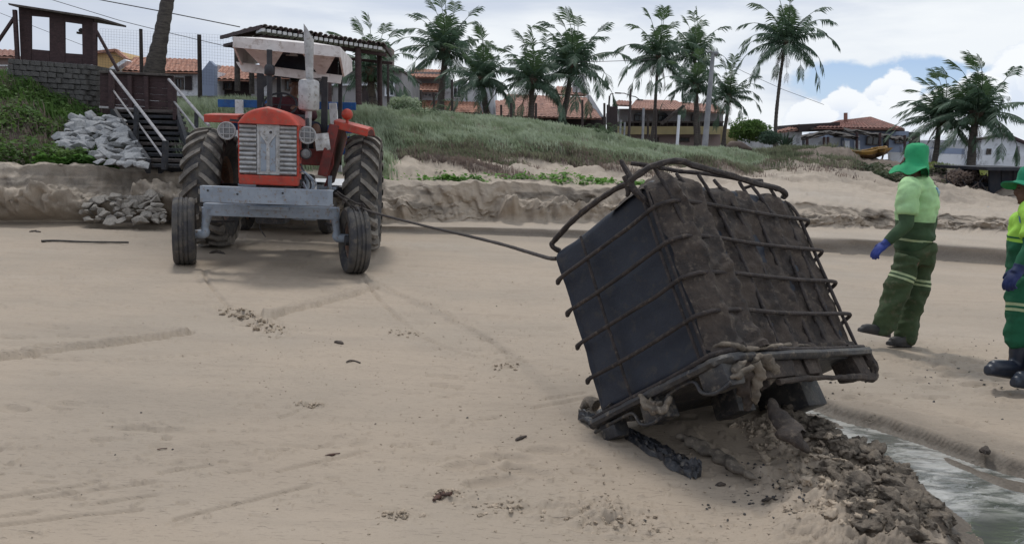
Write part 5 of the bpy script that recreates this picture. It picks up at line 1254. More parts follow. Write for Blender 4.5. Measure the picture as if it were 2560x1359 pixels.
def worker_two():
    Y = 5.85; q = lambda px, py, dy=0.0: P(px, py, Y + dy)
    root = thing('person', 'worker in vivid lime top and dark rubber boots cut off by the right edge', 'person', (G(2560, 945).x, G(2560, 945).y, 0))
    hipc = q(2590, 690); ch = q(2600, 560); hd = q(2578, 472); fwd = Vector((-.9, .42, -.12))
    shL = q(2585, 530, -.17); elL = q(2580, 615, -.24); wrL = q(2548, 672, -.26); shR = q(2615, 530, .18); elR = q(2625, 620, .2); wrR = q(2600, 700, .15)
    hiL = q(2572, 700, -.09); knL = q(2556, 805, -.14); anL = q(2535, 905, -.12); hiR = q(2608, 700, .08); knR = q(2600, 810, -.02); anR = q(2588, 925, -.15)
    body = MB(); limb(body, [hipc + V(0, 0, -.05), hipc + V(0, 0, .06), q(2592, 625), ch, q(2600, 520), q(2592, 503)], [.13, .13, .12, .14, .125, .06], 18)
    limb(body, [q(2594, 515), q(2585, 500), hd + V(0, 0, -.05)], [.075, .06, .056], 14); head(body, hd, fwd)
    for s_, e_, w_ in ((shL, elL, wrL), (shR, elR, wrR)): limb(body, [ch.lerp(s_, .6), s_, s_.lerp(e_, .5), e_, e_.lerp(w_, .45), w_], [.05, .055, .046, .038, .038, .027])
    for h_, k_, a_ in ((hiL, knL, anL), (hiR, knR, anR)): limb(body, [h_, h_.lerp(k_, .5), k_, k_.lerp(a_, .35), a_, a_ + V(0, 0, -.05)], [.092, .075, .055, .056, .04, .042])
    remeshed('body', body, .014, M_skin, root, 4); eyes(hd, fwd, 1, root)
    sh = MB(); limb(sh, [hipc + V(0, 0, .06), q(2594, 640), q(2594, 600), q(2600, 550), q(2602, 528), q(2594, 508)], [.20, .195, .19, .185, .15, .07], 24, upv=(0, 1, 0))
    for s_, e_ in ((shL, elL), (shR, elR)): limb(sh, [q(2600, 530), s_, s_.lerp(e_, .5), s_.lerp(e_, .75)], [.1, .085, .078, .074], 16)
    shirt = remeshed('shirt', sh, .013, [M_lime2, M_green2], root, 4, (.026, 6.5)); split_mat(shirt, (0, 0, q(2530, 603).z), (0, 0, -1), 1)
    mb = MB()
    for k in range(9):
        a = R(150 + k * 14); c = q(2594, 596); p = c + V(math.cos(a) * .197, math.sin(a) * .197, 0)
    band(shirt, (0, 0, q(2530, 592).z), (0, 0, 1), .012, M_green2, 'shirt_stripe', .003, (q(2594, 600), .28))
    band(shirt, q(2540, 545), (0, 0, 1), .05, M_print, 'shirt_print', .003, (q(2546, 545, -.12), .06))
    for s_, e_, w_ in ((shL, elL, wrL), (shR, elR, wrR)):
        sl = MB(); limb(sl, [s_.lerp(e_, .3), s_.lerp(e_, .75), e_, e_.lerp(w_, .5), w_.lerp(e_, .03)], [.06, .062, .058, .052, .042], 16); remeshed('sleeve', sl, .012, M_green2, root, 3, (.006, 9))
    tr = MB(); limb(tr, [hipc + V(0, 0, .12), hipc + V(0, 0, .03), hipc + V(0, 0, -.07)], [.16, .18, .17], 20, upv=(0, 1, 0))
    limb(tr, [hiL, hiL.lerp(knL, .5), knL, knL.lerp(anL, .4), q(2546, 842, -.12)], [.125, .120, .104, .092, .080], 18); limb(tr, [hiR, hiR.lerp(knR, .5), knR, knR.lerp(anR, .4), q(2596, 862, -.13)], [.125, .12, .104, .092, .080], 18)
    trs = remeshed('trousers', tr, .013, M_green2, root, 4, (.032, 6.5))
    for h_, k_, f in ((hiL, knL, .68), (hiR, knR, .92)):
        c_ = h_.lerp(k_, f); d_ = (h_ - k_).normalized(); band(trs, c_, d_, .06, M_refl, 'reflective_band', .004, (c_, .15)); band(trs, c_, d_, .016, M_green2, 'band_centre', .006, (c_, .15))
    for a_, toe, heel in ((anL, q(2466, 928, -.22), q(2552, 940, -.16)), (anR, q(2532, 958, -.34), q(2600, 966, -.3))):
        a2 = heel + V(-.03, 0, 0); mb = MB(); k_ = a2 + V(.02, .02, .40); limb(mb, [k_, k_.lerp(a2, .5), a2 + V(0, 0, .09), a2 + V(-.0, 0, .05)], [.088, .078, .060, .05], 16)
        d = (toe - heel).normalized(); L_ = (toe - heel).length
        limb(mb, [heel + V(0, 0, .05), heel + d * L_ * .4 + V(0, 0, .055), heel + d * L_ * .75 + V(0, 0, .045), toe - d * .03 + V(0, 0, .04)], [.048, .052, .052, .04], 14); limb(mb, [heel + V(0, 0, .012), toe + V(0, 0, .012)], [.045, .04], 10)
        o = remeshed('boot', mb, .010, M_boot, root, 3)
        for v in o.data.vertices: v.co.z = max(v.co.z, .004)
    gl = MB(); hand(gl, wrL, q(2522, 705, -.28) - wrL, V(.3, .2, -.9), curl=1.0, s=1.2, thumb=-1); limb(gl, [wrL.lerp(elL, .15), wrL, wrL.lerp(q(2522, 705, -.28), .4)], [.05, .043, .04], 12); remeshed('glove', gl, .007, M_glove2, root, 2)
    gl = MB(); hand(gl, wrR, V(-.2, 0, -1), V(-1, 0, 0), curl=.8, s=1.15); limb(gl, [wrR.lerp(elR, .12), wrR], [.045, .038], 12); remeshed('glove', gl, .008, M_glove2, root, 2)
    c = q(2582, 448); n = 36; vs = []; prof = [(.001, .10), (.05, .098), (.085, .08), (.098, .04), (.10, -.01), (.13, -.03), (.19, -.05), (.188, -.056), (.12, -.04), (.09, -.012), (.085, .04), (.001, .085)]
    for (r_, h_) in prof:
        for j in range(n):
            a = 2 * math.pi * j / n; w_ = max(0, r_ - .10) / .09; vs.append(c + V(r_ * math.cos(a) * (1 + .1 * w_), r_ * math.sin(a) * (1 - .2 * w_), h_ + w_ * .03 * math.sin(2 * a + 1)))
    fs = [(i * n + j, i * n + (j + 1) % n, (i + 1) * n + (j + 1) % n, (i + 1) * n + j) for i in range(len(prof) - 1) for j in range(n)]
    mb = MB(); mb.add(vs, fs); mb.build('hat', M_hat2, root, smooth=True, angle=60)
worker_two()
def driver():
    q = lambda px, py, yl: TM @ tl(px, py, yl)
    root = thing('person', 'tractor driver in dull maroon jacket seated under the canopy behind the muffler', 'person', TM @ V(.1, 1.95, 0))
    hd = q(738, 212, 1.85); hip = q(735, 318, 1.9); ch = q(728, 262, 1.85); fwd = Vector((.25, -.95, -.1))
    body = MB(); limb(body, [hip, ch, q(730, 242, 1.85)], [.15, .16, .08], 16, flat=.8, upv=(0, 1, 0)); limb(body, [q(732, 246, 1.85), hd + V(0, 0, -.04)], [.06, .056], 12); head(body, hd, fwd)
    shL = q(764, 256, 1.85); shR = q(692, 252, 1.85); hL = q(745, 268, 1.4); hR = q(668, 262, 1.4)
    limb(body, [shL, q(780, 290, 1.65), hL], [.055, .045, .03]); limb(body, [shR, q(672, 285, 1.65), hR], [.055, .045, .03])
    for a, b, c in ((q(760, 318, 1.8), q(790, 320, 1.35), q(792, 385, 1.3)), (q(712, 318, 1.8), q(700, 325, 1.35), q(700, 390, 1.3))): limb(body, [a, b, c], [.09, .062, .045])
    hand(body, hL, V(-.4, -.8, 0), V(0, 0, -1), curl=1.2); hand(body, hR, V(.4, -.8, 0), V(0, 0, -1), curl=1.2)
    remeshed('body', body, .014, M_skin, root, 3); eyes(hd, fwd, 1, root)
    M_j = mat('maroon_jacket', (.10, .028, .035), (.06, .022, .028), .85, 7, .4, 90); M_n = mat('navy_cloth', (.02, .022, .04), (.015, .016, .03), .85, 7, .3)
    sh = MB(); limb(sh, [hip, ch, q(730, 250, 1.85), q(731, 243, 1.85)], [.19, .20, .13, .07], 20, flat=.8, upv=(0, 1, 0)); limb(sh, [shL, q(780, 290, 1.65), hL.lerp(q(780, 290, 1.65), .15)], [.085, .07, .05]); limb(sh, [shR, q(672, 285, 1.65), hR.lerp(q(672, 285, 1.65), .15)], [.085, .07, .05])
    remeshed('jacket', sh, .014, M_j, root, 4, (.012, 8))
    tr = MB()
    for a, b, c in ((q(760, 318, 1.8), q(790, 320, 1.35), q(792, 385, 1.3)), (q(712, 318, 1.8), q(700, 325, 1.35), q(700, 390, 1.3))): limb(tr, [a, a.lerp(b, .6), b], [.11, .095, .085]); 
    limb(tr, [hip + V(0, 0, .05), hip + V(0, 0, -.08)], [.17, .17]); remeshed('shorts', tr, .014, M_n, root, 4, (.008, 8))
    mb = MB(); ell(mb, hd + V(0, .02, .045), (.088, .108, .09)); limb(mb, [hd + V(0, -.04, .06), hd + V(.02, -.17, .045)], [.06, .045], 12, flat=.25); remeshed('cap', mb, .012, M_hair, root, 3)
driver()

# ------------------------------------------------------------------ left: lookout, stone wall, stairs, rocks
M_dwood = mat('dark_stained_wood', (.060, .034, .036), (.04, .024, .026), .75, 6, .3, 40, stretch=(1, 1, 3), c3=(.09, .06, .055))
M_gwood = mat('grey_weathered_wood', (.10, .085, .078), (.06, .05, .048), .85, 7, .4, 50, c3=(.14, .12, .105))
M_stair = mat('dark_step_timber', (.040, .042, .050), (.025, .026, .03), .8, 7, .3, 40, c3=(.07, .065, .06))
M_stone = mat('grey_rough_stone', (.13, .125, .12), (.075, .072, .074), .9, 9, .7, 40, c3=(.19, .18, .16), bdist=.02)
M_rock = mat('pale_broken_rock', (.36, .365, .375), (.24, .245, .255), .85, 5, .5, 25, c3=(.36, .35, .34), bdist=.02)
M_rocks = mat('sandy_broken_rock', (.28, .255, .225), (.18, .165, .15), .9, 5, .5, 25, c3=(.36, .33, .29), bdist=.02)
M_steel = mat('pale_handrail', (.42, .40, .40), (.30, .28, .28), .4, 9, .1, metal=.5)
M_metal = mat('dull_dark_post', (.06, .055, .058), (.09, .07, .06), .7, 8, .2)
def rails(name, lab, cat, segs, m_, w=.06, group=None, Yb=None):
    """one thing made of beams: segs = list of (part name, px0,py0,Y0, px1,py1,Y1, width, material)"""
    a0 = segs[0]; base = P(a0[1], a0[2], a0[3]); rt = thing(name, lab, cat, base, group)
    for s in segs:
        mb = MB(); mb.beam(P(s[1], s[2], s[3]), P(s[4], s[5], s[6]), s[7], s[7] * .8, bev=s[7] * .12); mb.build(s[0], s[8] if len(s) > 8 else m_, rt)
    return rt
def lookout():
    Y = 18.9; rt = thing('lookout_booth', 'dark wooden lookout panel with two open windows on top of the stone wall', 'lookout', P(145, 158, Y))
    # front board with two window openings built from planks
    def pl(x0, y0, x1, y1, nm='plank', Yd=Y, t=.05, m_=M_dwood):
        a = P(x0, y0, Yd); b = P(x1, y1, Yd); mb = MB(); mb.bbox(((a.x + b.x) / 2, Yd + t / 2, (a.z + b.z) / 2), (abs(b.x - a.x), t, abs(a.z - b.z)), .006); mb.build(nm, m_, rt)
    def quad(pts, nm, t=.05, Yd=Y, m_=M_dwood):
        mb = MB(); mb.prism([P(x, y, Yd) for x, y in pts], (0, t, 0)); return mb.build(nm, m_, rt)
    xs = [(46, 76), (123, 162), (208, 236)]
    top = lambda x: 12 + (x - 46) * .185; 
    quad([(46, 12), (77, 18), (78, 156), (52, 153)], 'plank'); quad([(77.5, 18), (122, 26), (123, 44), (77.5, 40)], 'plank'); quad([(79, 123), (123, 127), (123, 159), (79, 156)], 'plank')
    quad([(123, 26), (161, 33), (162, 160), (124, 159)], 'plank'); quad([(161.5, 33), (204, 41), (205, 61), (161.5, 55)], 'plank'); quad([(163, 133), (206, 136), (206, 161), (163, 160)], 'plank'); quad([(204.5, 41), (233, 47), (235, 162), (206.5, 161)], 'plank')
    quad([(20, 8), (246, 43), (246, 48), (22, 13)], 'roof_slab', 1.3, Y - .25, M_gwood)
    # back posts, side wall
    quad([(52, 14), (60, 15), (64, 156), (57, 156)], 'corner_post', .08, Y + .9); quad([(226, 46), (234, 47), (235, 162), (228, 162)], 'corner_post', .08, Y + .9)
    mb = MB(); mb.tube([P(200, 74, Y + .3), P(206, 80, Y + .3)], .05, 8); mb.bbox(P(201, 83, Y + .3), (.14, .1, .05), .01); mb.build('lamp', M_metal, rt)
    for lab, segs in (('leaning dark brace and post left of the lookout booth', [('post', 37, 25, 18.75, 45, 165, 18.75, .085), ('brace', 36, 44, 18.75, -14, 118, 18.75, .07)]),
                      ('dark post with long diagonal brace right of the lookout booth', [('post', 238, 56, 18.75, 238, 165, 18.75, .085), ('brace', 240, 76, 18.75, 296, 178, 18.75, .07)])):
        rails('braced_post', lab, 'post', segs, M_dwood)
lookout()
def stone_wall():
    Y = 18.6; rt = thing('stone_wall', 'dark rough stone block wall under the lookout booth', 'wall', P(140, 290, Y))
    def corner(u, v):   # u 0..1 along, v 0..1 up
        xt = 30 + u * 216; xb = 30 + u * 216; yt = 148 + u * 16; yb = 300 + u * 5
        return P(xt * v + xb * (1 - v), yb + (yt - yb) * v, Y + (.0 if u < .93 else .25 * (u - .93) / .07))
    mb = MB(); mb.prism([corner(0, 0), corner(1, 0), corner(1, .985), corner(0, .985)], (0, .8, 0)); mb.build('wall_core', M_stone, rt)
    rows = 11; protos = []
    for s in range(5):
        mb = MB(); mb.bbox((0, 0, 0), (1, 1, 1), .10, jit=.03); me = mb.mesh('stone'); me.materials.append(M_stone)
        for v in me.vertices: v.co *= 1 + .05 * nz(v.co, 2.5, s)
        protos.append(me)
    for r_ in range(rows):
        u = 0; v0 = r_ / rows; first = True
        while u < .995:
            du = rnd.uniform(.06, .115); du = min(du, 1 - u); 
            if 1 - u - du < .03: du = 1 - u
            c = (corner(u, v0 + .5 / rows) + corner(u + du, v0 + .5 / rows)) / 2; w = (corner(u + du, v0) - corner(u, v0)).length; h = (corner(u, v0 + 1 / rows) - corner(u, v0)).length
            o = bpy.data.objects.new('stone', rnd.choice(protos)); COL.objects.link(o); o.parent = rt; o.location = c - rt.location + V(0, -.03 - rnd.uniform(0, .05), 0)
            o.scale = (w * .96, .22, h * .93); o.rotation_euler = (rnd.uniform(-.03, .03), R(4) + rnd.uniform(-.03, .03), rnd.uniform(-.04, .04)); u += du
stone_wall()
def retaining():
    Y = 18.2; rt = thing('retaining_wall', 'dark timber retaining wall with upright posts behind the stairs', 'wall', P(340, 285, Y))
    for k in range(7):
        y0 = 182 + k * 15.5; a = P(250, y0, Y); b = P(432, y0 + 8 + k * .8, Y); c = P(432, y0 + 8 + k * .8 + 15.8, Y); d = P(250, y0 + 15.2, Y)
        mb = MB(); mb.prism([a, b, c, d], (0, .06 + rnd.uniform(0, .02), 0)); mb.build('plank', M_dwood, rt)
    for x in (278, 325, 366, 424):
        mb = MB(); mb.beam(P(x, 186 + (x - 250) * .05, Y - .06), P(x + 3, 292, Y - .06), .09, .08, bev=.01); mb.build('post', M_dwood, rt)
    mb = MB(); mb.beam(P(250, 180, Y - .04), P(432, 189, Y - .04), .09, .05, bev=.01); mb.build('top_rail', M_gwood, rt)
    mb = MB(); mb.beam(P(250, 268, Y - .3), P(345, 274, Y - .3), .10, .05, bev=.01); mb.build('bottom_rail', M_steel, rt)
retaining()
def stairs():
    rt = thing('beach_stairs', 'dark timber steps climbing from the sand to the lookout', 'stairs', P(420, 420, 14.0))
    n = 11
    for k in range(n):
        t = k / (n - 1); Y = 13.95 + t * 3.1; y = 414 - t * 138; xl = 372 - t * 92; xr = 485 - t * 45
        a = P(xl, y, Y); b = P(xr, y + 3, Y); mb = MB()
        mb.bbox(((a.x + b.x) / 2, Y + .17, (a.z + b.z) / 2), (b.x - a.x, .32, .06), .01, Matrix.Rotation(math.atan2(b.z - a.z, b.x - a.x) * -1, 3, 'Y')); mb.build('tread', M_gwood if k % 3 == 1 else M_stair, rt)
        mb = MB(); mb.box(((a.x + b.x) / 2, Y + .31, (a.z + b.z) / 2 - .09), (b.x - a.x - .05, .03, .12)); mb.build('riser', M_stair, rt)
    for s in ((372, 416, 280, 278), (484, 420, 440, 280)):
        mb = MB(); mb.beam(P(s[0], s[1], 13.9), P(s[2], s[3], 17.05), .07, .26, bev=.01); mb.build('stringer', M_stair, rt)
    for nm, a, b, w, m_ in (('handrail', (276, 178, 16.6), (416, 358, 13.9), .055, M_steel), ('midrail', (283, 226, 16.6), (336, 298, 15.5), .035, M_steel), ('midrail', (346, 308, 15.3), (406, 391, 13.9), .035, M_steel),
                            ('newel_post', (414, 352, 13.9), (411, 424, 13.9), .085, M_stair), ('newel_post', (341, 268, 15.2), (340, 372, 15.2), .075, M_stair), ('newel_post', (279, 178, 16.6), (279, 272, 16.6), .09, M_dwood),
                            ('handrail', (422, 199, 16.6), (522, 314, 14.0), .055, M_steel), ('midrail', (435, 254, 16.4), (489, 322, 14.6), .04, M_steel), ('newel_post', (491, 283, 14.8), (491, 420, 14.5), .07, M_stair), ('newel_post', (436, 215, 16.4), (438, 300, 16.4), .07, M_dwood)):
        mb = MB(); mb.tube([P(*a), P(*b)], w / 2, 8) if 'rail' in nm else mb.beam(P(*a), P(*b), w, w, bev=.008); mb.build(nm, m_, rt)
stairs()
ROCKP = [rock_mesh(40 + i, .7, 1, -1) for i in range(10)]
def rocks(region, n, m_, lab, group, depth, sz, seed):
    r_ = random.Random(seed); pr = []
    for me in ROCKP: c = me.copy(); c.materials.clear(); c.materials.append(m_); pr.append(c)
    pts = []; t = 0
    while len(pts) < n and t < 4000:
        t += 1; px = r_.uniform(min(p[0] for p in region), max(p[0] for p in region)); py = r_.uniform(min(p[1] for p in region), max(p[1] for p in region))
        if not inpoly(np.array([px]), np.array([py]), region)[0]: continue
        if any((px - a) ** 2 + ((py - b) * 1.5) ** 2 < (sz[0] * .62) ** 2 for a, b in pts): continue
        pts.append((px, py))
    for px, py in pts:
        Y = depth(px, py); p = P(px, py, Y); s = r_.uniform(sz[0], sz[1]) / 2000 * Y * .5
        o = bpy.data.objects.new('rock', r_.choice(pr)); COL.objects.link(o); o.location = p; o.scale = (s * r_.uniform(.9, 1.5), s * r_.uniform(.8, 1.2), s * r_.uniform(.6, 1.2)); o.rotation_euler = (r_.uniform(-.5, .5), r_.uniform(-.5, .5), r_.uniform(0, 6.3))
        ys = [b for a, b in pts]; xs = [a for a, b in pts]; v = (py - min(ys)) / (max(ys) - min(ys) + 1e-6); h_ = (px - min(xs)) / (max(xs) - min(xs) + 1e-6); wd_ = ('small', 'medium', 'large')[min(2, int((s / (Y / 4000) - sz[0]) / (sz[1] - sz[0]) * 3))]
        tag(o, lab % (wd_, ('in the top row', 'in the upper part', 'half way up', 'in the lower part', 'in the bottom row')[min(4, int(v * 5))], ('left end', 'left half', 'middle', 'right half', 'right end')[min(4, int(h_ * 5))]), 'rock', group)
rocks([(182, 290), (200, 296), (262, 292), (300, 290), (312, 330), (345, 370), (372, 412), (250, 410), (225, 380), (180, 370), (150, 360), (165, 330)], 85, M_rock, '%s pale grey rock %s of the heap by the stairs, %s', 'rocks heaped beside the stairs', lambda x, y: 16.3 - (y - 290) / 120 * 2.6, (24, 46), 3)
rocks([(178, 552), (200, 528), (240, 500), (285, 492), (340, 486), (385, 490), (408, 520), (415, 556)], 55, M_rocks, '%s sandy rock %s of the pile below the bank, %s', 'rocks at the foot of the sand bank', lambda x, y: 12.9 + (552 - y) / 70 * .55, (16, 44), 4)

# ------------------------------------------------------------------ vegetation cover (grass, creepers): uncountable
def leafmat(name, c1, c2, c3=None):
    m = mat(name, c1, c2, .7, 1.3, 0, c3=c3, thr=(.42, .6), spec=.25); return translucent(m, .42)
def scatter_blades(name, label, n, pxr, tr, h, w, blades, m_, seed, dens=None, lean=(-.25, 0), spread=.12, curve=.35):
    rs = np.random.RandomState(seed); px = rs.uniform(pxr[0], pxr[1], n); t = rs.uniform(tr[0], tr[1], n)
    X, Y, Z = dune_point(px, t)
    if dens is not None:
        k = rs.rand(n) < dens(px, t, X, Y, Z); X, Y, Z, px, t = X[k], Y[k], Z[k], px[k], t[k]
    n = len(X); X = np.repeat(X, blades); Y = np.repeat(Y, blades); Z = np.repeat(Z, blades); N_ = len(X)
    x0 = X + rs.normal(0, spread, N_); y0 = Y + rs.normal(0, spread, N_); hh = rs.uniform(.5, 1.1, N_) * h * np.repeat(rs.uniform(.6, 1.2, n), blades)
    a = rs.uniform(0, 2 * np.pi, N_); ca, sa = np.cos(a), np.sin(a); b = rs.uniform(0, 2 * np.pi, N_); ln = rs.uniform(.1, 1, N_) * curve * hh
    lx = np.cos(b) * ln + lean[0] * hh; ly = np.sin(b) * ln + lean[1] * hh; wv = w * rs.uniform(.7, 1.3, N_)
    v0 = np.stack([x0 - ca * wv, y0 - sa * wv, Z - .03], -1); v1 = np.stack([x0 + ca * wv, y0 + sa * wv, Z - .03], -1)
    v2 = np.stack([x0 + lx * .35 + ca * wv * .8, y0 + ly * .35 + sa * wv * .8, Z + hh * .6], -1); v3 = np.stack([x0 + lx * .35 - ca * wv * .8, y0 + ly * .35 - sa * wv * .8, Z + hh * .6], -1)
    v4 = np.stack([x0 + lx, y0 + ly, Z + hh], -1)
    V_ = np.stack([v0, v1, v2, v3, v4], 1).reshape(-1, 3); k = np.arange(N_) * 5
    F = np.concatenate([np.stack([k, k + 1, k + 2], -1), np.stack([k, k + 2, k + 3], -1), np.stack([k + 3, k + 2, k + 4], -1)])
    o = np_mesh(name, V_, F, m_, False); tag(o, label, kind='stuff'); return o
def scatter_leaves(name, label, n, pxr, tr, s, h, m_, seed, dens=None):
    rs = np.random.RandomState(seed); px = rs.uniform(pxr[0], pxr[1], n); t = rs.uniform(tr[0], tr[1], n); X, Y, Z = dune_point(px, t)
    if dens is not None:
        k = rs.rand(n) < dens(px, t, X, Y, Z); X, Y, Z = X[k], Y[k], Z[k]
    N_ = len(X); Z = Z + rs.rand(N_) ** 1.6 * h * (0.3 + 1.4 * fbm(X * 1.2, Y * 1.2, 3, 5)); a = rs.uniform(0, 6.28, N_); tl_ = rs.normal(0, .5, N_); sz = s * rs.uniform(.5, 1.3, N_)
    u = np.stack([np.cos(a), np.sin(a), tl_ * .6], -1) * sz[:, None]; w = np.stack([-np.sin(a), np.cos(a), rs.normal(0, .5, N_)], -1) * sz[:, None] * .7
    c = np.stack([X, Y, Z], -1); V_ = np.stack([c - u, c + w, c + u, c - w], 1).reshape(-1, 3); k = np.arange(N_) * 4
    o = np_mesh(name, V_, np.stack([k, k + 1, k + 2, k + 3], -1), m_, False); tag(o, label, kind='stuff'); return o
M_grass = leafmat('silvery_dune_grass', (.28, .34, .22), (.40, .46, .34), (.22, .24, .15))
M_grass2 = leafmat('dull_green_tufts', (.14, .165, .10), (.22, .225, .15), (.12, .11, .08))
M_creep = leafmat('green_creeper_leaves', (.085, .16, .04), (.13, .21, .06), (.055, .085, .04))
M_bright = leafmat('bright_green_creeper', (.15, .30, .065), (.10, .21, .05))
M_dry = leafmat('brown_dry_stems', (.22, .17, .145), (.15, .12, .11), (.27, .22, .18))
scatter_blades('dune_grass', 'silvery green grass covering the dune crest', 44000, (440, 1900), (6.55, 8.9), .15, .011, 7, M_grass, 1, lambda px, t, X, Y, Z: np.where(px < 1800, 1, 1 - (px - 1800) / 100) * sstep(t + (fbm(X * .7, X * 0, 3, 4) - .5) * .9, 6.75, 7.2) * (.25 + .75 * sstep(fbm(X * 1.1, Y * 1.6, 3, 2), .38, .52)), lean=(-.35, 0), curve=.6)
scatter_blades('dune_grass', 'low grass behind the steps and the tractor', 9000, (430, 960), (5.2, 8.9), .26, .012, 7, M_grass, 2)
scatter_blades('dune_grass', 'low dull grass along the right end of the dune', 9000, (1800, 2110), (6.2, 8.8), .15, .012, 6, M_grass2, 3, lambda px, t, X, Y, Z: sstep(fbm(X * .8, Y * .8, 3, 8), .40, .55) * sstep(t, 6.0, 6.8))
scatter_blades('dune_grass', 'short yellowish grass in front of the white wall', 5000, (2260, 3100), (7.6, 9.2), .08, .012, 5, leafmat('yellow_green_grass', (.26, .30, .09), (.17, .22, .07)), 4)
def slope_d(px, t, X, Y, Z):
    st = fbm(X * .55 + Z * 1.5 + Y * .5, (X - Z * 1.4) * .16 + Y * .2, 5, 91, .6); return sstep(st + sstep(t, 5.3, 7.3) * .42 - .12, .45, .62) * np.where(px > 1750, .2, 1)
scatter_blades('dune_scrub', 'brownish scrub and roots hanging on the eroded dune slope', 9000, (940, 2120), (5.2, 7.1), .10, .010, 6, M_dry, 5, slope_d, lean=(-.3, -.5), curve=.8)
scatter_blades('dune_scrub', 'green tufts creeping down the dune slope', 12000, (940, 2110), (5.6, 7.1), .13, .011, 6, M_grass2, 6, lambda *a: slope_d(*a) * sstep(a[1], 5.8, 6.9), lean=(-.3, -.3), curve=.8)
scatter_leaves('creeper_patch', 'bright green creeper patches along the top of the sand bank', 14000, (940, 1600), (4.3, 5.5), .045, .10, M_bright, 7, lambda px, t, X, Y, Z: sstep(fbm(X * .9, Y * 1.6, 3, 14), .42, .55) * np.exp(-((t - 4.95 + (px < 1250) * .1) / .22) ** 2))
scatter_leaves('mound_creepers', 'dense creepers and weeds covering the mound on the far left', 90000, (-880, 300), (4.9, 8.6), .045, .22, M_creep, 8, lambda px, t, X, Y, Z: np.where(px < 170, 1, 1 - (px - 170) / 120 * .9) * (.45 + .55 * sstep(fbm(X * 1.4, Y * 1.4, 3, 3), .3, .5)))
scatter_leaves('mound_creepers', 'lighter creeping leaves at the foot of the mound on the far left', 12000, (-880, 300), (4.6, 5.6), .05, .12, M_bright, 9, lambda px, t, X, Y, Z: sstep(fbm(X * 1.4, Y * 1.4, 3, 33), .42, .6) * .8)
scatter_blades('mound_weeds', 'brown dry weeds between the creepers on the far left mound', 7000, (-880, 290), (5.2, 8.2), .22, .010, 5, M_dry, 10, lambda px, t, X, Y, Z: sstep(fbm(X * .9, Y * .9, 3, 43), .46, .6))
scatter_blades('mound_weeds', 'taller grass tufts on the crown of the far left mound', 5000, (-880, 230), (7.0, 8.6), .26, .013, 6, M_creep, 12)
scatter_leaves('dune_bushes', 'low dark scrub beside the dune hollow under the boat', 7000, (2100, 2330), (5.9, 7.6), .05, .16, leafmat('dark_scrub_leaves', (.07, .095, .055), (.11, .125, .07), (.13, .105, .085)), 13, lambda px, t, X, Y, Z: sstep(fbm(X * .9, Y * .9, 3, 53), .44, .57))

# ------------------------------------------------------------------ coconut palms
M_trunk = mat('grey_palm_trunk', (.115, .10, .088), (.06, .053, .05), .9, 5, .6, 30, stretch=(1, 1, 6), c3=(.15, .135, .12), bdist=.03)
M_frond = mat('palm_leaf', (.070, .120, .080), (.105, .165, .11), .55, .8, 0, c3=(.03, .055, .032), spec=.4)
M_frondy = mat('young_palm_leaf', (.060, .105, .045), (.085, .14, .06), .55, .8, 0, spec=.4)
translucent(M_frond, .35); translucent(M_frondy, .35)
M_dead = mat('dry_palm_leaf', (.10, .075, .05), (.07, .05, .038), .8, 2, 0)
def frond(parent, base, az, el, L_, wind, m_, seed, droop=1.0, nl=46, name='frond'):
    """one compound leaf: arching midrib and two combed rows of hanging leaflets"""
    r_ = random.Random(seed); d = Vector((math.cos(az) * math.cos(el), math.sin(az) * math.cos(el), math.sin(el))); p = Vector(base); n = 12; pts = []; ds = []
    w = Vector(wind)
    for i in range(n + 1):
        pts.append(p.copy()); ds.append(d.copy()); t = i / n
        d = (d + Vector((0, 0, -1)) * (.045 + .17 * t) * droop + w * (.05 + .12 * t)).normalized(); p = p + d * L_ / n
    mb = MB(); mb.tube(pts, [L_ * (.011 * (1 - i / n) + .002) for i in range(n + 1)], 4)
    gap0 = r_.uniform(.2, .9)
    for s in (-1, 1):
        for k in range(nl):
            t = .10 + .90 * k / (nl - 1); i = min(int(t * n), n - 1); f = t * n - i; c = pts[i].lerp(pts[i + 1], f); d_ = ds[i].lerp(ds[i + 1], f).normalized()
            side = d_.cross(Vector((0, 0, 1))); side = (side.normalized() if side.length > .05 else Vector((1, 0, 0))) * s
            ll = L_ * .285 * (math.sin(min(1, t * 1.25 + .18) * math.pi) ** .55 if t < .75 else (.62 + (1 - t) * 1.3)) * r_.uniform(.8, 1.1)
            if abs(t - gap0) < .03 and r_.random() < .6: continue
            a1 = (side * .75 + d_ * (.45 + t * .6) + Vector((0, 0, -.18 - r_.uniform(0, .25))) + w * .35).normalized()
            a2 = (a1 + Vector((0, 0, -.75 - r_.uniform(0, .4))) * droop + w * .8).normalized()
            m_pt = c + a1 * ll * .5; e = m_pt + a2 * ll * .5; wv = d_ * L_ * .0115
            mb.add([c - wv * .5, c + wv * .5, m_pt + wv, m_pt - wv, e], [(0, 1, 2, 3), (3, 2, 4)])
    return mb.build(name, m_, parent, fix=False)
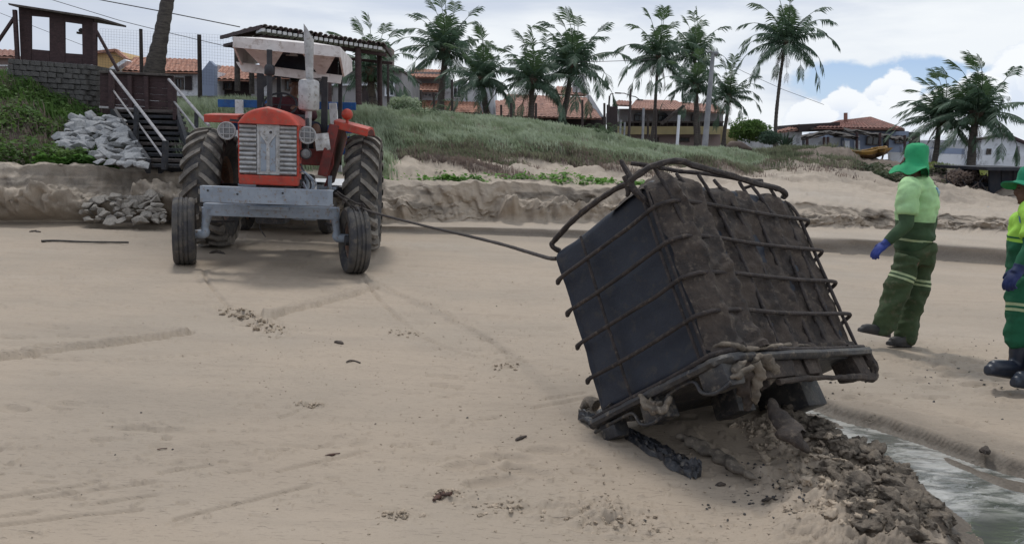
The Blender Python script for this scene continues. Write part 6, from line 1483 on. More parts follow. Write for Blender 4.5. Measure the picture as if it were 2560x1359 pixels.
def palm(lab, cx, cy, bx, by, Y, fl, wind=(-.30, 0, .0), nf=20, bend=0.0, tw=.17, seed=0, droop=1.0, group='coconut palms', up=1.0, extra=()):
    c = P(cx, cy, Y); b = P(bx, by, Y); b.z -= .25; rt = thing('coconut_palm', lab, 'palm tree', b, group); r_ = random.Random(seed)
    L_ = fl * Y / 2000 * 1.34; nf += 2
    pts = []; n = 14
    for i in range(n + 1):
        t = i / n; q = b.lerp(c, t); q.x += bend * math.sin(t * math.pi) * (c - b).length + .02 * math.sin(t * 9 + seed); pts.append(q)
    rs = [tw * (1.45 - .5 * min(1, i / 3)) * (1 - .35 * i / n) * (1 + .05 * math.sin(i * 2.4)) for i in range(n + 1)]
    fine = []; fr = []
    for i in range(n):
        for j in range(4): t = j / 4; fine.append(pts[i].lerp(pts[i + 1], t)); fr.append((rs[i] * (1 - t) + rs[i + 1] * t) * (1.06 if j % 2 else .96))
    fine.append(pts[-1]); fr.append(rs[-1]); mb = MB(); mb.tube(fine, fr, 10); mb.build('trunk', M_trunk, rt, smooth=True)
    mb = MB(); ell(mb, c + V(0, 0, .02), (tw * 1.5, tw * 1.5, tw * 2.0)); mb.build('crown_shaft', M_dead, rt, smooth=True)
    for i in range(nf):
        az = i * 2.39996 + r_.uniform(-.25, .25); t = i / (nf - 1)
        if i < 7: el = R(86) - i * R(6); ln = L_ * r_.uniform(.78, .98); dr = droop * (.35 + .06 * i)
        else:
            t2 = (i - 7) / (nf - 8); el = R(54) - t2 * R(72) * up + r_.uniform(-.12, .12)
            ln = L_ * (.86 + .16 * math.sin(min(1, t2 * 1.4) * math.pi * .6)) * r_.uniform(.88, 1.08); dr = droop * (.7 + .55 * t2)
        frond(rt, c + V(0, 0, .05), az, el, ln, wind, M_frondy if t < .2 else M_frond, seed * 50 + i, dr)
    for i in range(3):
        frond(rt, c - V(0, 0, .1), r_.uniform(0, 6.28), R(-55), L_ * .6, (0, 0, 0), M_dead, seed * 50 + 40 + i, 1.3, 20, 'dead_frond')
    for i in range(5):
        a = i * 1.26; mb = MB(); ell(mb, c + V(math.cos(a) * tw * 1.5, math.sin(a) * tw * 1.5, -tw * 1.4), (tw * .6, tw * .6, tw * .75)); mb.build('coconut', M_frondy, rt, smooth=True)
    return rt
W0 = (-.22, .05, .02)
palm('bushy palm with wide crown above the two-storey house left of the gable', 1112, 128, 1098, 285, 52, 112, W0, 24, .01, .26, 1, .9)
palm('lower dense palm just right of the bushiest palm by the orange roofs', 1205, 200, 1222, 290, 46, 98, W0, 22, -.02, .20, 2, 1.0)
palm('low spreading palm in front of the left end of the brown tiled roofs', 1330, 205, 1328, 305, 45, 104, W0, 20, .0, .20, 3, 1.05)
palm('tall full palm leaning right in front of the brown tiled roofs', 1432, 168, 1402, 315, 47, 118, W0, 24, .0, .20, 4, .95)
palm('slim palm with drooping crown left of the cluster by the concrete pole', 1645, 145, 1628, 362, 52, 90, (-.10, 0, 0), 22, .01, .13, 5, 1.25)
palm('upright palm in the cluster just left of the concrete pole', 1735, 140, 1748, 366, 56, 84, (-.14, 0, 0), 20, .01, .14, 6, 1.2)
palm('short bushy palm beneath the clustered crowns left of the concrete pole', 1738, 218, 1742, 372, 48, 78, (-.10, 0, 0), 20, .0, .16, 7, 1.2)
palm('small palm immediately right of the concrete pole', 1822, 245, 1808, 360, 50, 74, (-.05, 0, 0), 18, .0, .14, 8, 1.15)
palm('tallest lone palm with slender curved trunk against the clouds', 1965, 108, 1940, 375, 48, 106, (-.12, 0, .0), 22, -.03, .13, 9, 1.15)
palm('windblown palm leaning left behind the worker in the floppy hat', 2352, 300, 2330, 436, 34, 104, (-.55, 0, .03), 20, .0, .14, 10, 1.0)
palm('larger windblown palm near the right edge with thick trunk', 2440, 288, 2425, 448, 33, 124, (-.50, 0, .03), 22, -.01, .20, 11, .95)
palm('dark palm behind the tiled shelter roof', 925, 180, 934, 262, 31, 106, W0, 20, .0, .18, 12, 1.0)
palm('thick leaning palm trunk rising out of the picture beside the stairs', 555, -560, 376, 190, 20.5, 300, (-.05, 0, 0), 12, -.012, .185, 13, .8)
# low seedling palms on the dune
def seedling(px, py, Y, s, lab, seed, m_=None, n=9):
    c = P(px, py, Y); rt = thing('seedling_palm', lab, 'plant', c)
    for i in range(n): frond(rt, c, i * 2.4, R(62) - .04 * i, s, (-.08, 0, 0), m_ or M_frondy, seed * 30 + i, .9, 12)
seedling(1062, 300, 23.8, 1.0, 'young palm seedling in the dune grass below the two-storey house', 1)
seedling(1520, 335, 25.5, .6, 'small pale seedling on the dune crest near the dark gate', 2)
seedling(1495, 332, 25.5, .5, 'tiny pale seedling left of the one near the dark gate', 3)
def agave(px, py, Y, s, lab, seed):
    c = P(px, py, Y); rt = thing('agave', lab, 'plant', c); r_ = random.Random(seed)
    for i in range(22):
        a = i * 2.4; el = R(80) - i / 22 * R(68); d = V(math.cos(a) * math.cos(el), math.sin(a) * math.cos(el), math.sin(el)); sd = d.cross(V(0, 0, 1)).normalized() * s * .045
        mb = MB(); m1 = c + d * s * .4; e = c + d * s; up = V(0, 0, s * .02); mb.add([c - sd, c + sd, m1 + sd * 1.3, m1 - sd * 1.3, e, c - up, m1 - up], [(0, 1, 2, 3), (3, 2, 4), (0, 3, 6, 5), (1, 5, 6, 2), (3, 4, 6), (2, 6, 4)]); mb.build('leaf', M_frond, rt, fix=False)
agave(1962, 372, 44, 1.1, 'spiky agave beside the trunk of the tallest palm', 1)
def bush(px, py, Y, r, lab, seed, m_=None, n=2600, sz=.05, sq=.7):
    c = P(px, py, Y); rt = thing('bush', lab, 'bush', c); rs = np.random.RandomState(seed)
    mb = MB()
    for k in range(5): mb.tube([c, c + V(rs.normal(0, r * .3), rs.normal(0, r * .3), r * .8)], [.03, .01], 5)
    mb.build('stem', M_trunk, rt)
    d = rs.normal(size=(n, 3)); d /= np.linalg.norm(d, axis=1)[:, None]; rad = rs.rand(n) ** .4 * r * (.65 + .5 * vn(d[:, 0] * 2.5 + 9, d[:, 2] * 2.5 + d[:, 1] * 2, seed))
    co = d * rad[:, None] * np.array([1.25, 1, sq]) + np.array([0, 0, r * sq * .85]); a = rs.normal(size=(n, 3)); a /= np.linalg.norm(a, axis=1)[:, None]; b = np.cross(a, rs.normal(size=(n, 3))); b /= np.linalg.norm(b, axis=1)[:, None]
    s = sz * rs.uniform(.6, 1.4, n)[:, None]; V_ = np.stack([co - a * s, co + b * s * .6, co + a * s, co - b * s * .6], 1).reshape(-1, 3); k = np.arange(n) * 4
    o = np_mesh('foliage', V_, np.stack([k, k + 1, k + 2, k + 3], -1), m_ or M_creep, False); o.parent = rt
bush(1872, 352, 46, 1.0, 'round green bush right of the cluster of palms', 1, n=3500, sz=.07)
bush(1925, 360, 45, .6, 'small dark bush left of the tallest palm trunk', 2, M_frond)
bush(1552, 372, 26.5, .35, 'silvery low bush on the dune crest', 3, M_grass, 900)
bush(1012, 284, 26, .45, 'grassy bush below the orange house', 5, M_grass, 1200)

# ------------------------------------------------------------------ houses
M_tile = mat('terracotta_tiles', (.46, .24, .17), (.36, .19, .14), .85, 1.2, .3, 12, c3=(.20, .11, .085))
M_tile2 = mat('brown_tiles', (.42, .24, .19), (.33, .19, .155), .85, 1.2, .3, 12, c3=(.15, .09, .08))
M_tile3 = mat('old_red_tiles', (.30, .15, .125), (.22, .12, .10), .85, 1.2, .3, 12, c3=(.12, .08, .075))
M_wwall = mat('whitewashed_wall', (.70, .73, .78), (.60, .63, .68), .85, .6, .1, c3=(.36, .38, .41))
M_gwall = mat('grey_render_wall', (.32, .315, .33), (.25, .245, .255), .9, .7, .15, c3=(.30, .29, .28))
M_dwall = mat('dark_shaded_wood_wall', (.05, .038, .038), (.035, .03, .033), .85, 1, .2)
M_ywall = mat('ochre_wall', (.50, .34, .16), (.42, .29, .14), .85, .6, .1)
M_yband = mat('yellow_painted_band', (.42, .35, .19), (.35, .30, .17), .85, .6, .1)
M_pwall = mat('pinkish_render_wall', (.34, .27, .26), (.28, .23, .225), .9, .7, .1)
M_bwall = mat('bluish_render_wall', (.25, .30, .40), (.20, .24, .33), .85, .6, .1)
M_glass = mat('dark_window_glass', (.02, .025, .03), (.03, .035, .045), .15, 3, 0, spec=.6)
M_thatch = mat('grey_palm_thatch', (.085, .075, .07), (.05, .045, .043), .95, 4, .8, 14, bdist=.05)
def corr(mb, A, B, C, D, tw=.22, course=.35, amp=.045):
    """barrel-tile surface; A,B eave left/right, C,D ridge right/left"""
    A, B, C, D = map(Vector, (A, B, C, D)); n = max(4, int((B - A).length / tw)) ; m_ = max(2, int((D - A).length / course)); no = (B - A).cross(D - A).normalized()
    if no.z < 0: no = -no
    ks = 6; W = n * ks + 1; vs = []; fs = []
    for j in range(m_):
        for e in (0, 1):
            v = (j + e) / m_
            for i in range(W):
                u = i / (W - 1); p = A.lerp(B, u).lerp(D.lerp(C, u), v); h = abs(math.sin(i / ks * math.pi)) * amp + (amp * .45 if e == 0 else 0) + rnd.uniform(0, .006); vs.append(p + no * h)
    for j in range(2 * m_ - 1):
        for i in range(W - 1): a = j * W + i; fs.append((a, a + 1, a + 1 + W, a + W))
    mb.add(vs, fs)
    th = no * -.06; mb.add([A, B, C, D, A + th, B + th, C + th, D + th], [(4, 7, 6, 5), (0, 4, 5, 1), (1, 5, 6, 2), (2, 6, 7, 3), (3, 7, 4, 0)])
def roof(rt, e0, e1, r1, r0, Y, Yr, m_=None, tw=.24):
    mb = MB(); corr(mb, P(*e0, Y), P(*e1, Y), P(*r1, Yr), P(*r0, Yr), tw); return mb.build('tiled_roof', m_ or M_tile, rt, fix=False)
def wall(rt, pts, Y, depth, m_, name='wall'):
    mb = MB(); mb.prism([P(x, y, Y) for x, y in pts], (0, depth, 0)); return mb.build(name, m_, rt)
def rect(x0, y0, x1, y1): return [(x0, y0), (x1, y0), (x1, y1), (x0, y1)]
def window(rt, x0, y0, x1, y1, Y, m_=None, arch=False, fm=None):
    a = P(x0, y0, Y); b = P(x1, y1, Y); t = .07; z1, z0 = max(a.z, b.z), min(a.z, b.z); xa, xb = a.x, b.x
    mb = MB(); Yf = Y - .05
    for c_, s in ((((xa + xb) / 2, Yf, z1), (xb - xa + t, .08, t)), (((xa + xb) / 2, Yf, z0), (xb - xa + t, .12, t)), ((xa, Yf, (z0 + z1) / 2), (t, .078, z1 - z0 - t)), ((xb, Yf, (z0 + z1) / 2), (t, .078, z1 - z0 - t)), (((xa + xb) / 2, Yf, (z0 + z1) / 2), (t * .6, .06, z1 - z0 - t))): mb.box(c_, s)
    w = mb.build('window', fm or M_gwood, rt)
    mb = MB(); mb.box(((xa + xb) / 2, Y - .02, (z0 + z1) / 2), (xb - xa - .01, .03, z1 - z0 - .01))
    if arch:
        n = 10; pts = [Vector(((xa + xb) / 2 + (xb - xa) / 2 * math.cos(math.pi * i / n), Y - .035, z1 + .0 + (xb - xa) * .28 * math.sin(math.pi * i / n))) for i in range(n + 1)]; mb.prism(pts, (0, .03, 0))
    mb.build('pane', m_ or M_glass, w)
def house(name, lab, px, py, Y): return thing(name, lab, 'house', P(px, py, Y))
# left group
h = house('house', 'ochre gabled house behind the lookout brace', 280, 220, 38); wall(h, [(240, 230), (240, 132), (291, 127), (318, 150), (318, 230)], 38, 7, M_ywall)
mb = MB(); mb.beam(P(236, 132, 37.9), P(291, 126, 37.9), .3, .12); mb.beam(P(291, 126, 37.9), P(322, 152, 37.9), .3, .12); mb.build('roof_edge', M_tile, h)
h = house('house', 'low brick house with red roof at the far left edge', 20, 180, 36); wall(h, rect(-60, 140, 46, 230), 36, 6, M_pwall); roof(h, (-70, 140), (50, 143), (46, 127), (-60, 123), 35.5, 38, M_tile2); wall(h, rect(-60, 162, 46, 166), 35.9, .3, M_wwall, 'ledge'); window(h, 20, 172, 34, 190, 35.9, fm=M_wwall)
h = house('house', 'white house with long tiled roof and white parapet gable left of the shelter', 420, 230, 36)
wall(h, rect(300, 176, 530, 240), 36, 7, M_wwall); roof(h, (305, 178), (500, 181), (504, 150), (335, 144), 35.4, 39); wall(h, [(499, 184), (524, 152), (536, 164), (536, 240), (499, 240)], 35.3, .35, M_bwall, 'parapet')
wall(h, [(255, 182), (310, 148), (318, 152), (268, 186)], 35.5, .5, M_wwall, 'verge'); window(h, 440, 196, 458, 222, 36); wall(h, rect(300, 182, 497, 186), 35.8, .1, M_dwall, 'eave_board')
wall(h, rect(462, 190, 478, 225), 35.9, .08, M_dwall, 'door')
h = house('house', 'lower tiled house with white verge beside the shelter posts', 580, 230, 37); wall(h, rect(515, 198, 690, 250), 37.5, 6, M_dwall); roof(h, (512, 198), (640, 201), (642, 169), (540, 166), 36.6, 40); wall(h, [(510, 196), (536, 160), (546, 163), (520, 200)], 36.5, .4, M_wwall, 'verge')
window(h, 560, 206, 580, 224, 37.4)
h = house('house', 'tiled house seen under the tractor canopy', 690, 240, 36); wall(h, rect(628, 192, 765, 260), 36.5, 6, M_gwall); roof(h, (620, 192), (755, 195), (752, 163), (652, 160), 35.6, 39, M_tile)
window(h, 715, 200, 732, 226, 36.4); wall(h, rect(655, 200, 672, 240), 36.4, .08, M_wwall, 'louvre_panel')
h = house('house', 'grey concrete house with tall square chimney behind the dark palm', 880, 250, 38); wall(h, rect(775, 172, 1004, 275), 38, 7, M_gwall); wall(h, rect(945, 118, 976, 180), 38.5, 1.2, mat('brown_concrete', (.22, .18, .16), (.17, .14, .13), .9, 1, .2), 'chimney'); wall(h, [(775, 165), (1004, 172), (1004, 178), (775, 172)], 37.6, 8, M_gwood, 'flat_roof')
window(h, 800, 205, 830, 235, 37.95); window(h, 965, 195, 985, 240, 37.95, fm=M_wwall); wall(h, rect(812, 210, 940, 214), 37.8, .2, M_wwall, 'ledge'); wall(h, rect(905, 215, 925, 262), 37.93, .06, M_dwall, 'door')
# orange two-storey house
h = house('house', 'two-storey house with orange tiled awnings and white walls', 1090, 290, 56)
wall(h, rect(1005, 180, 1108, 300), 56.5, 8, M_gwall); wall(h, rect(1024, 224, 1108, 262), 56.2, .28, M_wwall, 'wall_panel'); roof(h, (1022, 193), (1108, 195), (1112, 176), (1030, 172), 55.6, 58, M_tile); roof(h, (1000, 225), (1103, 229), (1106, 211), (1006, 206), 54.8, 56.4, M_tile)
wall(h, rect(1106, 206, 1235, 300), 56.2, 8, M_wwall); window(h, 1134, 220, 1152, 245, 56.15, fm=M_wwall)
for x in (1037, 1061, 1084): window(h, x, 233, x + 18, 242, 56.15, fm=M_wwall)
roof(h, (1012, 278), (1208, 284), (1196, 256), (1022, 250), 53.8, 56.1, M_tile); wall(h, rect(996, 226, 1024, 290), 55.4, .8, M_dwall, 'side_wall'); wall(h, rect(1188, 170, 1200, 200), 57, 1.5, M_wwall, 'chimney')
# brown tiered roofs
h = house('house', 'large house with three tiers of brown tiled roof and white slanted gable', 1370, 310, 53)
roof(h, (1240, 290), (1505, 297), (1482, 266), (1238, 252), 50, 53, M_tile2, .28); roof(h, (1252, 258), (1484, 266), (1466, 244), (1268, 236), 53, 55, M_tile2, .28); roof(h, (1380, 236), (1470, 240), (1455, 222), (1392, 216), 55, 56.5, M_tile2, .28)
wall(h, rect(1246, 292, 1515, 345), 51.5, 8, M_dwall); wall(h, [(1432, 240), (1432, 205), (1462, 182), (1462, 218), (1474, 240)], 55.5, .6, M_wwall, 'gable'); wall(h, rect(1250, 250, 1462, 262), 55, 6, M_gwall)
wall(h, [(1464, 238), (1476, 238), (1512, 296), (1500, 298)], 52.2, .3, M_wwall, 'verge'); window(h, 1300, 300, 1330, 318, 51.4)
wall(h, rect(1224, 222, 1234, 290), 52, .5, M_wwall, 'pillar')
g_ = thing('gate', 'tall dark gate panel right of the brown tiered roofs', 'gate', P(1530, 345, 45)); 
for k in range(3): wall(g_, [(1517 + k * 9, 262 + (4 if k else 0)), (1525.6 + k * 9, 262 + (4 if k else 0)), (1525.6 + k * 9, 350), (1517 + k * 9, 350)], 45 + .01 * k, .08, M_dwall, 'board')
# yellow banded house
h = house('house', 'grey two-storey house with arched windows and yellow band behind the clustered palms', 1680, 352, 60)
wall(h, rect(1548, 272, 1808, 304), 60, 9, M_gwall); wall(h, rect(1545, 316, 1812, 336), 59.2, .5, M_yband, 'yellow_band'); wall(h, rect(1548, 336, 1810, 380), 60, 9, M_pwall, 'lower_wall'); wall(h, rect(1548, 304, 1808, 337), 60.6, 6, M_dwall, 'balcony_back')
roof(h, (1572, 272), (1740, 277), (1690, 252), (1590, 250), 58.8, 62, M_tile2); roof(h, (1530, 263), (1578, 265), (1580, 254), (1545, 251), 58.6, 61, M_tile2); roof(h, (1690, 276), (1815, 283), (1790, 262), (1700, 256), 58.9, 61.6, M_tile2)
for x0, x1 in ((1586, 1610), (1646, 1668), (1730, 1746)): window(h, x0, 288, x1, 303, 59.95, arch=True, fm=M_dwall)
wall(h, [(1650, 308), (1708, 262), (1713, 266), (1657, 313)], 58.5, .3, M_gwood, 'slanted_beam')
for k in range(14):
    a = P(1566 + k * 17, 306, 59.4); b = P(1566 + k * 17, 316, 59.4); mb = MB(); mb.beam(a, b, .06, .06); mb.build('baluster', M_gwood, h)
wall(h, rect(1556, 303, 1810, 307), 59.3, .2, M_gwood, 'balcony_rail'); window(h, 1620, 344, 1645, 354, 59.95); window(h, 1700, 344, 1722, 354, 59.95)
h = house('wall', 'low ochre garden wall between the pole and the round bush', 1850, 350, 56); h['category'] = 'wall'; wall(h, rect(1805, 322, 1850, 368), 56, .4, M_yband); wall(h, rect(1848, 330, 1912, 368), 57, .4, M_dwall, 'hedge_panel')
# right group
h = house('house', 'long low white house with brown hipped roof right of the tallest palm', 2060, 372, 50)
wall(h, [(1910, 336), (2005, 326), (2005, 372), (1910, 375)], 50, 8, M_wwall); roof(h, (1905, 338), (2004, 322), (2000, 311), (1935, 330), 49.4, 51, M_tile2); wall(h, [(1996, 311), (2100, 305), (2100, 326), (1998, 330)], 49.3, 4, M_dwall, 'dark_gable')
roof(h, (2035, 320), (2262, 322), (2176, 293), (2098, 302), 48.5, 53, M_tile3); wall(h, rect(2012, 344, 2112, 385), 50.5, 5, M_wwall); wall(h, rect(2110, 328, 2272, 385), 50, 6, M_bwall, 'blue_wall'); wall(h, [(2030, 319), (2262, 322), (2262, 328), (2030, 325)], 48.9, 3, M_gwood, 'eave')
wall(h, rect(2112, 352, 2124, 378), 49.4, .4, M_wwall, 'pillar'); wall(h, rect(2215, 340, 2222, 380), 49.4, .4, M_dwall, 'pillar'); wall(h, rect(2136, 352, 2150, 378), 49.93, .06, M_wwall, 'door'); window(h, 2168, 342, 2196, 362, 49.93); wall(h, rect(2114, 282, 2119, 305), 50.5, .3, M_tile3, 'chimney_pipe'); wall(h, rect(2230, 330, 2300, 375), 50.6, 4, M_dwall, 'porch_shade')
window(h, 1960, 345, 1978, 362, 49.93); window(h, 2240, 340, 2258, 358, 49.9)
t_ = thing('thatched_shelter', 'sagging grey palm-thatch shelter on thin posts before the white house', 'shelter', P(2070, 380, 40))
def thatch(mb, pts, Y, dep, th):
    n = len(pts); vs = []; fs = []
    for i, (x, y) in enumerate(pts):
        for k in range(6): vs.append(P(x + rnd.uniform(-3, 3), y + k * th / 5 + rnd.uniform(-2, 2), Y + dep * (0 if k else .4) + rnd.uniform(-.2, .2)))
        vs.append(P(x, y - 2, Y + dep))
    for i in range(n - 1):
        for k in range(6): a = i * 7 + k; fs.append((a, a + 1, a + 8, a + 7)) if k < 5 else fs.append((i * 7, i * 7 + 7, i * 7 + 13, i * 7 + 6))
    mb.add(vs, fs)
mb = MB(); thatch(mb, [(2002 + k * 9, 341 - 12 * math.sin(k / 16 * math.pi) + rnd.uniform(-2, 2)) for k in range(17)], 41, 2.5, 11); mb.build('thatch', M_thatch, t_, fix=False)
mb = MB(); thatch(mb, [(2110 + k * 10, 322 + k * 1.5 + rnd.uniform(-2, 2)) for k in range(18)], 43, 2.5, 9); mb.build('thatch', M_thatch, t_, fix=False)
for x, y0, y1 in ((2018, 346, 380), (2060, 342, 382), (2070, 342, 382), (2142, 330, 384), (2200, 332, 388), (2262, 338, 386)):
    mb = MB(); mb.tube([P(x, y0, 41), P(x, y1, 41)], .07, 8); mb.build('post', M_dwood, t_, smooth=True)
w_ = thing('boundary_wall', 'long low white boundary wall behind the windblown palms', 'wall', P(2400, 420, 45)); wall(w_, [(2226, 380), (2570, 392), (2900, 405), (2900, 440), (2570, 422), (2226, 414)], 45, .3, M_wwall); wall(w_, [(2255, 366), (2420, 372), (2420, 386), (2255, 382)], 46, .3, M_bwall, 'blue_panel')
for x in (2280, 2330, 2418, 2443): wall(w_, rect(x, 372, x + 6, 418), 44.8, .25, M_wwall, 'pillar')
h = house('shed', 'plain white gabled shed beside the right edge', 2500, 420, 47); wall(h, [(2444, 422), (2444, 349), (2490, 341), (2512, 337), (2570, 362), (2570, 425)], 47, 8, M_wwall); h['category'] = 'shed'
mb = MB(); mb.beam(P(2440, 349, 46.9), P(2512, 336, 46.9), .5, .12); mb.build('roof_edge', M_gwood, h); mb = MB(); mb.beam(P(2512, 336, 46.9), P(2580, 366, 46.9), .5, .12); mb.build('roof_edge', M_dwood, h)
window(h, 2468, 373, 2474, 385, 46.95); wall(h, rect(2545, 366, 2549, 420), 46.95, .1, M_gwall, 'drainpipe')
h = thing('house', 'white house standing beyond the right edge behind the boundary wall', 'house', P(2680, 425, 52)); wall(h, rect(2640, 350, 2900, 440), 52, 8, M_wwall); roof(h, (2630, 352), (2910, 358), (2880, 325), (2660, 320), 51, 55, M_tile2)
h = thing('house', 'low house far left behind the mound', 'house', P(-300, 220, 36)); wall(h, rect(-520, 150, -140, 260), 36, 8, M_wwall); roof(h, (-530, 150), (-130, 152), (-160, 115), (-500, 112), 35, 39, M_tile)

# ------------------------------------------------------------------ tiled shelter behind the tractor
def shelter():
    Y0, Y1 = 18.5, 23.5; rt = thing('tiled_shelter', 'open timber shelter with loose terracotta tiles behind the tractor', 'shelter', P(750, 240, 20))
    A = P(655, 70, Y0); B = P(962, 118, Y0 + 1.2); C = P(978, 142, Y1); D = P(552, 96, Y1 - 1.0)
    for p, q in ((A, B), (D, C), (A, D)):
        mb = MB(); mb.beam(p - V(0, -.25, .16), q - V(0, -.25, .16), .06, .08, bev=.01); mb.build('beam', M_dwood, rt)
    n = 15
    for k in range(n):
        u = k / (n - 1); a = A.lerp(B, u) + V(0, 0, .02); d = D.lerp(C, u) + V(0, 0, .02); mb = MB(); mb.beam(a, d, .05, .09); mb.build('rafter', M_dwood, rt)
    for k in range(24):
        u = (k + .3) / 24; a = A.lerp(B, u); d = (D.lerp(C, u) - a).normalized(); mb = MB(); mb.beam(a - d * .12 + V(-.03, 0, -.05), a + d * .7 + V(.03, 0, -.05), .085, .07, bev=.008); mb.build('rafter_tail', M_white, rt)
    # overlapping barrel tiles
    cols, rows = 25, 7
    me = None
    mb = MB(); N = 8; prof = [(math.cos(math.pi * i / N) * .5, math.sin(math.pi * i / N) * .42) for i in range(N + 1)]; inn = [(x * .86, z * .86 - .02) for x, z in reversed(prof)]
    pl = [Vector((x, -.5, z)) for x, z in prof + inn]; k = len(pl); mb.add(pl + [p + V(0, 1, 0) for p in pl], [tuple(range(k)), tuple(reversed(range(k, 2 * k)))] + [(i, (i + 1) % k, (i + 1) % k + k, i + k) for i in range(k)])
    me = mb.mesh('tile'); me.materials.append(mat('greyed_roof_tile', (.46, .41, .39), (.30, .25, .23), .9, 5, .3, c3=(.42, .38, .36)))
    no = (B - A).cross(D - A).normalized(); no = no if no.z > 0 else -no
    for i in range(cols):
        for j in range(rows):
            u = (i + .5) / cols; v = (j + .5) / rows; c = A.lerp(B, u).lerp(D.lerp(C, u), v) + no * (.04 + rnd.uniform(-.01, .02)); w = (A.lerp(D, v) - B.lerp(C, v)).length / cols; l_ = (A - D).length / rows * 1.12
            y = (D.lerp(C, u) - A.lerp(B, u)).normalized(); x = (B - A).normalized(); x = (x - y * x.dot(y)).normalized(); z = x.cross(y); M = Matrix((x, y, z)).transposed() @ Matrix.Rotation(rnd.uniform(-.05, .05), 3, 'Z') @ Matrix.Rotation(-.03, 3, 'X')
            o = bpy.data.objects.new('tile', me); COL.objects.link(o); o.parent = rt; o.matrix_local = Matrix.Translation(c - rt.location) @ M.to_4x4() @ Matrix.Diagonal((w * .92, l_, w * .8, 1))
    for x, y0, x1, y1, Yd in ((592, 98, 594, 228, 21.5), (628, 100, 630, 235, Y1 - 1), (820, 115, 822, 262, Y0 + .8), (895, 118, 897, 262, Y0 + 1), (948, 120, 950, 265, Y1), (735, 105, 737, 255, Y1 - 1)):
        mb = MB(); mb.tube([P(x, y0, Yd), P(x1, y1, Yd)], .075, 10); mb.build('post', M_gwood if x < 700 else M_dwood, rt, smooth=True)
shelter()

# ------------------------------------------------------------------ posts, poles, wires, fence
M_conc = mat('pale_concrete', (.30, .31, .33), (.22, .23, .25), .85, 2, .2)
def pole(nm, lab, cat, x0, y0, x1, y1, Y, r0, r1, m_, group=None, n=10):
    b = P(x1, y1, Y); o = thing(nm, lab, cat, b, group); mb = MB(); mb.tube([b - V(0, 0, .3), P(x0, y0, Y)], [r1, r0], n); mb.build('shaft', m_, o, smooth=True); return o
u = pole('utility_pole', 'tall tapering pale concrete pole standing among the palms', 'utility pole', 1783, 130, 1762, 366, 40, .095, .16, M_conc)
mb = MB(); mb.tube([P(1783, 134, 40), P(1776, 128, 39.8), P(1768, 131, 39.6)], .04, 8); ell(mb, P(1790, 134, 40), (.14, .14, .12)); mb.build('lamp_arm', M_conc, u, smooth=True)
pole('concrete_post', 'short white concrete post on the grassy dune left of the tall pole', 'post', 1698, 288, 1693, 362, 32, .055, .06, M_wwall)
for i, (x0, y0, x1, y1, Y, r) in enumerate(((1609, 270, 1607, 350, 44, .07), (1552, 300, 1550, 352, 44, .06), (1562, 305, 1560, 352, 44, .05))):
    pole('concrete_post', ('pale post before the left arched window of the grey house', 'left one of the two pale posts by the dark gate', 'right one of the two pale posts by the dark gate')[i], 'post', x0, y0, x1, y1, Y, r, r, M_conc)
u = pole('street_lamp', 'thin dark street lamp with double arm beside the slim palm', 'street lamp', 1577, 222, 1572, 352, 46, .05, .09, M_metal)
for (ax, ay) in ((1545, 233), (1600, 250)):
    mb = MB(); mb.tube([P(1577, 240, 46), P((1577 + ax) / 2, (240 + ay) / 2 - 3, 46), P(ax, ay, 46)], .025, 6); mb.bbox(P(ax, ay, 46), (.35, .15, .07), .02); mb.build('lamp_arm', M_metal, u)
u = pole('street_lamp', 'thin hooked pipe standing on the dark gate', 'lamp', 1524, 240, 1522, 265, 45, .05, .05, M_metal); mb = MB(); mb.tube([P(1524, 242, 45), P(1527, 235, 45), P(1534, 235, 45)], .03, 6); mb.build('hook', M_metal, u)
FP = [(352, 73, 354, 178, 24, 'leftmost'), (498, 87, 500, 222, 22, 'second from left')]
pole('fence_post', 'rusty fence post left of the leaning palm trunk', 'post', 352, 73, 354, 180, 22, .045, .05, M_rust); pole('fence_post', 'rusty fence post between the stairs and the shelter', 'post', 498, 87, 500, 225, 22, .055, .06, M_rust)
for i, (x, y0, y1, lab) in enumerate(((970, 160, 270, 'fence post right of the grey concrete house'), (1052, 225, 282, 'fence post before the orange awnings'), (1085, 232, 282, 'fence post under the left bushy palm'), (1130, 200, 284, 'tall fence post before the two-storey white wall'), (1253, 262, 292, 'fence post at the left corner of the brown roofs'), (1278, 258, 296, 'fence post left of the low spreading palm'), (1340, 258, 300, 'fence post right of the low spreading palm trunk'), (1456, 250, 312, 'fence post before the right end of the brown roofs'), (1511, 258, 330, 'fence post left of the dark gate'), (1640, 272, 352, 'dark post right of the slim palm trunk'), (1620, 288, 352, 'dark post left of the slim palm trunk'))):
    pole('fence_post', lab, 'post', x, y0, x + 1, y1, 30 if i < 4 else 32, .045, .045, M_rust)
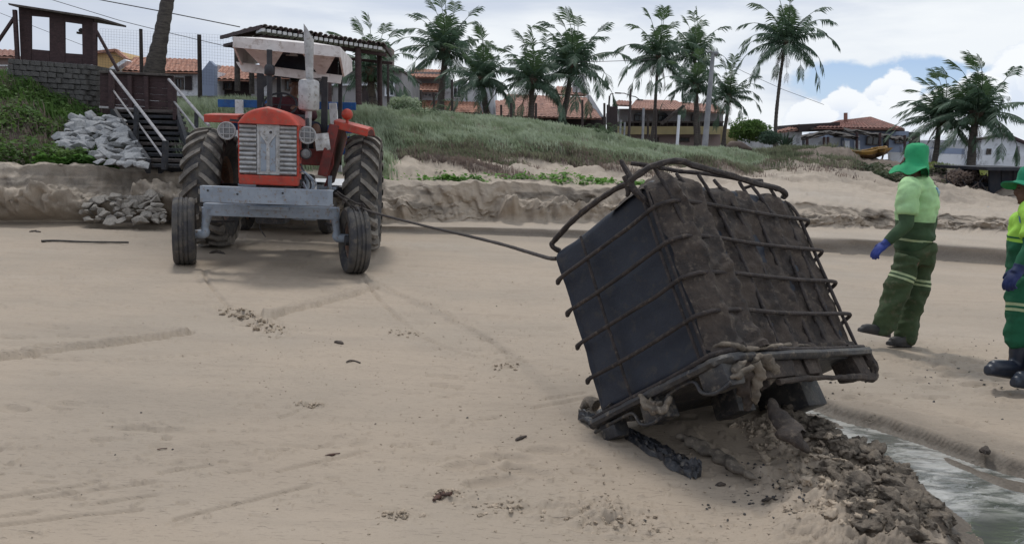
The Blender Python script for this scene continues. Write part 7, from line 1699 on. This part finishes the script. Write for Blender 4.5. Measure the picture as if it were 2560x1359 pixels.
def wires():
    M_w = mat('dark_cable', (.03, .03, .035), (.05, .05, .055), .7, 5, 0)
    for nm, lab, pts, Y, r in (('power_cable', 'upper thick power cable crossing the sky at top left', [(-100, -75), (250, 0), (420, 32), (600, 68)], 26, .017), ('power_cable', 'lower thin power cable running behind the leaning palm trunk', [(-100, -60), (130, 0), (300, 52), (420, 82), (590, 122)], 27, .011),
                               ('power_cable', 'faint cable crossing left of the lookout booth', [(-100, 10), (0, 33), (120, 80), (250, 130), (330, 150)], 28, .008), ('power_cable', 'thin cable between the leaning palm and the slim palm', [(1450, 155), (1510, 154), (1570, 152), (1640, 148)], 45, .016), ('power_cable', 'thin cable leaving the concrete pole to the right', [(1783, 140), (1860, 180), (1960, 225), (2060, 262)], 40, .010)):
        mb = MB(); mb.tube([P(a, b, Y) for a, b in pts], r, 5); tag(mb.build(nm, M_w), lab, 'cable')
    # chain-link net between the fence posts
    rt = thing('wire_fence', 'fine wire net fence strung between the rusty posts above the stairs', 'fence', P(350, 180, 22.05)); rw = .0018
    mb = MB()
    for k in range(60):
        x = 250 + k * 7; t = (x - 250) / 420; mb.tube([P(x, 72 + t * 22, 22.05), P(x, 182 + t * 50, 22.05)], rw, 3, cap=False)
    for k in range(18):
        a = 72 + k * 6.4; mb.tube([P(250, a, 22.05), P(670, a + 22 + k * 1.5, 22.05)], rw, 3, cap=False)
    o = mb.build('wire_net', M_w, rt, fix=False); o['kind'] = 'stuff'
wires()

# ------------------------------------------------------------------ boat and the clutter on the right
M_boat = mat('orange_boat_paint', (.30, .17, .035), (.20, .11, .03), .6, 3, .15, c3=(.14, .10, .05)); M_boat2 = mat('brown_boat_planks', (.16, .085, .035), (.10, .06, .03), .7, 3, .2)
def boat():
    Y = 29; a = P(2104, 384, Y); b = P(2214, 378, Y); rt = thing('fishing_boat', 'old orange and brown wooden boat lying on the dune edge', 'boat', P(2160, 398, Y)); L_ = b.x - a.x; n = 18
    def st(t):
        w = .62 * math.sin(math.pi * min(1, t * 1.15 + .06)) ** .7 if t < .8 else .62 * (1 - ((t - .8) / .2) ** 1.6) * .93 + .01
        z = P(2104 + 110 * t, 381 - 6 * abs(t - .35) ** 1.5 * 4, Y).z; keel = P(2160, 399, Y).z + .25 * max(0, t - .6) ** 1.4 * 3 + .10 * max(0, .2 - t)
        return a.x + L_ * t, w, z, keel
    for nm, k0, k1, m_ in (('upper_strake', .0, .34, M_boat), ('hull', .34, 1.0, M_boat2)):
        vs = []; m2 = 5
        for i in range(n + 1):
            x, w, zt, zk = st(i / n)
            for s in (-1, 1):
                for j in range(m2 + 1):
                    f = k0 + (k1 - k0) * j / m2; vs.append(Vector((x + (.25 * (1 - f) if i == n else 0), Y + s * w * math.cos(f * math.pi / 2) ** .6, zt + (zk - zt) * f)))
        fs = []; q = 2 * (m2 + 1)
        for i in range(n):
            for s in (0, m2 + 1):
                for j in range(m2): a_ = i * q + s + j; fs.append((a_, a_ + 1, a_ + 1 + q, a_ + q))
        mb = MB(); mb.add(vs, fs); o = mb.build(nm, m_, rt, fix=False, smooth=True)
    mb = MB()
    for s in (-1, 1): mb.tube([Vector((st(i / n)[0], Y + s * st(i / n)[1], st(i / n)[2] + .02)) for i in range(n + 1)], .035, 6)
    mb.build('gunwale', M_boat, rt, smooth=True)
    for t in (.25, .5, .72): x, w, zt, zk = st(t); mb = MB(); mb.box((x, Y, zt - .1), (.18, w * 1.9, .03)); mb.build('thwart', M_boat2, rt)
    x, w, zt, zk = st(0); mb = MB(); mb.box((x, Y, (zt + zk) / 2 + .05), (.05, w * 1.3, zt - zk - .05)); mb.build('transom', M_boat2, rt)
    pole('prop_stick', 'forked dark stick propping the bow of the orange boat', 'stick', 2208, 388, 2193, 424, 28.7, .03, .04, M_rust)
boat()
M_char = mat('charred_dark_timber', (.020, .024, .034), (.035, .035, .042), .8, 4, .4)
def clutter():
    rt = thing('dark_hut', 'low dark timber hut at the right edge behind the second worker', 'hut', P(2520, 508, 24))
    for k in range(5): wall(rt, rect(2474 + k * 30, 422 + k * .5, 2502 + k * 30, 508), 24 + .03 * (k % 2), .08, M_char, 'wall_board')
    wall(rt, [(2466, 418), (2640, 420), (2640, 428), (2468, 426)], 23.5, 3, M_char, 'roof'); wall(rt, [(2455, 500), (2640, 506), (2640, 512), (2455, 507)], 23.6, 1.2, M_dwood, 'base_plank')
    for k, (a, b, c, d, Y, w, lab) in enumerate(((2385, 444, 2440, 438, 25, .5, 'grey slab lying against the windblown palm trunk'), (2430, 462, 2476, 470, 24.5, .28, 'dark plank leaning beside the low hut'), (2180, 428, 2172, 455, 26.5, .07, 'thin driftwood branch sticking out of the dune below the boat'), (2122, 440, 2168, 462, 25.5, .12, 'dark driftwood log half buried on the dune flank'), (2176, 462, 2212, 490, 24, .13, 'rough log lower on the dune flank'), (2352, 488, 2462, 502, 23.0, .09, 'pale plank lying on the sand right of the green hat'), (2360, 484, 2378, 492, 22.9, .05, 'short white scrap of board by the pale plank'))):
        mb = MB(); rough_tube(mb, [P(a, b, Y), P((a + c) / 2, (b + d) / 2 - 1, Y), P(c, d, Y)], w * .5, 8, .2, 5, k); tag(mb.build('driftwood', (M_char, M_char, M_rust, M_dry, M_dry, M_gwall, M_wwall)[k], smooth=True), lab, 'driftwood')
    mb = MB(); rough_tube(mb, [P(2452, 522, 20.5), P(2470, 521, 20.5), P(2496, 528, 20.4)], [.06, .12, .05], 10, .3, 5, 3, flat=.4); tag(mb.build('blue_tarp', mat('faded_blue_tarp', (.16, .24, .30), (.20, .24, .27), .6, 6, .3), smooth=True), 'crumpled faded blue tarp scrap on the sand near the right edge', 'tarp')
    rs = random.Random(9)
    rt = thing('brush_pile', 'tangled brown brush pile between the green hat and the dark hut', 'brush pile', P(2410, 480, 24.5))
    for i in range(70):
        x = rs.uniform(2340, 2480); y = 480 + (x - 2340) * .08; Y = 24.5 + rs.uniform(-.8, .8); a = P(x, y + rs.uniform(-2, 10), Y); l_ = rs.uniform(.3, .9); d = V(rs.uniform(-1, 1), rs.uniform(-.5, .5), rs.uniform(.1, .8)).normalized()
        mb = MB(); mb.tube([a, a + d * l_ * .5 + V(0, 0, .03), a + d * l_], [.03, .022, .008], 5); mb.build('branch', M_dry if i % 3 else M_char, rt)
    for i, (x, y, s) in enumerate(((2400, 455, .55), (2350, 470, .4), (2450, 478, .5))): bush(x, y + 14, 24.8, s, ('brown dry shrub beside the thick windblown palm', 'low brown shrub just right of the green hat', 'dark dry shrub against the low hut')[i], 20 + i, M_dry, 1500, .05, .6)
    free_lump('dark_heap', 'low dark reddish heap on the dune crest right of the concrete pole', 'heap', [P(1812, 372, 28.5), P(1835, 362, 28.5), P(1858, 366, 28.5), P(1880, 374, 28.5)], [.06, .16, .14, .05], M_dry, 90, fr=5)
    for i, (px, py, Y, s) in enumerate(((1145, 547, 15.6, .10), (612, 571, 14.6, .05), (950, 578, 14.0, .07), (1300, 548, 15.5, .04), (2045, 446, 25, .14), (1222, 545, 15.7, .05))):
        free_lump('dark_stone', ('dark stone at the foot of the bank above the rope', 'small dark stone under the tractor behind its axle', 'dark lump on the waterline right of the tractor wheel', 'small dark stone at the foot of the bank left of the container', 'dark boulder on the sandy dune flank', 'flat dark stone right of the one above the rope')[i], 'stone', [P(px - 4, py, Y), P(px, py - 1, Y), P(px + 4, py, Y)], [s * .5, s, s * .5], M_mud, 91 + i)
clutter()
